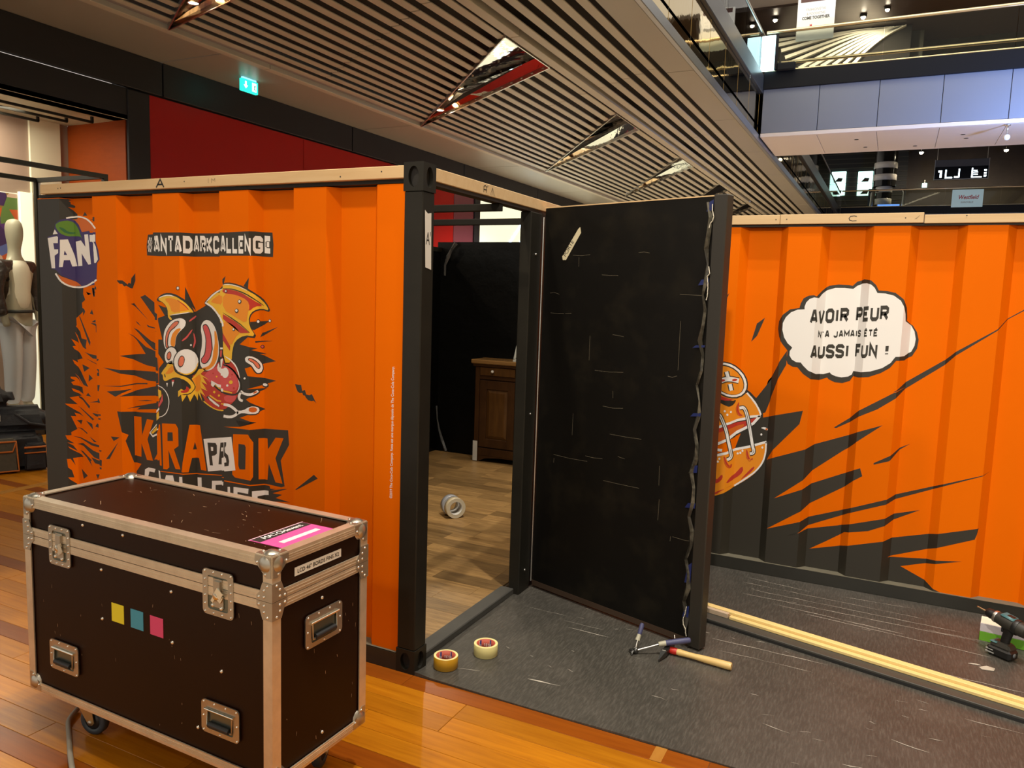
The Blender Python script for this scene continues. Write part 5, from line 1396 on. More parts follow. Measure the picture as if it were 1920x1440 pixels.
J = [((0, 0, 1.08), (.12, .15)), ((0, 0, 1.28), (.10, .13)), ((0, 0, 1.48), (.12, .17)), ((0, 0, 1.60), (.07, .08)), ((0, 0, 1.70), .055), ((.01, 0, 1.80), (.085, .075)), ((.005, 0, 1.93), (.10, .082)), ((0, 0, 2.02), (.06, .055)),
     ((0, .19, 1.53), .06), ((0, .25, 1.28), .048), ((.06, .24, 1.02), .038), ((.08, .23, .92), .035), ((0, -.19, 1.53), .06), ((0, -.25, 1.28), .048), ((.06, -.24, 1.02), .038), ((.08, -.23, .92), .035),
     ((0, .09, .95), .09), ((.02, .10, .52), .062), ((0, .10, .10), .045), ((.07, .10, .04), .04), ((0, -.09, .95), .09), ((.02, -.10, .52), .062), ((0, -.10, .10), .045), ((.07, -.10, .04), .04)]
ED = [(0, 1), (1, 2), (2, 3), (3, 4), (4, 5), (5, 6), (6, 7), (2, 8), (8, 9), (9, 10), (10, 11), (2, 12), (12, 13), (13, 14), (14, 15), (0, 16), (16, 17), (17, 18), (18, 19), (0, 20), (20, 21), (21, 22), (22, 23)]
MB().cbox(-.28, .28, -.32, .32, -.08, 0.0, .004).build('plinth', M_WHITE, man)
skin_body('body', J, ED, M_MANN, man)
skin_body('shirt', [((0, 0, 1.04), (.135, .165)), ((0, 0, 1.28), (.118, .15)), ((.0, 0, 1.50), (.135, .19)), ((0, 0, 1.62), (.085, .10))], [(0, 1), (1, 2), (2, 3)], M_SHIRT, man)
skin_body('trousers', [((0, 0, 1.05), (.145, .175)), ((0, .09, .93), .115), ((.02, .10, .52), .090), ((0, .10, .10), .072), ((0, -.09, .93), .115), ((.02, -.10, .52), .090), ((0, -.10, .10), .072)], [(0, 1), (1, 2), (2, 3), (0, 4), (4, 5), (5, 6)], M_TROU, man)
skin_body('jacket', [((-.05, 0, 1.06), (.12, .19)), ((-.05, 0, 1.30), (.11, .17)), ((-.045, 0, 1.52), (.12, .20)), ((0, .20, 1.54), .08), ((0, .27, 1.28), .068), ((.06, .255, 1.02), .055), ((0, -.20, 1.54), .08), ((0, -.27, 1.28), .068), ((.06, -.255, 1.02), .055)], [(0, 1), (1, 2), (2, 3), (3, 4), (4, 5), (2, 6), (6, 7), (7, 8)], M_JACK, man)
MB().tube([(.135 * math.cos(a), .165 * math.sin(a), 1.075) for a in [2 * PI * k / 24 for k in range(24)]], .016, 8, closed=True).build('belt', M_MARK, man)
po = thing('poster', 'colourful abstract poster on the wall behind the mannequin', 'poster', (-7.025, 1.9, 0.95))
def poster_mat():
    m = mat('poster_print', (0.3, 0.1, 0.3), rough=0.5)
    nt = m.node_tree; N = nt.nodes; L = nt.links
    tc = N.new('ShaderNodeTexCoord'); vo = N.new('ShaderNodeTexVoronoi'); vo.inputs['Scale'].default_value = 7.0
    L.new(tc.outputs['Object'], vo.inputs['Vector'])
    rp = N.new('ShaderNodeValToRGB'); cr = rp.color_ramp; cr.interpolation = 'CONSTANT'
    cols = [(0.05, 0.02, 0.09), (0.25, 0.14, 0.03), (0.10, 0.03, 0.16), (0.55, 0.09, 0.02), (0.04, 0.03, 0.05), (0.10, 0.13, 0.35), (0.6, 0.4, 0.3), (0.12, 0.2, 0.05)]
    for i, c in enumerate(cols):
        e = cr.elements[i] if i < 2 else cr.elements.new(i / len(cols))
        e.position = i / len(cols); e.color = (*c, 1)
    sp = N.new('ShaderNodeSeparateColor'); L.new(vo.outputs['Color'], sp.inputs[0]); L.new(sp.outputs[0], rp.inputs[0]); L.new(rp.outputs[0], N['Principled BSDF'].inputs['Base Color'])
    return m
MB().cbox(0, .012, 0, .85, 0, 1.52, .002).build('print', poster_mat(), po)
MB().box(-.004, .0, -.01, .86, -.01, 1.53).build('backing', M_WHITE, po)
M_BAGB = mat('bag_black', (0.012, 0.012, 0.015), rough=0.6, bump=(8, .6, .03)); M_BAGG = mat('bag_grey_canvas', (0.07, 0.06, 0.04), rough=0.8, noise=(40, (0.10, 0.085, 0.06), .6)); M_PIPE = mat('orange_piping', (0.50, 0.13, 0.01), rough=0.6)
bag = thing('tool_bag', 'grey and black tool bag with orange piping on the floor below the shop window', 'tool bag', (-4.72, 1.16, 0), math.radians(62))
def soft(w, d_, h, m, name, parent, off=(0, 0, 0), bev=.03, sub=1, squash=None):
    bm = bmesh.new(); bmesh.ops.create_cube(bm, size=1)
    for v in bm.verts:
        k = 1.0 if v.co.z < 0 else (squash or .88)
        v.co = Vector((v.co.x * w * k + off[0], v.co.y * d_ * k + off[1], (v.co.z + .5) * h + off[2]))
    bmesh.ops.bevel(bm, geom=bm.edges[:], offset=bev, segments=3, affect='EDGES')
    return auto_smooth(MB().from_bm(bm).build(name, m, parent), 60)
soft(.62, .30, .30, M_BAGB, 'body', bag, (0, .12, 0), .04)
pk = soft(.30, .07, .27, M_BAGG, 'front_pocket', bag, (-.05, -.06, 0.01), .012)
fr = [(-.185, -.10, .26), (.085, -.10, .26), (.10, -.10, .02), (-.20, -.10, .02)]
MB().tube(fr + [fr[0]], .008, 8).build('piping', M_PIPE, pk)
MB().tube([(-.185, -.104, .25), (-.16, -.106, .18), (.06, -.106, .18), (.085, -.104, .25)], .007, 8).build('piping', M_PIPE, pk)
sd = soft(.16, .10, .22, M_BAGB, 'side_pocket', bag, (.22, -.03, .01), .012)
MB().tube([(.14, -.085, .20), (.30, -.085, .20), (.305, -.06, .21)], .008, 8).build('piping', M_PIPE, sd)
MB().tube([(.14, -.085, .155), (.305, -.085, .155)], .006, 8).build('piping', M_PIPE, sd)
bag2 = thing('backpack', 'black backpack piled on the tool bag below the shop window', 'backpack', (-4.86, 1.36, 0.30), math.radians(55))
soft(.56, .30, .20, M_BAGB, 'body', bag2, (0, 0, .005), .06, squash=.75)
soft(.34, .24, .20, M_BAGB, 'top_bag', bag2, (-.16, 0, .19), .07, squash=.7)
MB().tube([(.0, -.15, .16), (.1, -.17, .08), (.22, -.15, .05)], .012, 8).build('strap', M_CHARC, bag2)
MB().cbox(-.13, -.10, -.155, -.15, .10, .16, .002).build('tag', M_PAPER, bag2)
cl = thing('jacket', 'black coat hanging down from the bags at the left picture edge', 'coat', (-5.05, 1.12, 0.0), math.radians(60))
soft(.30, .12, .95, M_BAGB, 'cloth', cl, (-.05, 0.16, 0), .05, squash=.35)

# ------------------------------------------------------------------ printed artwork, outlines in millimetres on the unrolled walls
PRINT = {'K': M_PRINTBLACK, 'O': M_ORANGE, 'W': M_WHITE, 'Y': mat('print_yellow', (0.86, 0.50, 0.025), rough=0.5), 'y': mat('print_amber', (0.84, 0.28, 0.008), rough=0.5),
 'o': mat('print_orange', (0.62, 0.13, 0.008), rough=0.5), 'r': mat('print_red', (0.50, 0.035, 0.018), rough=0.5), 'p': mat('print_pink', (0.66, 0.085, 0.085), rough=0.5), 's': mat('print_salmon', (0.74, 0.19, 0.10), rough=0.5),
 'B': mat('print_navy', (0.040, 0.024, 0.135), rough=0.5), 'G': mat('print_green', (0.10, 0.24, 0.012), rough=0.5), 'g': mat('print_dark_green', (0.02, 0.13, 0.04), rough=0.5)}
def unpack(t):
    v = [int(a) for a in t.split()]; out = []; x = y = 0
    for i in range(0, len(v), 2):
        x += v[i]; y += v[i + 1]; out.append((x / 1000.0, y / 1000.0))
    return out
ART_A = [
 ('black_edge', 'K', 1, '0 1962 190 0 23 0 16 -4 -14 -5 9 -6 -1 -9 27 -9 -1 -9 -37 2 53 -34 0 -11 10 -137 3 -187 16 -37 -5 -34 8 32 -7 -26 16 -30 -27 -16 2 -26 14 -5 8 -13 -18 -22 1 21 -30 -20 -23 -14 1 -37 -4 -7 28 -26 10 -34 40 -5 -10 -35 5 -15 -26 10 -22 29 -31 49 22 -59 -39 22 20 -36 -15 -2 8 -15 32 -20 20 -26 -40 -10 3 -14 -25 16 8 -21 36 -38 55 -79 -35 7 -56 59 44 -60 -39 41 -25 2 1 -9 20 -12 -19 -8 10 -15 52 -10 7 -35 -68 29 8 -16 45 -22 -63 -11 36 -37 -61 6 14 -11 43 -30 43 -27 -55 19 8 -20 -25 3 28 -70 -29 -16 1 -16 -34 0 15 -21 31 -23 -32 6 27 -17 20 -31 -44 28 7 -12 72 -46 -59 -6 11 -39 -21 35 -21 0 8 -46 17 -15 10 -39 -29 2 10 -13 30 -23 28 -63 -32 -80 22 -82 -68 -192 -162 0'),
 ('black_shard', 'K', 1, '314 1499 40 -8 -24 -8'),
 ('black_shard', 'K', 1, '361 1519 117 -20 -108 -24 -7 22'),
 ('black_shard', 'K', 1, '356 1411 10 -26 -28 4'),
 ('black_shard', 'K', 1, '376 1359 104 -10 -130 -3'),
 ('black_shard', 'K', 1, '341 1341 135 0 -2 -41'),
 ('black_shard', 'K', 1, '253 1373 8 -2 76 -127 -4 -19 -14 18'),
 ('black_shard', 'K', 1, '288 1191 29 -7 171 -18 -14 -10 -123 5'),
 ('black_shard', 'K', 1, '298 1158 46 -16 142 -27 1 -33 -108 1 104 17 -8 10'),
 ('black_shard', 'K', 1, '267 1125 58 -15 -45 -23'),
 ('black_shard', 'K', 1, '318 1077 28 -19 -33 -20'),
 ('black_shard', 'K', 1, '376 1026 113 11 -10 -33'),
 ('black_shard', 'K', 1, '307 979 23 -18 -41 3'),
 ('black_shard', 'K', 1, '317 930 160 38 11 -21'),
 ('black_shard', 'K', 1, '232 957 27 -5 60 -42 -7 -14 -48 41 -29 11'),
 ('black_shard', 'K', 1, '227 903 23 -9 98 -49 -12 -7 -68 40'),
 ('black_shard', 'K', 1, '332 877 158 -10 -3 -7 -126 2'),
 ('black_shard', 'K', 1, '344 886 147 2 -3 -8'),
 ('black_shard', 'K', 1, '220 829 36 3 -13 -25'),
 ('black_shard', 'K', 1, '283 831 49 -12 5 -29 -26 19'),
 ('black_shard', 'K', 1, '371 826 102 -31 -118 12'),
 ('black_shard', 'K', 1, '221 791 30 -4 41 -20 -3 -6 -32 16'),
 ('black_shard', 'K', 1, '199 747 38 -9 94 -21 158 -15 -4 -6 -161 8 -87 28'),
 ('black_shard', 'K', 1, '309 750 54 -23 -20 -3'),
 ('black_shard', 'K', 1, '220 703 34 7 81 -32 153 -26 -2 -31 -147 22 -80 50'),
 ('black_shard', 'K', 1, '231 669 21 -3 69 -41 -12 -5 13 -26 -42 42'),
 ('black_shard', 'K', 1, '316 641 169 -28 -1 -9 -140 9'),
 ('black_shard', 'K', 1, '235 571 49 -33 -33 -21'),
 ('black_shard', 'K', 1, '350 554 29 4 -15 -27'),
 ('black_shard', 'K', 1, '541 1009 156 21 -94 -42'),
 ('black_shard', 'K', 1, '562 783 66 3 -45 -24'),
 ('black_shard', 'K', 1, '619 763 -70 -96 -28 -5'),
 ('black_shard', 'K', 1, '305 1878 18 20 19 -18'),
 ('black_shard', 'K', 1, '361 1861 123 6 -1 -22'),
 ('black_shard', 'K', 1, '313 1500 37 -12 -23 -5'),
 ('black_shard', 'K', 1, '363 1522 114 -21 -107 -20'),
 ('black_shard', 'K', 1, '364 1537 118 -10 1 -15'),
 ('black_shard', 'K', 1, '762 1485 34 11 162 -87 -1 -29 -98 12'),
 ('black_shard', 'K', 1, '697 1449 20 5 16 -16 89 -68 -95 65'),
 ('black_shard', 'K', 1, '724 1367 19 -8 17 -16 -23 12'),
 ('black_shard', 'K', 1, '802 1353 23 -7 130 -20 -143 15'),
 ('black_shard', 'K', 1, '710 1332 30 -8 54 -30 62 -33 -62 24 159 -45 -102 -8 -58 38 -45 36'),
 ('black_shard', 'K', 1, '682 1306 48 -24 63 -38 161 -43 4 -62 -164 15 -68 16 -83 24 85 10 63 5 -28 31 -33 33'),
 ('black_shard', 'K', 1, '518 1127 126 -3 81 -1 233 5 1 -46 -17 -5 -142 2 -76 15 -75 11'),
 ('black_shard', 'K', 1, '509 1034 139 12 75 14 75 6 2 -6 -77 -6 -76 -13'),
 ('black_shard', 'K', 1, '636 992 86 33 220 49 16 1 -1 -57 -236 -22'),
 ('black_shard', 'K', 1, '724 971 69 10 42 0 -42 -5'),
 ('black_shard', 'K', 1, '669 931 50 13 235 49 1 -40 -237 -26 27 14'),
 ('black_shard', 'K', 1, '1136 1542 48 -113 -50 52'),
 ('black_shard', 'K', 1, '1427 1562 0 19 19 14 -10 -32'),
 ('black_shard', 'K', 1, '1553 1554 32 37 -6 -48'),
 ('black_shard', 'K', 1, '1631 1331 9 19 90 31'),
 ('black_shard', 'K', 1, '1609 1314 91 4 -89 -12'),
 ('black_shard', 'K', 1, '1589 1398 93 7 -77 -43 -15 5'),
 ('black_shard', 'K', 1, '1683 641 100 21 -88 -33 56 1 -38 -20 85 -8 -115 -12'),
 ('black_shard', 'K', 1, '1893 682 103 79 21 -14 -118 -66'),
 ('black_shard', 'K', 1, '967 1454 36 -10 20 -2 10 -38 -23 0'),
 ('flying_bat', 'K', 1, '636 1562 28 0 22 -19 5 10 8 -6 4 29 26 23 0 -37 -21 -37 -9 0 -19 12 -10 -4 -8 12 -11 0'),
 ('flying_bat', 'K', 1, '1891 1144 19 -2 14 1 7 -26 14 6 8 -19 16 -2 14 6 12 -18 12 -19 -13 10 -13 -3 -18 2 -12 10 -6 9 -9 0 -5 10 -14 -2 -12 6 -9 17'),
 ('bat_shadow', 'K', 1, '963 1390 47 14 47 6 104 15 23 4 58 27 27 30 148 24 69 -19 69 -112 21 -49 -48 -34 92 -15 -27 -7 69 -17 -32 -1 86 -27 -68 -15 -50 -12 -41 -12 16 -32 144 -16 -77 -25 -73 -19 98 7 -38 -17 -64 -37 49 -24 42 -18 -27 -10 -61 -19 -41 -15 89 -16 -120 4 3 0 27 -29 -99 -10 153 2 208 11 6 -65 -49 -76 23 -115 -83 -30 0 -93 -447 -43 -532 -17 2 124 38 43 -48 3 -36 111 14 30 -29 14 -31 103 124 -1 217 16 12 283 -8 -86 4 153 2 75'),
 ('orange_gap', 'O', 2, '964 1376 27 -86 -29 -1'),
 ('orange_gap', 'O', 2, '961 1238 1 -17 36 -37 -35 -33'),
 ('orange_gap', 'O', 2, '957 1016 8 2 -1 -22 -8 -3'),
 ('title_letter', 'O', 3, '701 892 50 1 2 -93 38 86 47 -1 -46 -100 36 -104 -43 -1 -37 79 -3 -68 -44 3'),
 ('title_letter', 'O', 3, '838 689 109 157 11 35 7 1 6 -202 -13 1 -1 29 -4 -5'),
 ('title_letter', 'O', 3, '978 888 92 7 17 -20 1 -84 -31 -20 42 -92 -34 -2 -46 85 4 -83 -16 -12 -26 -1'),
 ('title_letter', 'O', 3, '1146 894 54 -1 39 -215 -36 0 -12 57 -36 -1 -16 -69 -34 1'),
 ('title_letter', 'O', 3, '1484 886 91 8 25 -35 -2 -158 -11 -16 -93 2 -17 12'),
 ('title_letter', 'O', 3, '1622 877 44 0 3 -49 45 58 46 2 -47 -96 41 -111 -41 1 -40 82 -8 -77 -43 1'),
 ('letter_counter', 'K', 4, '1015 849 34 3 2 -41 -37 -4'),
 ('letter_counter', 'K', 4, '1169 811 9 -36 -18 0'),
 ('letter_counter', 'K', 4, '1517 845 37 1 7 -12 -4 -101 -35 -4 -7 17'),
 ('title_card', 'W', 4, '1222 830 252 43 23 -152 -68 -14 -3 4 -177 -34'),
 ('card_letter', 'K', 5, '1248 816 52 4 9 -11 0 -38 -13 -11 -20 -5 6 -45 -20 -2'),
 ('card_letter', 'W', 6, '1270 798 15 0 0 -18 -13 -1'),
 ('card_letter', 'K', 5, '1332 825 94 17 -1 -70 -9 -3 -79 -47 -19 -2'),
 ('card_letter', 'W', 6, '1338 803 84 15 -1 -18 -86 -16'),
 ('card_letter', 'K', 5, '1429 843 13 1 -2 -17 -8 -10 2 -21 18 -11 7 -27 -4 -22 -26 -6 -1 17 14 4 -3 18 -12 10'),
 ('orange_line', 'O', 3, '962 654 143 6 87 0 233 19 0 -3 -233 -21 -87 0 -144 -5'),
 ('orange_line', 'O', 3, '1427 665 164 0 80 2 115 -5 -103 -14 -6 13 -86 -1 -164 0'),
 ('subtitle_letter', 'W', 3, '769 630 26 13 50 -1 -8 -19 -36 1 -11 -32 -26 -3'),
 ('subtitle_letter', 'W', 3, '948 655 10 -2 6 -51 -11 -1'),
 ('subtitle_letter', 'W', 3, '999 638 48 5 16 -56 -83 -2'),
 ('subtitle_letter', 'W', 3, '1089 642 20 2 4 -79 -27 -4'),
 ('subtitle_letter', 'W', 3, '1179 639 26 2 2 -81 -26 -4'),
 ('subtitle_letter', 'W', 3, '1274 635 147 22 -1 -17 -123 -22 -1 -65 -26 -4'),
 ('subtitle_letter', 'W', 3, '1447 637 15 2 3 -68 -18 -2'),
 ('subtitle_letter', 'W', 3, '1484 642 92 4 -3 -24 -64 0 -4 -44 -22 -4'),
 ('subtitle_letter', 'W', 3, '1593 635 78 2 1 -19 -55 -8 0 -37 -24 2'),
 ('badge_blue', 'B', 2, '73 1772 49 9 29 -4 -22 34 8 26 39 20 30 9 35 -5 33 -25 22 -37 57 5 5 -9 132 -1 -1 -50 17 -36 9 -47 -20 -18 -8 -84 -152 -31 -55 -1 -26 15 -84 36 -43 29 -33 3'),
 ('badge_orange', 'o', 3, '228 1861 77 8 39 -13 27 -21 116 -30 2 -13 -136 12 -57 -5 -22 37 -28 21'),
 ('badge_orange', 'o', 3, '144 1583 110 -40 26 -14 -61 -5 -46 22'),
 ('badge_ring', 'W', 4, '203 1863 2 1 4 1 6 1 8 2 8 1 12 1 14 1 15 0 13 -1 12 -1 11 -2 11 -3 10 -3 9 -4 9 -5 8 -5 8 -5 7 -6 7 -6 97 -12 5 -5 3 -3 2 -2 10 4 -2 2 -3 3 -5 5 -7 7 -97 12 -8 6 -8 6 -9 5 -9 5 -11 4 -11 4 -12 3 -12 2 -14 2 -14 1 -15 0 -14 -1 -12 -1 -8 -1 -9 -2 -6 -2 -4 -1 -2 0'),
 ('badge_ring', 'W', 4, '121 1585 2 -3 6 -5 7 -8 11 -11 13 -10 13 -8 9 -7 11 -6 9 -4 10 -3 10 -3 9 -1 14 0 17 0 18 1 18 2 19 4 19 6 19 7 19 9 104 6 9 5 5 2 -7 7 -5 -3 -9 -4 -104 -6 -19 -9 -18 -7 -17 -5 -17 -3 -17 -2 -17 -1 -16 0 -14 0 -9 1 -9 2 -9 3 -9 4 -9 5 -9 7 -8 7 -12 9 -10 11 -8 8 -5 5 -2 3'),
 ('badge_ring', 'W', 3, '132 1809 -17 -25 40 3'),
 ('leaf', 'G', 4, '142 1834 13 7 20 6 18 6 17 2 16 -4 17 -8 16 -14 13 -16 8 -16 8 -17 9 -17 1 -3 -8 12 -14 5 -18 1 -25 0 -20 -2 -17 3 -15 6 -13 9 -14 11 -10 11 -5 10'),
 ('leaf_vein', 'g', 5, '173 1820 12 -3 11 -6 9 -9 15 -4 23 -1 7 -3 -18 -4 -12 -2 -13 2 -12 3 -9 7 -9 8 -8 9'),
 ('badge_letter', 'W', 5, '74 1766 74 9 9 -5 -3 -30 -37 0 7 -31 31 0 -1 -19 -29 -13 1 -64 -28 0'),
 ('badge_letter', 'W', 5, '171 1757 36 4 47 -133 -31 -3 -10 32 -27 -2 -6 -35 -23 -1 11 80'),
 ('badge_letter', 'W', 5, '247 1751 41 6 33 -32 -6 61 29 2 16 -149 -20 -3 -50 56 3 -62 -32 -2'),
 ('badge_letter', 'W', 5, '355 1784 133 -2 -1 -35 -13 0 17 -25 13 -61 -18 -18 -11 0 -3 57 -102 51 -14 -1'),
 ('badge_letter', 'B', 6, '191 1704 11 -22 -15 0'),
 ('ear', 'K', 3, '966 1486 18 12 20 8 24 4 26 0 27 -4 27 -8 20 -11 16 -14 15 -16 10 -15 5 -15 -2 -9 -7 -3 -27 -5 -57 -7 -40 -4 -8 -1 -4 10 -2 21 -7 17 -14 13 -16 8 -19 2 -11 4 -1 5'),
 ('ear', 'Y', 4, '971 1483 17 9 20 6 24 4 25 -1 25 -5 25 -8 19 -12 15 -13 13 -15 10 -12 6 -9 -1 -4 -7 1 -13 -1 -19 -3 -27 -5 -41 -7 -23 -5 -5 -1 -2 7 0 17 -6 16 -12 14 -18 11 -22 8'),
 ('ear_inner', 'y', 5, '1018 1484 20 4 21 -1 24 -4 24 -9 18 -11 14 -12 10 -10 -4 -8 -16 -3 -21 -4 -34 -5 -19 7 -6 19 -12 16 -19 12'),
 ('ear_edge', 'W', 6, '972 1484 3 1 4 1 8 2 9 2 9 3 8 1 9 2 9 1 8 0 9 0 8 -1 9 -1 7 0 4 -1 3 1 -2 1 -4 1 -6 2 -9 2 -9 1 -9 0 -10 0 -9 -1 -9 -2 -9 -2 -10 -3 -9 -3 -6 -3 -4 -2 -2 -1'),
 ('ear_edge', 'r', 6, '1094 1480 3 -2 6 -3 9 -5 8 -6 7 -6 7 -6 5 -5 5 -6 4 -4 2 -2 2 -1 0 2 -2 3 -4 5 -4 6 -6 6 -6 6 -8 5 -8 6 -9 4 -7 3'),
 ('ear_edge', 'W', 6, '1049 1408 5 0 8 1 13 1 17 2 16 2 12 2 11 2 10 2 7 2 5 2 3 1 -3 0 -5 0 -8 -2 -10 -1 -10 -2 -13 -2 -16 -2 -17 -3 -12 -2 -8 -1 -5 -1'),
 ('ear', 'Y', 4, '1033 1402 8 1 8 -3 8 -8 1 -5 -6 -2 -8 3 -10 9'),
 ('ear', 'K', 3, '1239 1467 2 8 15 14 26 20 29 17 103 14 15 12 1 9 15 5 28 1 31 -4 35 -7 40 -12 32 -19 24 -16 17 -15 18 -19 14 -22 -7 -9 -28 6 -18 0 -17 -5 -12 -8 -9 -12 -4 -15 0 -20 8 -24 17 -28 -6 -11 -32 4 -34 -6 -25 -15 -16 -18 -7 -22 -7 -24 -6 -27 -17 -15 -29 -2 -13 43 3 85 -7 54 -89 19 -23 22 -27 22 -21 12 -13 3'),
 ('ear', 'Y', 4, '1261 1481 26 20 26 17 102 13 14 12 0 11 13 6 25 1 30 -3 35 -7 40 -13 34 -18 24 -17 16 -15 16 -15 12 -16 -5 -6 -22 5 -17 0 -17 -5 -14 -9 -10 -14 -5 -17 1 -20 7 -22 15 -24 -5 -10 -29 3 -31 -7 -27 -14 -18 -17 -8 -20 -6 -25 -3 -29 -14 -16 -25 -2 -13 41 0 83 -7 53 -89 20 -19 21 -22 18 -19 14 -16 9'),
 ('ear_inner', 'r', 5, '1436 1537 14 1 27 -2 39 -6 38 -11 35 -16 24 -15 24 -13 2 -7 -20 -1 -16 -7 -11 -11 -9 -1 -9 10 -16 15 -25 20 -35 14 -46 9 -24 9 1 8'),
 ('ear_inner', 'y', 5, '1292 1488 40 22 93 -3 1 -28 -11 -12 -97 2 -20 3 -17 4'),
 ('ear_inner', 'y', 6, '1450 1518 38 -2 37 -6 35 -11 21 -13 6 -15 0 -15 -7 -16 -5 -19 -4 -21 -17 -4 -32 13 -35 15 -38 15 -20 26 1 36'),
 ('ear_inner', 'r', 6, '1429 1426 77 -31 82 -45 -54 -4 -105 59'),
 ('ear_inner', 'K', 7, '1429 1432 47 -22 56 -26 56 -33 1 1 -53 35 -57 27 -50 19'),
 ('ear_inner', 'y', 6, '1444 1395 32 -9 26 -13 21 -16 4 -13 -15 -10 -14 -16 -15 -24 -19 -2 -24 18 -12 30 0 40'),
 ('ear_inner', 'r', 7, '1428 1341 44 -56 -2 -21 -43 45'),
 ('ear_edge', 'K', 7, '1429 1540 3 -1 7 0 11 -1 14 0 15 -1 16 -2 17 -3 17 -4 18 -5 17 -5 17 -6 13 -8 12 -7 10 -6 10 -7 9 -6 7 -4 4 -3 3 -1 1 0 -3 2 -4 4 -7 5 -8 6 -10 7 -10 7 -11 7 -13 8 -17 6 -18 6 -18 4 -17 4 -17 3 -17 2 -15 0 -15 0 -10 0 -8 0'),
 ('ear_edge', 'W', 8, '1243 1469 3 -1 6 -3 9 -4 12 -5 12 -6 10 -8 11 -8 10 -10 8 -9 8 -9 6 -8 78 -5 4 -6 2 -5 1 -4 0 -3 0 -2 0 -2 0 -1 10 1 0 2 0 3 1 3 -2 5 -2 6 -4 7 -5 8 -6 8 -82 7 -9 9 -10 10 -11 9 -11 8 -12 6 -13 6 -9 4 -6 3 -3 1'),
 ('ear_edge', 'W', 8, '1250 1474 4 2 8 4 10 7 12 9 13 9 13 8 12 7 13 6 83 6 7 3 2 3 -4 0 -8 -3 -84 -4 -14 -6 -13 -7 -14 -8 -12 -9 -12 -10 -9 -8 -6 -6 -2 -3'),
 ('ear_edge', 'W', 8, '1431 1556 3 0 6 0 9 0 12 0 13 0 12 -1 14 -2 14 -2 13 -3 12 -3 12 -4 10 -3 8 -3 6 -2 3 0 -3 1 -5 3 -7 3 -11 4 -11 4 -12 3 -14 3 -14 3 -14 2 -13 0 -13 1 -12 -1 -9 -1 -6 -1 -3 0'),
 ('spot', 'K', 8, '1543 1485 -2 -5 -4 -3 -5 -2 -6 1 -4 4 -2 4 2 5 4 4 6 2 5 -2 5 -3'),
 ('spot', 'W', 9, '1538 1486 -2 -3 -3 -3 -5 0 -3 2 -1 4 1 3 4 3 4 0 3 -2'),
 ('spot', 'K', 8, '1525 1444 -2 -5 -4 -3 -6 -2 -5 1 -5 4 -1 4 2 5 4 4 6 2 5 -2 5 -3'),
 ('spot', 'W', 9, '1520 1445 -2 -3 -3 -3 -5 0 -3 2 -2 4 2 3 3 3 5 0 3 -2'),
 ('spot', 'K', 8, '1458 1528 -1 -3 -3 -2 -4 -1 -4 0 -3 3 -1 3 1 3 3 3 4 1 4 -1 3 -2'),
 ('spot', 'W', 9, '1454 1529 -1 -2 -2 -2 -3 0 -3 2 -1 2 1 3 3 1 3 0 2 -1'),
 ('spot', 'K', 8, '1504 1361 -1 -4 -4 -3 -4 -1 -5 0 -3 3 -1 4 1 4 3 3 5 1 4 -1 4 -3'),
 ('spot', 'W', 9, '1499 1362 -1 -3 -2 -2 -4 0 -3 1 -1 3 1 3 3 2 4 0 2 -2'),
 ('drop', 'K', 3, '1632 1401 -2 -5 -2 -4 -5 -1 -4 1 -3 4 -1 4 2 5 2 3 5 2 4 -1 3 -4'),
 ('drop', 'W', 4, '1629 1400 -1 -3 -3 -3 -3 0 -3 3 -1 3 1 4 3 2 3 0 3 -2'),
 ('drop', 'K', 3, '1691 1405 -1 -3 -4 -3 -4 -2 -5 1 -3 3 -1 4 1 3 3 3 5 1 4 0 4 -3'),
 ('drop', 'W', 4, '1688 1405 -1 -3 -3 -2 -4 0 -3 2 -1 3 1 3 3 2 4 0 3 -2'),
 ('drop', 'K', 3, '1651 1289 -2 -4 -4 -3 -4 -1 -4 1 -3 3 -2 4 2 4 3 3 4 2 4 -2 4 -3'),
 ('drop', 'p', 4, '1646 1289 -1 -3 -2 -2 -4 0 -2 2 -1 3 1 3 2 2 4 0 2 -2'),
 ('drop', 'K', 3, '1111 1535 -1 -5 -4 -3 -6 -2 -6 1 -4 4 -1 4 2 5 4 3 5 1 6 -1 4 -3'),
 ('drop', 'W', 4, '1108 1535 -1 -4 -4 -3 -4 0 -4 3 -1 3 1 4 4 2 4 1 4 -3'),
 ('brow', 'W', 4, '1005 1261 -4 12 -1 12 0 12 1 12 3 12 4 11 6 11 8 10 9 9 10 9 10 7 12 6 11 4 12 4 11 2 10 2 9 0 5 -1 5 -2 4 -3 4 -4 2 -4 1 -6 -1 -5 -1 -6 -3 -7 -4 -6 -6 -6 -6 -7 -7 -6 -8 -6 -6 -6 -5 -6 -4 -7 -3 -9 -3 -11 -1 -13 -4 -10 -6 -7 -8 -4 -11 -1 -10 -2 -8 -1 -8 -2 -6 -1 -5 1 -4 5'),
 ('brow_filling', 'y', 5, '1066 1260 -7 1 -6 3 -4 4 -2 6 0 8 1 8 2 8 3 8 4 9 5 8 6 6 7 6 8 6 8 4 7 2 7 2 7 0 3 -1 0 -3 -3 -5 -7 -6 -6 -7 -5 -5 -5 -6 -3 -5 -3 -6 -2 -8 -2 -10 -1 -11 -2 -8 -4 -5'),
 ('brow_filling', 'K', 5, '1012 1259 -2 25 3 23 7 20 15 20 22 20 20 13 18 4 10 -1 1 -6 -5 -8 -12 -10 -14 -11 -18 -10 -13 -12 -6 -13 -5 -15 -3 -17 0 -13 5 -9 -3 -7 -12 -3'),
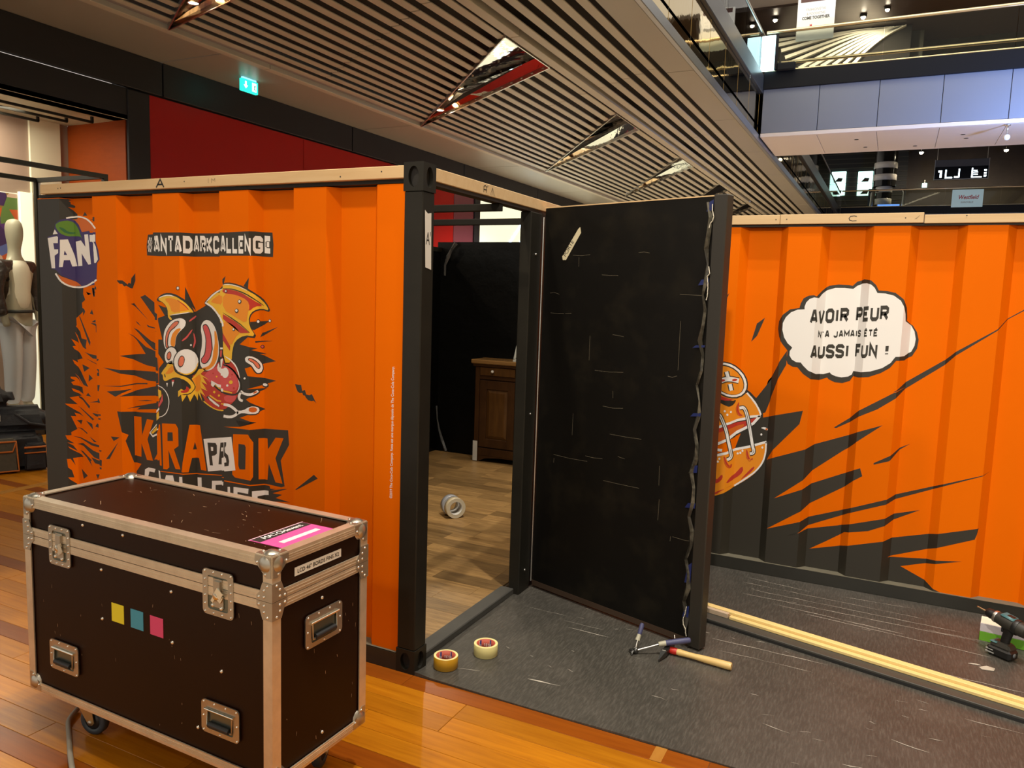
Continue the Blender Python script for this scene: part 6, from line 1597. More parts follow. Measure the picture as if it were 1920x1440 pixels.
 ('brow_filling', 's', 6, '1017 1264 -2 22 2 21 7 18 14 19 20 20 18 12 16 4 8 -1 1 -4 -5 -7 -11 -8 -14 -9 -18 -11 -13 -12 -7 -14 -6 -15 -3 -16 0 -12 4 -10 -1 -6 -6 -1'),
 ('brow', 'W', 4, '1218 1368 5 7 5 6 6 5 7 3 7 3 8 0 8 -1 9 -2 8 -5 8 -5 7 -7 6 -7 5 -9 5 -10 4 -11 4 -13 3 -14 3 -12 1 -9 1 -7 1 -5 0 -7 -1 -8 0 -11 -1 -12 -3 -12 -4 -12 -5 -12 -7 -12 -8 -9 -9 -9 -10 -6 -12 -5 -11 -3 -12 0 -11 2 -12 5 -8 7 -6 8 -3 10 -1 12 1 12 2 12 2 12 4 12 3 11 2 12 1 10 1 11 0 11 -1 11 -2 12 -3 12 0 11 1 10'),
 ('brow_filling', 'y', 5, '1305 1346 4 -3 4 -6 3 -8 3 -10 2 -13 1 -11 1 -9 1 -7 0 -4 0 -7 -1 -9 -1 -10 -1 -13 -3 -11 -4 -12 -6 -10 -7 -11 -8 -9 -9 -7 -11 -7 -11 -6 -11 -3 -10 -2 -10 1 -8 3 -3 2 1 3 8 2 12 3 11 4 10 5 8 7 7 9 6 10 4 11 3 13 2 14 2 11 3 10 2 7 1 5 2 8 0 10 0 14 -1 16 0 12 1 6'),
 ('brow_filling', 'K', 5, '1227 1365 2 3 3 2 4 2 4 1 5 1 5 -1 4 -2 5 -4 5 -5 4 -6 4 -8 4 -9 4 -11 3 -12 2 -12 2 -13 1 -13 1 -11 0 -8 -1 -4 -1 -2 -1 -3 -2 -5 -2 -7 -2 -9 -4 -9 -5 -8 -7 -8 -7 -8 -8 -5 -8 -3 -8 -2 -7 1 -6 2 -5 4 -2 4 -1 5 1 6 2 5 5 4 5 5 5 6 4 7 3 9 2 9 2 10 1 10 1 11 1 10 -1 11 -2 12 -4 12 -6 13 -3 10 -2 8'),
 ('brow_filling', 'p', 6, '1231 1362 2 2 3 2 3 2 3 1 3 0 3 0 4 -2 4 -4 4 -4 4 -6 4 -8 3 -8 4 -10 2 -11 2 -12 2 -13 1 -14 1 -10 0 -8 0 -4 -1 -2 -2 -3 -1 -5 -3 -7 -2 -9 -4 -8 -5 -8 -6 -7 -7 -7 -7 -5 -6 -3 -7 -1 -5 1 -5 1 -3 3 -2 3 0 5 1 4 3 5 4 4 6 5 5 6 4 7 3 9 2 10 2 10 1 11 1 10 1 10 -1 11 -3 11 -4 12 -5 12 -4 10 -2 7'),
 ('brow_filling', 's', 7, '1232 1347 15 -13 1 1 -15 13'),
 ('brow_filling', 's', 7, '1247 1301 34 2 -34 -1'),
 ('brow_filling', 's', 7, '1246 1254 38 5 0 1 -38 -5'),
 ('scar', 'p', 3, '1119 1290 2 0 3 1 4 2 5 4 6 5 6 7 6 9 7 10 4 8 3 5 0 3 0 1 -3 -2 -4 -4 -5 -7 -7 -10 -6 -8 -6 -6 -5 -5 -5 -4 -3 -4 -2 -3 -1 -1'),
 ('scar', 'p', 3, '1170 1328 -1 -3 0 -5 1 -7 1 -10 1 -9 -1 -8 -1 -7 -2 -8 -1 -6 0 -4 0 -2 1 -1 2 2 2 4 2 5 3 8 3 9 0 9 -2 10 -2 9 -2 7 -2 5'),
 ('scar', 'p', 3, '1152 1381 3 1 4 2 6 5 8 6 7 6 4 4 2 3 -1 1 -4 0 -6 -3 -6 -5 -8 -6 -6 -6 -3 -4 -1 -3'),
 ('scar', 'W', 3, '1161 1271 -1 -3 -2 -2 -3 2 -1 3 1 4 3 1 2 -1'),
 ('burger_body', 'r', 3, '1163 1128 26 13 31 9 29 2 27 10 25 19 22 19 92 27 21 7 24 -5 22 -11 22 -17 14 -21 7 -23 4 -23 2 -21 -3 -17 -8 -12 -5 -13 -4 -12 -9 -13 -15 -13 -21 -17 -27 -18 -102 -21 -28 1 -27 5 -27 12 -18 14 -9 16 -26 29 -36 45'),
 ('burger_body', 'p', 4, '1249 1148 40 22 38 15 109 15 30 -7 25 -23 17 -21 8 -21 0 -19 -9 -18 -23 -10 -36 0 -35 5 -107 0 -28 11 -23 12 -15 12 -8 10'),
 ('burger_body', 'p', 4, '1449 1061 38 5 18 -3 -2 -11 -7 -10 -13 -9 -17 -4 -22 2 -12 8 -2 13'),
 ('burger_edge', 'K', 5, '1426 1196 2 -1 5 -1 6 -1 9 -2 9 -3 8 -3 8 -4 8 -5 7 -5 6 -5 6 -5 5 -5 5 -6 5 -6 4 -6 4 -6 3 -6 1 -7 1 -6 -1 -7 -1 -7 -3 -6 -3 -6 -4 -5 -5 -4 -6 -3 -8 -3 -9 -1 -10 -1 -10 -1 -10 1 -10 1 -11 2 -10 2 -11 4 -84 -4 -11 5 -10 6 -10 6 -9 6 -7 4 -5 3 -2 2 -8 -6 3 -2 4 -3 7 -4 10 -6 10 -6 10 -6 11 -5 12 -5 85 5 11 -4 12 -2 11 -1 11 0 11 0 11 1 10 2 10 4 8 4 7 5 5 7 4 6 2 7 2 8 0 8 0 7 -2 7 -3 7 -4 7 -5 6 -4 6 -5 6 -6 6 -6 6 -7 5 -7 5 -9 5 -8 4 -9 4 -10 3 -9 2 -7 1 -4 1 -2 1'),
 ('burger_edge', 'W', 5, '1431 1202 2 -1 5 -2 7 -3 10 -4 9 -4 9 -5 9 -5 9 -6 7 -7 7 -6 5 -6 4 -7 3 -7 3 -8 2 -8 1 -8 0 -8 -2 -6 -2 -7 -4 -5 -3 -5 -2 -3 -1 -1 1 -1 2 2 2 2 4 4 5 6 4 7 2 7 1 9 0 9 -2 8 -3 8 -3 8 -5 7 -5 7 -7 7 -9 6 -9 6 -9 5 -10 5 -10 4 -11 3 -7 2 -6 1 -2 1'),
 ('burger_edge', 'Y', 5, '1275 1105 2 -2 5 -3 7 -5 10 -6 9 -5 10 -5 11 -4 84 5 11 -3 12 -2 12 -1 13 -1 9 -1 7 0 3 -1 2 6 -4 0 -6 1 -9 1 -13 1 -12 1 -11 2 -11 3 -83 -6 -10 4 -9 5 -10 5 -9 6 -7 5 -5 3 -2 1'),
 ('burger_edge', 'W', 5, '1435 1238 3 -1 5 -3 9 -5 11 -5 10 -6 9 -6 9 -7 8 -8 7 -8 5 -9 5 -10 4 -10 4 -8 2 -5 2 -2 1 0 0 3 -1 5 -2 8 -3 11 -5 10 -5 10 -7 9 -8 8 -10 7 -10 7 -11 6 -12 4 -9 3 -7 2 -3 1'),
 ('burger_edge', 'W', 6, '1278 1113 41 -14 107 -10 0 -14 -107 10 -15 13 -15 -15 -13 7'),
 ('burger_edge', 'W', 6, '1254 1037 75 -37 -4 -8 -30 11 -11 7 -19 10'),
 ('burger_edge', 'K', 5, '1245 1030 38 -22 42 -17 9 10 -41 17 -38 22'),
 ('burger_edge', 'Y', 5, '1224 1008 3 -1 5 -3 8 -4 10 -5 11 -5 11 -4 12 -4 11 -3 12 -3 11 -1 10 0 10 0 81 11 5 1 2 0 1 5 -3 0 -4 0 -8 -1 -83 -11 -10 1 -10 1 -11 2 -11 3 -11 4 -10 4 -11 5 -10 5 -8 4 -5 3 -3 1'),
 ('burger_edge', 'Y', 5, '1263 1039 49 -21 115 -2 4 5 -114 3 -49 21'),
 ('sauce', 'W', 6, '1322 1193 -6 -17 4 -14 15 -11 86 -3 9 -8 10 -2 11 5 7 8 4 12 -3 12 -9 10 -11 2 -12 -7 -11 0 -80 0 -6 8 -3 9'),
 ('straw', 'K', 7, '1337 1266 -5 -88 88 7 5 86'),
 ('straw', 'W', 8, '1423 1226 -85 -48 80 7 11 41'),
 ('straw', 'p', 8, '1338 1257 -2 -30 83 6 3 30'),
 ('straw', 'W', 8, '1337 1261 90 7 0 8 -90 -6'),
 ('spot', 'Y', 6, '1318 1134 -1 -3 -3 -1 -3 -1 -3 2 -1 2 1 2 3 2 3 0 3 -1'),
 ('spot', 'Y', 6, '1304 1061 -1 -4 -4 -3 -5 0 -5 2 -1 3 2 4 4 2 5 1 4 -2'),
 ('spot', 'Y', 6, '1486 1123 -3 -5 -5 -4 -8 0 -6 2 -2 5 3 6 5 3 8 1 6 -3'),
 ('spot', 'W', 6, '1459 1106 -1 -3 -4 -2 -4 -1 -4 2 -1 3 1 3 4 3 4 0 4 -2'),
 ('spot', 'Y', 6, '1334 1047 -2 -4 -4 -2 -4 -1 -4 2 -1 3 1 4 4 2 5 0 3 -1'),
 ('spot', 's', 6, '1476 1144 -1 -3 -3 -1 -3 0 -3 1 -1 2 1 2 3 2 3 0 3 -1'),
 ('spot', 'r', 6, '1295 1147 -1 -2 -3 -2 -3 0 -2 1 -1 2 1 3 2 1 4 0 2 -1'),
 ('spot', 'r', 6, '1487 1158 -1 -2 -3 -2 -3 0 -2 1 -1 2 1 2 2 2 3 0 3 -1'),
 ('spot', 'r', 6, '1498 1097 -1 -3 -3 -2 -4 0 -4 1 -1 3 2 3 3 2 4 1 3 -2'),
 ('mane', 'Y', 5, '1159 1113 39 47 47 6 -36 -28 54 -24 -42 11 30 -34 -38 11 34 -34 -35 17 42 -24 -46 10 30 -37 -34 17 15 -44 -27 40 -4 -37 -19 30 -18 -36 -13 35 -21 -34 -6 33 -20 -13 1 28 20 13 26 -14 23 25 8 17'),
 ('mane', 'y', 6, '1162 1111 40 26 11 -21 -8 -23 7 -22 -20 -18 -18 1 3 28'),
 ('snout', 'K', 6, '977 1132 9 12 12 13 14 13 18 12 20 10 13 -6 5 -20 12 -15 17 -10 22 -8 20 -7 17 -14 14 -20 6 -15 -1 -10 -7 -11 -11 -12 -15 -7 -16 -1 -12 2 -9 5 -2 6 6 6 10 0 13 -6 11 4 11 12 -2 13 -12 13 -15 10 -22 8 -23 1 -20 -4 -20 -7 -21 -9 -15 -1 -10 7 -9 9 -9 14'),
 ('snout', 'Y', 7, '983 1132 10 12 12 12 12 10 16 11 18 9 11 -6 3 -22 10 -15 18 -8 22 -6 19 -7 17 -11 14 -17 7 -15 -1 -11 -6 -10 -9 -10 -14 -6 -16 -1 -13 -3 -12 -4 -6 3 -2 11 4 8 10 5 12 -1 13 -6 12 2 12 12 -2 14 -13 16 -16 12 -22 7 -23 1 -20 -4 -20 -7 -20 -9 -15 -3 -8 3 -4 7 -1 13 -4 7 -7 1'),
 ('snout_shade', 'y', 8, '1029 1150 20 18 13 2 6 -15 -5 -12 -16 -8 -17 -5 -16 -1 -5 2 7 6'),
 ('snout_shade', 'r', 9, '1031 1152 32 20 -32 -19'),
 ('snout_shade', 'r', 9, '1039 1139 32 16 0 1 -33 -17'),
 ('snout_shade', 'r', 9, '1059 1132 20 13 -1 0 -20 -13'),
 ('nostril', 'K', 8, '1002 1129 4 -2 3 -5 2 -7 -1 -3 -4 1 -3 5 -2 9'),
 ('tongue', 'r', 8, '1115 1057 14 4 6 6 0 9 4 1 8 -8 2 -7 -4 -9 -8 -5 -13 -2 -9 2 -6 4'),
 ('fang', 'W', 7, '1013 1086 12 1 -5 -20'),
 ('fang', 'W', 7, '1051 1095 16 1 -12 -26'),
 ('fang', 'p', 8, '1050 1102 20 3 -3 -9 -14 -1'),
 ('eyeball', 'K', 8, '1093 1217 -4 -13 -8 -12 -11 -9 -12 -7 -14 -3 -13 0 -12 4 -9 8 -7 10 -2 12 1 13 4 13 8 11 11 10 13 6 13 3 13 0 12 -4 9 -8 7 -10 2 -12'),
 ('eyeball', 'W', 9, '1088 1216 -4 -11 -7 -10 -9 -9 -11 -6 -12 -3 -11 1 -10 3 -9 7 -5 9 -2 11 0 11 5 12 7 10 9 8 11 6 12 3 11 -1 10 -3 8 -7 6 -9 2 -10'),
 ('snout', 'Y', 9, '1018 1172 9 7 12 5 14 5 7 -1 0 -7 -9 -6 -16 -4 -11 -2 -7 0'),
 ('snout', 'K', 10, '1018 1170 19 15 24 7 -2 4 -25 -8 -21 -15'),
 ('eyeball', 'K', 10, '1203 1193 -4 -18 -10 -18 -15 -14 -14 -10 -15 -5 -17 0 -15 5 -21 9 -15 12 -10 16 -3 19 3 18 11 18 17 14 20 11 15 6 16 0 16 -5 13 -10 15 -13 10 -17'),
 ('eyeball', 'W', 11, '1198 1194 -4 -18 -10 -16 -12 -13 -13 -10 -14 -4 -15 0 -15 5 -18 8 -15 12 -9 15 -3 17 4 17 10 16 15 14 18 10 14 5 15 0 14 -5 13 -9 13 -13 9 -15'),
 ('pupil', 'K', 12, '1130 1191 -4 -11 -5 -9 -7 -4 -9 0 -7 7 -3 10 2 13 6 12 9 10 7 4 6 -2 5 -6 2 -11'),
 ('pupil', 's', 13, '1128 1193 -3 -10 -5 -8 -5 -3 -7 1 -6 5 -2 8 2 11 5 10 7 8 5 4 5 -1 4 -6 1 -9'),
 ('pupil', 'K', 10, '1053 1216 -5 -11 -7 -8 -9 -3 -8 4 -4 8 0 11 5 11 8 7 8 3 8 -3 4 -9'),
 ('pupil', 's', 11, '1049 1217 -4 -9 -5 -6 -7 -2 -5 2 -3 7 0 8 4 9 6 6 6 2 5 -2 3 -7'),
 ('eye_vein', 'Y', 12, '1090 1148 3 -1 5 -2 9 -3 10 -4 7 -4 7 -2 7 -1 7 1 7 2 7 3 7 5 7 6 6 6 7 8 5 9 3 9 2 6 1 5 0 2 -1 0 -1 -2 -3 -4 -3 -7 -4 -8 -5 -8 -6 -6 -5 -6 -6 -5 -6 -4 -7 -3 -6 -2 -6 -1 -6 0 -7 2 -7 3 -9 3 -9 2 -6 1 -3 1'),
 ('microphone_ring', 'W', 4, '955 1067 2 0 5 -2 7 -1 8 -3 9 -3 7 -5 8 -5 6 -6 6 -7 5 -7 4 -8 2 -8 2 -9 0 -9 -1 -9 -2 -10 -3 -10 -5 -8 -5 -8 -6 -8 -7 -6 -8 -5 -8 -5 -10 -3 -8 -2 -5 -2 -3 0 2 -4 2 1 5 1 8 3 11 3 9 5 9 5 8 7 6 8 5 9 5 9 3 10 2 10 1 10 0 9 -1 9 -3 9 -4 8 -5 7 -6 7 -7 7 -8 5 -8 5 -9 4 -9 2 -7 2 -4 1 -3 1'),
 ('microphone', 'Y', 4, '956 1051 20 -5 3 -25 -19 -16 -3 17'),
 ('microphone', 'p', 5, '986 1033 3 -34 -28 -34 -5 8 19 33'),
 ('microphone', 'W', 3, '960 964 -154 -145 24 -20 127 58 1 7 -128 -55 -15 13 147 132'),
 ('microphone', 'Y', 4, '958 944 1 -33 -127 -94 -14 3'),
 ('sausage', 'K', 3, '1559 1242 4 3 5 2 7 2 8 1 7 0 7 -1 8 -3 7 -3 9 -5 7 -6 6 -6 5 -7 4 -8 2 -8 1 -7 0 -8 -3 -7 -3 -6 -3 -4 -4 -3 -6 -1 -4 0 -5 0 -4 2 -3 3 -4 3 -3 5 -4 6 -3 6 -4 6 -4 5 -6 4 -9 3 -7 3 -5 4 -4 5 -1 6 -1 5 1 5'),
 ('sausage', 'W', 4, '1563 1239 4 3 4 2 6 2 8 1 6 -1 6 -1 7 -3 7 -3 8 -5 7 -5 5 -6 5 -6 3 -7 2 -7 1 -7 0 -6 -3 -7 -2 -5 -3 -3 -4 -2 -4 -1 -4 0 -3 0 -3 2 -3 3 -3 4 -3 4 -3 6 -4 6 -4 6 -5 5 -5 4 -8 3 -7 3 -6 3 -3 4 -1 4 -1 4 1 3'),
 ('sausage', 'K', 5, '1583 1238 4 1 5 -1 5 -1 6 -3 7 -4 6 -5 5 -5 5 -5 4 -5 2 -5 1 -5 -1 -4 -2 -3 -2 -3 -2 -1 -3 1 -3 2 -3 2 -4 4 -3 4 -3 5 -3 5 -4 4 -5 3 -5 3 -4 3 -3 2 -4 2 -1 3 0 2 2 2'),
 ('sausage', 's', 6, '1586 1235 3 0 3 0 5 -2 5 -3 6 -4 6 -4 5 -4 4 -5 3 -5 2 -4 1 -4 0 -3 -2 -3 -1 -1 -2 0 -2 0 -2 2 -3 3 -2 3 -3 4 -3 5 -3 5 -4 4 -4 3 -5 2 -4 2 -3 2 -2 2 -2 1 0 2 2 1'),
 ('drip', 'K', 2, '1522 1082 1 -1 3 -2 4 -3 6 -4 8 -3 8 -3 9 -2 11 -2 11 0 8 1 7 2 7 2 5 3 6 3 4 3 4 4 3 2 2 1 1 1 -11 15 -1 0 -2 -2 -2 -2 -4 -3 -4 -2 -4 -3 -5 -2 -5 -2 -4 -1 -4 0 -7 0 -7 1 -7 1 -5 2 -5 2 -5 4 -4 2 -2 2 -2 1'),
 ('drip', 'W', 4, '1527 1082 1 -1 3 -1 4 -2 5 -3 8 -2 7 -2 9 -1 10 -1 9 1 7 0 7 2 6 2 5 3 5 2 4 2 3 3 3 1 1 2 1 0 -6 9 -1 0 -1 -1 -3 -2 -3 -2 -3 -2 -4 -2 -5 -3 -5 -2 -5 -1 -6 0 -7 0 -8 0 -8 1 -6 1 -5 2 -5 3 -4 2 -3 1 -1 0'),
 ('drip', 'W', 4, '1528 1086 -1 -1 -2 -3 -2 -4 -4 -6 -3 -6 -1 -6 1 -6 2 -5 3 -4 4 -3 6 -2 5 -1 4 0 2 -1 1 0 4 11 -1 0 -2 1 -3 0 -4 1 -2 0 -2 2 -2 2 -1 3 0 3 1 3 1 5 4 5 3 4 1 3 1 1'),
 ('drip', 'o', 5, '1618 1089 -1 -2 -2 -3 -4 -2 -4 -2 -4 0 -2 1 1 3 2 2 4 3 4 1 4 0'),
 ('drip', 'K', 2, '1437 1031 24 0 23 -7 21 -13 20 -6 18 0 20 6 21 12 15 3 15 -1 11 -6 5 -10 0 -10 -7 -10 -12 -6 -17 -1 -16 1 -17 3 -18 -4 -18 -10 -20 -8 -22 -6 -23 -3 -24 0 -11 19 0 39'),
 ('drip', 'W', 4, '1426 1011 2 0 5 0 7 -1 9 0 8 -1 8 -1 8 -3 8 -4 7 -3 6 -4 5 -3 3 -2 1 -1 0 -1 -2 -2 -4 -4 -5 -3 -6 -3 -5 -2 -7 -2 -6 -1 -8 -1 -8 0 -10 0 -7 1 -5 0 -2 0 -3 -13 2 0 5 0 7 0 10 -1 10 1 9 1 9 1 9 3 7 3 8 4 7 4 6 6 4 6 1 6 -3 6 -6 4 -5 3 -7 4 -7 4 -9 4 -9 3 -10 2 -10 2 -10 0 -7 0 -5 0 -3 0'),
 ('drip', 'W', 4, '1515 997 20 2 20 6 22 12 17 5 15 -1 11 -3 6 -7 1 -8 -5 -9 -11 -6 -17 0 -17 0 -22 1 -19 -2 -18 -7 -10 2 -2 9'),
 ('drip', 'o', 5, '1617 1006 -1 -4 -4 -4 -6 -2 -7 -1 -7 1 -6 3 -5 3 -1 5 2 5 4 4 6 2 7 1 7 -1 6 -3 4 -4'),
 ('drip', 'K', 2, '1674 1116 -3 -5 -8 -4 -10 -1 -9 3 -4 5 -1 5 3 5 6 3 10 1 9 -2 6 -4'),
 ('drip', 'W', 4, '1668 1119 -3 -3 -5 -3 -8 0 -6 1 -3 3 -1 4 2 3 4 1 7 1 7 -2 5 -2'),
 ('drop', 'W', 4, '1563 1146 -1 -2 -3 -2 -4 -1 -4 2 -1 2 2 3 3 2 4 1 3 -2'),
]
ART_C = [
 ('black_shards', 'K', 1, '540 74 -45 587 264 -31 179 62 84 276 -25 80 46 -36 53 80 73 115 -68 -91 64 84 55 97 1 -79 -70 -141 59 118 -40 -86 -43 -84 -28 -91 -13 -5 3 -26 26 8 211 58 -13 -76 -173 -214 -9 -18 11 7 195 79 73 31 234 97 129 54 -132 -114 -70 -49 -165 -143 -77 -65 -122 -104 129 63 67 33 171 84 108 50 14 -42 -116 -85 -175 -122 -71 -49 -156 -115 160 62 69 28 162 63 236 99 75 30 168 67 240 97 57 22 -59 -27 -164 -74 -239 -110 -76 -31 -173 -73 -227 -113 -72 -45 -52 -18 107 41 179 50 238 81 67 25 135 43 -131 -77 -74 -36 -57 -30 -132 -33 -101 -74 -81 -57 138 40 239 74 70 19 165 48 72 21 187 61 -16 -61 -170 -76 -73 -29 -177 -71 181 21 76 13 117 17 -123 -37 -74 -20 -105 -35 2 0 106 -47 72 -31 38 -14 -170 0 -595 0'),
 ('black_streak', 'K', 1, '2426 1566 -70 -50 -70 -59 -166 -119 -71 -52 -165 -124 -76 -54 85 32 -83 -36 -179 -122 -120 -96 10 -3 133 81 87 48 72 57 48 35 -47 -34 74 59 164 132 70 58 167 133 70 61 67 47'),
 ('black_shard', 'K', 1, '1746 721 60 38 77 50 52 29 -55 -43 -63 -56 -71 -27'),
 ('black_shard', 'K', 1, '841 1605 -75 -84 -46 -34 7 -112 39 37 43 104'),
 ('black_shard', 'K', 1, '1061 1473 -42 -35 -25 -105 30 35'),
 ('bubble_shadow', 'K', 2, '1222 1297 -29 34 -29 41 -15 42 4 43 33 39 34 29 48 9 5 26 13 28 26 15 26 3 15 -6 36 33 41 27 47 8 51 -2 19 -4 21 23 40 13 50 -6 26 -24 15 -28 40 -2 41 -9 38 -30 27 -44 10 -53 -1 -15 42 -24 22 -34 11 -40 -4 -45 -20 -41 -44 -24 -51 -3 -27 -40 -42 -30 -56 -25 -59 -8 -40 3 -15 -27 -37 -15 -39 2 -32 14 -7 9 -41 -17 -62 5 -41 26 -32 35 -25 1 -28 15 -8 25 3 26'),
 ('speech_bubble', 'W', 3, '1246 1315 -26 22 -21 32 -12 42 0 38 14 33 25 27 34 16 35 3 -1 14 7 24 16 19 22 9 30 -3 22 24 32 21 38 13 47 1 43 -4 19 17 27 12 33 2 30 -7 17 -15 17 -29 38 -1 41 -10 34 -25 20 -35 13 -35 5 -36 43 -21 18 -30 9 -40 -3 -36 -13 -32 -41 -23 -53 -6 -20 -33 -38 -30 -56 -22 -49 -8 -58 1 -5 -19 -18 -13 -34 -7 -30 4 -23 10 -7 9 -32 -12 -48 -1 -50 18 -29 27 -12 15 -25 1 -23 13 -14 22 0 24'),
 ('creature_head', 'K', 2, '748 1107 32 37 63 -8 107 -56 59 -37 25 -24 22 -29 18 -36 11 -25 1 -14 -11 -22 -25 -30 -46 -40 -70 -50 -78 -31 -67 -25 -40 83 -11 193'),
 ('creature_head', 'y', 3, '749 1084 34 6 62 -9 102 -28 54 -22 19 -19 21 -25 21 -33 11 -22 1 -11 -12 -8 -28 -6 -46 -18 -72 -24 -72 -25 -63 -27 -36 57 -9 141'),
 ('creature_rim', 'W', 4, '986 1034 3 -3 5 -5 8 -8 10 -10 9 -11 9 -11 9 -11 8 -12 7 -11 5 -10 4 -8 3 -7 3 -6 1 -4 1 -1 8 4 0 1 -2 4 -2 6 -3 7 -4 9 -6 10 -7 11 -8 13 -9 12 -10 11 -9 11 -11 10 -7 8 -5 5 -3 3'),
 ('creature_mouth', 'r', 3, '750 788 126 56 113 29 55 24 25 8 -36 -43 -127 -85 -150 -87'),
 ('creature_tongue', 'o', 4, '776 779 51 16 54 24 73 25 30 11 2 -10 -17 -20 -41 -27 -45 -23 -34 -27 -28 -16 -22 -4 -19 -4 -17 -2 -10 12 -1 24'),
 ('creature_lip', 'W', 5, '752 784 21 9 105 53 112 34 32 15 53 10 -2 13 -54 -10 -34 -15 -112 -34 -106 -54 -20 -9'),
 ('creature_lip', 'W', 5, '806 708 67 38 40 24 86 57 42 31 35 48 -11 9 -34 -46 -41 -30 -88 -55 -37 -25 -66 -37'),
 ('creature_lip', 'W', 5, '768 762 0 -3 0 -6 1 -8 1 -12 3 -12 5 -10 8 -8 9 -6 10 -4 10 -3 12 -2 12 -1 9 0 5 0 3 0 2 16 -3 0 -6 0 -9 0 -11 1 -10 1 -9 3 -8 3 -6 5 -5 5 -4 7 -2 8 -1 11 0 8 0 6 -1 3'),
 ('creature_jaw', 'K', 3, '786 656 69 26 74 19 63 22 55 23 50 21 30 3 4 -19 1 -24 -3 -32 -9 -33 -10 -33 -18 -33 -28 -33 -38 -36 -48 -38 -45 -32 -45 -20 -45 -21 -50 -16 -30 54 -7 126'),
 ('creature_jaw', 'y', 4, '787 643 69 28 74 19 62 22 54 24 48 22 25 3 2 -16 -1 -23 -3 -30 -6 -31 -11 -30 -17 -31 -24 -32 -36 -34 -46 -37 -44 -31 -46 -20 -44 -21 -51 -15 -29 49 -7 113'),
 ('creature_rim', 'W', 5, '793 643 101 34 130 42 95 40 -5 12 -95 -39 -130 -41 -100 -35'),
 ('creature_rim', 'W', 5, '1111 763 0 -3 0 -7 0 -9 1 -13 -1 -13 0 -14 -2 -14 -2 -15 -4 -15 -5 -14 -6 -14 -7 -13 -9 -14 -10 -13 -12 -13 -13 -13 -15 -14 -15 -13 -16 -14 -18 -15 -13 -10 -9 -8 -5 -3 6 -8 4 4 9 7 13 11 18 14 17 15 15 13 15 14 13 13 12 14 11 14 9 14 8 14 7 15 5 15 3 15 3 16 2 15 2 14 0 14 -1 13 0 9 -1 7 0 3'),
 ('creature_shade', 'r', 5, '895 505 20 24 18 15 16 9 15 19 19 27 11 4 4 -19 -9 -21 -21 -22 -27 -22 -37 -17'),
 ('creature_shade', 'r', 5, '988 528 18 25 19 25 18 23 12 11 5 -3 -4 -11 -14 -20 -21 -23 -28 -26'),
 ('creature_shade', 'r', 5, '782 524 12 12 14 -1 16 -16 17 4 18 24 9 5 3 -14 -5 -15 -13 -16 -15 -10 -16 -4 -18 5 -18 13'),
 ('creature_shade', 'r', 5, '795 425 30 13 41 23 63 24 8 1 -50 -17 -28 -20 -17 -15 -21 -10 -28 -4'),
 ('creature_shade', 'r', 5, '782 567 16 -16 2 -8 -12 -2 -8 8 -4 17'),
 ('creature_dot', 'W', 6, '817 633 -1 -4 -3 -3 -3 0 -3 2 -2 4 1 4 3 3 4 1 3 -3'),
 ('creature_dot', 'W', 6, '851 645 -1 -4 -3 -3 -4 -1 -3 2 -1 4 1 4 3 3 3 1 3 -2'),
 ('creature_dot', 'W', 6, '843 626 -1 -4 -2 -3 -4 0 -3 2 -1 4 0 4 3 3 4 0 3 -2'),
 ('creature_dot', 'W', 6, '967 680 -1 -5 -3 -2 -3 -1 -3 2 -2 4 1 4 3 3 3 1 3 -3'),
 ('creature_dot', 'W', 6, '981 685 0 -4 -3 -3 -4 -1 -3 3 -1 3 1 5 3 3 3 0 3 -2'),
 ('creature_dot', 'W', 6, '992 698 0 -4 -3 -3 -4 0 -3 2 -1 4 1 4 2 3 4 1 3 -3'),
 ('creature_dot', 'W', 6, '1101 731 0 -5 -3 -2 -3 -1 -3 2 -2 4 1 4 3 3 3 1 3 -3'),
 ('creature_dot', 'W', 6, '1091 805 -1 -4 -3 -2 -3 -1 -3 2 -1 4 1 4 2 3 4 0 3 -2'),
 ('creature_dot', 'W', 6, '864 926 -1 -4 -3 -3 -4 0 -3 2 -1 4 1 4 3 3 3 0 3 -2'),
 ('creature_dot', 'W', 6, '903 924 -1 -4 -3 -3 -5 0 -4 3 -1 4 1 4 3 2 5 0 3 -2'),
 ('creature_dot', 'W', 6, '880 907 -1 -5 -3 -2 -3 -1 -3 3 -2 3 1 5 3 2 4 1 3 -3'),
 ('stitch', 'K', 6, '805 882 2 0 4 2 5 3 5 2 1 0 1 0 2 -3 4 -8 5 -10 6 -11 6 -13 7 -15 6 -14 5 -14 4 -14 3 -15 4 -15 4 -15 5 -16 6 -17 5 -14 4 -13 3 -9 1 -6 0 -3 -1 -2 -2 -2 -6 -2 -6 -2 -4 -2 -2 -1 17 -24 2 1 4 1 6 3 10 4 8 7 5 9 2 11 -2 10 -3 11 -5 12 -5 15 -6 17 -6 17 -5 15 -5 16 -4 15 -6 16 -6 16 -7 15 -7 16 -6 13 -6 12 -5 11 -6 10 -8 8 -11 5 -12 0 -9 -5 -5 -2 -4 -2 -2 -1'),
 ('stitch', 'W', 7, '803 886 2 1 4 2 5 2 6 3 3 0 2 -1 4 -4 4 -8 6 -10 5 -12 7 -13 7 -15 5 -14 5 -15 5 -14 3 -14 4 -15 4 -16 6 -16 6 -17 5 -15 4 -12 3 -10 1 -7 0 -4 -2 -3 -3 -3 -7 -3 -6 -2 -4 -1 -2 -1 11 -15 2 1 4 1 6 2 9 4 7 6 4 8 1 9 -2 9 -3 11 -4 13 -5 15 -6 17 -5 16 -6 16 -5 15 -4 15 -6 16 -5 15 -6 15 -7 15 -6 14 -6 12 -6 10 -5 10 -7 7 -9 4 -10 0 -8 -4 -6 -3 -3 -1 -2 -1'),
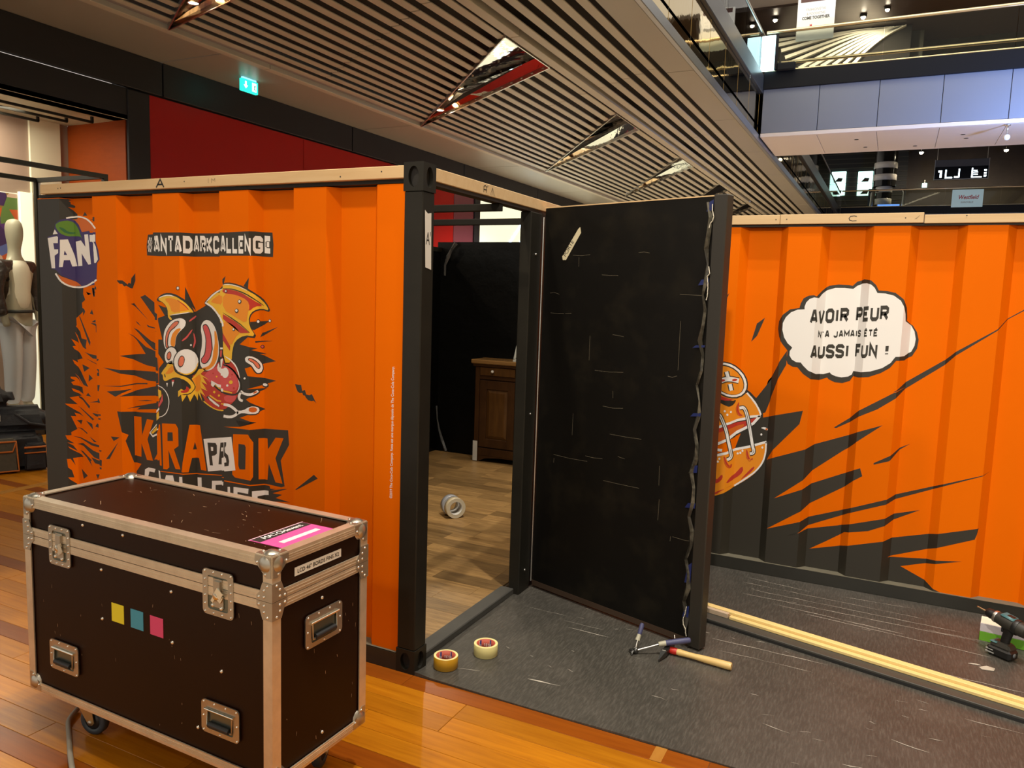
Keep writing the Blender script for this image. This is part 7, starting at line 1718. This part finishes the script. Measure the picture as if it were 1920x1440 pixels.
 ('stitch', 'K', 8, '824 902 6 -3 5 -6 4 -9 5 -10 6 -12 6 -13 7 -15 7 -15 5 -14 5 -15 0 1 -3 14 -5 15 -6 15 -7 15 -6 14 -6 12 -5 10 -5 9 -6 5'),
 ('stitch', 'K', 8, '906 711 4 -15 3 -12 2 -10 2 -8 0 -7 -3 -5 -4 -5 7 4 3 5 2 8 -2 8 -3 10 -5 13'),
 ('stitch', 'K', 6, '957 933 2 1 3 1 5 1 4 1 2 -1 3 -6 5 -9 5 -13 5 -16 5 -20 6 -23 5 -22 5 -23 5 -22 5 -22 4 -18 4 -15 3 -11 3 -7 1 -4 0 -3 0 -1 -1 -1 -3 0 -3 -1 -2 0 -1 -1 4 -26 1 1 2 0 4 1 5 1 6 3 6 5 4 6 2 7 1 7 -1 8 -2 7 -2 7 -3 10 -4 14 -4 18 -4 22 -5 22 -6 23 -5 23 -6 23 -5 20 -6 17 -5 15 -6 12 -7 10 -9 7 -12 3 -9 -3 -5 -1 -4 -1 -1 -1'),
 ('stitch', 'W', 7, '956 938 1 0 4 1 5 2 4 1 3 0 3 -3 5 -6 4 -10 5 -13 5 -17 6 -19 5 -23 6 -23 5 -22 5 -22 5 -23 4 -18 4 -15 3 -11 2 -6 2 -5 0 -4 0 -2 -1 -2 -1 -1 -1 -1 -1 -1 -4 0 -3 -1 -2 0 -1 -1 3 -16 1 1 2 0 3 1 5 1 5 2 4 4 4 5 2 6 0 6 0 7 -2 7 -3 6 -3 10 -3 15 -4 18 -5 22 -5 22 -5 23 -6 22 -5 23 -6 20 -5 17 -6 15 -5 11 -6 9 -8 7 -10 2 -8 -3 -5 -1 -3 -1 -2 -1'),
 ('stitch', 'K', 8, '976 949 6 -5 4 -8 5 -10 5 -14 5 -17 5 -20 6 -22 6 -23 6 -22 5 -22 1 0 -5 22 -5 23 -5 22 -5 23 -6 20 -5 17 -5 14 -6 11 -5 7 -6 4'),
 ('stitch', 'K', 8, '1047 714 1 -6 0 -5 0 -4 -2 -4 -1 -2 -2 -3 -4 -2 1 0 3 0 4 3 2 3 2 4 0 5 -1 5 -2 6'),
 ('stitch', 'K', 6, '759 653 1 -2 2 -4 4 -6 4 -8 2 -7 2 -6 0 -5 -1 -6 0 -5 -1 -4 0 -2 24 -1 0 1 1 4 0 5 1 9 0 9 -3 10 -3 10 -5 8 -3 7 -2 4 -1 2'),
 ('stitch', 'W', 7, '764 656 1 -2 2 -4 3 -7 4 -8 3 -7 2 -7 0 -6 -1 -6 0 -6 -1 -3 0 -2 14 -1 0 2 1 3 0 6 1 8 0 8 -2 9 -4 9 -4 9 -4 6 -2 4 -1 2'),
 ('stitch', 'K', 8, '773 653 2 -7 4 -8 5 -7 -2 9 -4 8'),
 ('stitch', 'K', 8, '786 615 -3 -7 1 -5 1 0 2 5'),
 ('stitch_hole', 'r', 5, '793 940 -2 -1 -2 -4 -2 -5 -2 -7 -1 -9 1 -10 2 -10 4 -11 4 -9 6 -8 6 -5 7 -2 4 -1 4 0 2 1 1 1 0 2 -2 3 -4 4 -4 3 -3 4 -3 6 -3 8 -3 9 -2 9 -1 7 -1 7 -1 7 0 5 -2 4 -1 2'),
 ('stitch_hole', 'o', 6, '790 938 -1 -2 -1 -3 -1 -6 -1 -7 0 -8 1 -9 2 -10 3 -10 4 -9 5 -6 5 -5 6 -3 4 -2 3 -1 2 0 -1 2 -2 2 -4 2 -5 3 -4 5 -4 6 -3 8 -4 10 -2 9 -1 9 0 7 0 7 0 5 0 4 0 2'),
 ('stitch_hole', 'r', 5, '948 978 -3 -1 -4 -5 -4 -6 -5 -10 -3 -10 1 -11 3 -10 5 -10 7 -9 7 -5 7 -3 6 1 4 1 3 1 1 2 0 2 -1 2 -2 2 -4 1 -3 2 -3 2 -2 3 -4 5 -3 8 -2 7 -1 7 0 8 2 10 0 8 0 5 -1 3'),
 ('stitch_hole', 'o', 6, '944 976 -1 -2 -3 -4 -3 -7 -4 -10 -2 -9 1 -10 3 -10 5 -9 6 -7 5 -5 6 -2 5 0 4 0 2 0 2 1 -1 1 -3 1 -4 0 -4 1 -4 2 -4 4 -4 6 -5 9 -3 8 0 9 1 9 3 9 2 7 1 5 0 3'),
 ('stitch_hole', 'r', 5, '870 661 -1 -3 -1 -5 1 -8 1 -10 3 -10 4 -9 6 -9 9 -9 11 -7 12 -2 9 6 4 7 1 6 0 4 -1 2 -2 1 -3 0 -4 -2 -4 -4 -4 -4 -1 0 1 1 -4 3 -7 7 -7 8 -5 8 -5 8 -3 9 -3 7 -3 4 -2 2'),
 ('stitch_hole', 'o', 6, '867 659 0 -3 1 -5 1 -7 2 -9 3 -10 5 -8 5 -8 9 -9 8 -5 8 -2 6 3 4 7 2 5 2 3 0 2 -1 0 -1 -1 -3 -3 -3 -4 -4 -5 -4 -2 -3 1 -6 5 -8 8 -7 8 -4 8 -4 8 -2 9 -2 7 -2 5 -1 2'),
 ('stitch_hole', 'r', 5, '1009 706 -2 -3 0 -6 -1 -8 1 -11 2 -10 2 -10 5 -8 5 -8 7 -5 9 0 7 6 2 7 1 5 0 4 0 2 -2 1 -2 -1 -3 -2 -3 -4 -4 -4 0 1 2 1 -2 1 -4 6 -3 6 -3 7 -3 9 -3 9 -2 8 -2 5 -3 2'),
 ('stitch_hole', 'o', 6, '1006 703 0 -2 0 -6 1 -7 1 -11 2 -10 3 -8 4 -8 5 -7 5 -4 5 0 5 3 3 7 1 4 1 3 1 2 -1 0 -1 -1 -2 -3 -3 -4 -3 -5 -2 -1 -2 0 -3 3 -5 6 -3 7 -3 8 -3 9 -2 10 -1 8 -2 5 -1 3'),
 ('creature_shade', 'K', 4, '767 1042 32 -25 36 -17 40 -8 31 -4 16 5 5 -4 -8 -14 -11 -11 -17 -8 -15 -2 -14 4 -16 6 -19 9 -21 12 -23 15 -17 19 -10 24'),
 ('creature_shade', 'r', 5, '768 1054 36 -28 36 -17 36 -8 29 -4 17 1 -9 -2 -32 -6 -26 -3 -26 5 -26 10 -27 15 -16 19 -7 22'),
 ('button_eye', 'K', 6, '982 1033 -19 -19 -27 -12 -39 0 -35 6 -32 12 -30 20 -24 26 -17 29 -8 30 2 29 11 25 19 19 25 12 31 3 32 -5 37 -14 37 -23 24 -25 17 -29 7 -30 -1 -29'),
 ('button_eye', 'W', 7, '976 1038 -17 -18 -27 -10 -36 0 -33 5 -30 12 -28 19 -22 24 -16 27 -8 28 1 27 10 23 18 17 23 11 29 3 30 -5 34 -14 35 -21 24 -24 15 -27 8 -28 -1 -26'),
 ('button_eye', 'K', 8, '964 1044 -15 -15 -26 -7 -32 0 -29 5 -27 11 -25 17 -20 21 -15 25 -7 24 0 24 9 20 15 15 21 9 25 2 27 -5 30 -12 31 -19 25 -23 14 -24 7 -24 0 -24'),
 ('button_eye', 'y', 9, '961 1045 -15 -15 -25 -6 -30 1 -27 5 -25 10 -24 16 -20 21 -14 22 -7 23 1 22 7 19 15 14 19 8 24 2 26 -5 27 -11 30 -18 24 -22 14 -23 7 -23 0 -21'),
 ('button_thread', 'K', 10, '839 1151 1 -2 1 -4 2 -5 2 -8 2 -6 2 -3 0 -2 29 10 -1 2 -1 4 -2 5 -2 8 -2 6 -2 3 0 2'),
 ('button_thread', 'W', 11, '844 1153 1 -2 1 -4 2 -6 3 -7 1 -6 2 -4 0 -1 19 6 -1 2 -1 4 -2 6 -3 7 -1 6 -2 4 0 1'),
 ('button_thread', 'K', 10, '863 1081 1 -2 1 -5 2 -7 3 -9 2 -7 1 -4 1 -3 35 7 -1 3 -2 5 -2 7 -4 9 -2 7 -2 5 -1 3'),
 ('button_thread', 'W', 11, '869 1083 0 -2 2 -5 2 -7 2 -9 2 -7 2 -5 0 -2 23 4 -1 3 -2 4 -2 8 -3 9 -3 7 -2 5 -1 2'),
 ('button_thread', 'K', 10, '824 1079 3 2 6 2 9 4 11 5 10 3 12 1 13 -1 18 -3 15 -3 9 -2 5 -1 7 37 -5 1 -9 1 -15 3 -21 4 -18 1 -17 -2 -15 -4 -14 -5 -9 -4 -6 -3 -3 -1'),
 ('button_thread', 'W', 11, '821 1084 4 2 6 2 9 4 11 5 12 3 12 1 14 0 18 -4 15 -3 9 -2 5 0 5 25 -5 1 -9 2 -15 3 -20 4 -18 1 -16 -2 -14 -4 -14 -5 -9 -4 -6 -3 -3 -1'),
 ('button_thread', 'r', 12, '850 1106 -2 -3 -5 -4 -7 -3 -7 0 -6 1 -3 3 1 4 5 3 7 3 8 1 6 -2'),
 ('button_thread', 'r', 12, '927 1112 -1 -4 -7 -3 -9 -2 -9 0 -8 2 -3 3 1 4 7 3 9 2 9 0 8 -2'),
 ('stitch', 'K', 5, '747 1007 2 0 4 -2 6 -2 6 -2 5 -3 3 -3 3 -3 3 -7 3 -5 2 -4 1 -2 30 17 -1 2 -2 3 -3 6 -5 9 -6 8 -9 8 -9 5 -9 4 -6 2 -4 1 -2 1'),
 ('stitch', 'W', 6, '750 1012 2 -1 4 -1 5 -2 7 -3 5 -3 5 -3 3 -5 3 -5 2 -5 2 -3 1 -1 15 8 -1 2 -2 3 -2 4 -4 7 -5 7 -7 5 -8 5 -8 3 -5 2 -4 1 -2 1'),
 ('drop', 'W', 2, '1083 844 13 4 11 -1 10 -5 4 -5 -3 -5 -6 -1 -10 4 -10 3 -10 3'),
 ('drop', 'o', 3, '1119 838 -2 -3 -3 -3 -4 0 -4 1 -1 4 1 4 3 2 4 1 4 -2'),
]
for sheet, parent, art in ((SHEET_A, panel_a, ART_A), (SHEET_C, panel_c, ART_C)):
    for nm, c, lay, data in art:
        sheet.print(nm, [unpack(data)], PRINT[c], parent, lay)
def word(sheet, parent, name, txt, a, b, h, t, m, layer, gap=0.22, up=None):
    """block lettering from baseline point a to baseline point b on the unrolled wall, h tall"""
    polys, L = lettering(txt, 0, 0, 1.0, 1.0, t, gap)
    ax, ay = a; dx, dy = (b[0] - a[0]) / L, (b[1] - a[1]) / L
    ux, uy = up or (0.0, 1.0)
    sheet.print(name, [[(ax + p[0] * dx + p[1] * h * ux, ay + p[0] * dy + p[1] * h * uy) for p in q] for q in polys], m, parent, layer)
word(SHEET_C, panel_c, 'bubble_lettering', 'AVOIR', (1.3264, 1.4466), (1.5396, 1.465), 0.0802, 0.26, PRINT['K'], 4, 0.12)
word(SHEET_C, panel_c, 'bubble_lettering', 'PEUR', (1.5758, 1.468), (1.7556, 1.4834), 0.0809, 0.26, PRINT['K'], 4, 0.12)
word(SHEET_C, panel_c, 'bubble_lettering', "N'A", (1.3822, 1.3727), (1.45, 1.3767), 0.0411, 0.26, PRINT['K'], 4, 0.22)
word(SHEET_C, panel_c, 'bubble_lettering', 'JAMAIS', (1.4715, 1.3788), (1.6157, 1.3907), 0.0389, 0.26, PRINT['K'], 4, 0.16)
word(SHEET_C, panel_c, 'bubble_lettering', 'E/TE/', (1.6423, 1.3928), (1.7115, 1.3983), 0.0388, 0.26, PRINT['K'], 4, 0.2)
word(SHEET_C, panel_c, 'bubble_lettering', 'AUSSI', (1.3419, 1.2548), (1.5554, 1.2729), 0.0770, 0.26, PRINT['K'], 4, 0.12)
word(SHEET_C, panel_c, 'bubble_lettering', 'FUN', (1.5864, 1.2735), (1.7162, 1.2865), 0.0783, 0.26, PRINT['K'], 4, 0.12)
word(SHEET_C, panel_c, 'bubble_lettering', '!', (1.7538, 1.2903), (1.7699, 1.2922), 0.0762, 0.42, PRINT['K'], 4, 0.1)
SHEET_A.print('hashtag_plate', [[(0.825, 1.783), (0.952, 1.789), (1.123, 1.788), (1.439, 1.786), (1.615, 1.791), (1.698, 1.788), (1.704, 1.738), (1.701, 1.683), (1.615, 1.686), (1.298, 1.683), (0.985, 1.68), (0.816, 1.685), (0.814, 1.733)]], PRINT['K'], panel_a, 2)
word(SHEET_A, panel_a, 'hashtag_lettering', '#', (0.8195, 1.6955), (0.8564, 1.6927), 0.0834, 0.17, PRINT['W'], 3, 0.1)
word(SHEET_A, panel_a, 'hashtag_lettering', 'F', (0.955, 1.6931), (0.95, 1.6902), 0.0813, 0.24, PRINT['W'], 3, 0.1)
word(SHEET_A, panel_a, 'hashtag_lettering', 'ANTA', (0.9454, 1.6931), (1.1252, 1.6916), 0.0813, 0.25, PRINT['W'], 3, 0.14)
word(SHEET_A, panel_a, 'hashtag_lettering', 'D', (1.1298, 1.6948), (1.1706, 1.6939), 0.0799, 0.27, PRINT['W'], 3, 0.1)
word(SHEET_A, panel_a, 'hashtag_lettering', 'ARKC', (1.1752, 1.6971), (1.3362, 1.6951), 0.0803, 0.25, PRINT['W'], 3, 0.14)
word(SHEET_A, panel_a, 'hashtag_lettering', 'H', (1.4265, 1.6953), (1.4243, 1.6925), 0.0771, 0.24, PRINT['W'], 3, 0.1)
word(SHEET_A, panel_a, 'hashtag_lettering', 'ALLEN', (1.4173, 1.6953), (1.5939, 1.6939), 0.0771, 0.25, PRINT['W'], 3, 0.14)
word(SHEET_A, panel_a, 'hashtag_lettering', 'G', (1.6028, 1.6971), (1.645, 1.6965), 0.0757, 0.27, PRINT['W'], 3, 0.1)
word(SHEET_A, panel_a, 'hashtag_lettering', 'E', (1.6534, 1.6994), (1.6913, 1.6969), 0.0760, 0.3, PRINT['W'], 3, 0.1)
text_mesh('copyright_line', '\u00a92019 The Coca-Cola Company. Fanta est une marque d\u00e9pos\u00e9e de The Coca-Cola Company.', 0.0175, PRINT['W'], panel_a, frame_matrix((-0.128, 0.0112, 0.717), (0, 0, 1), (-1, 0, 0)), bold=0.0002, squeeze=0.80)

for o in bpy.data.objects:
    if o.name.split('.')[0] in ('rivets', 'panel_rivets', 'scratches', 'white_thread', 'screw_heads', 'keyholes', 'lit_segments'):
        o['kind'] = 'stuff'
bpy.context.view_layer.update()
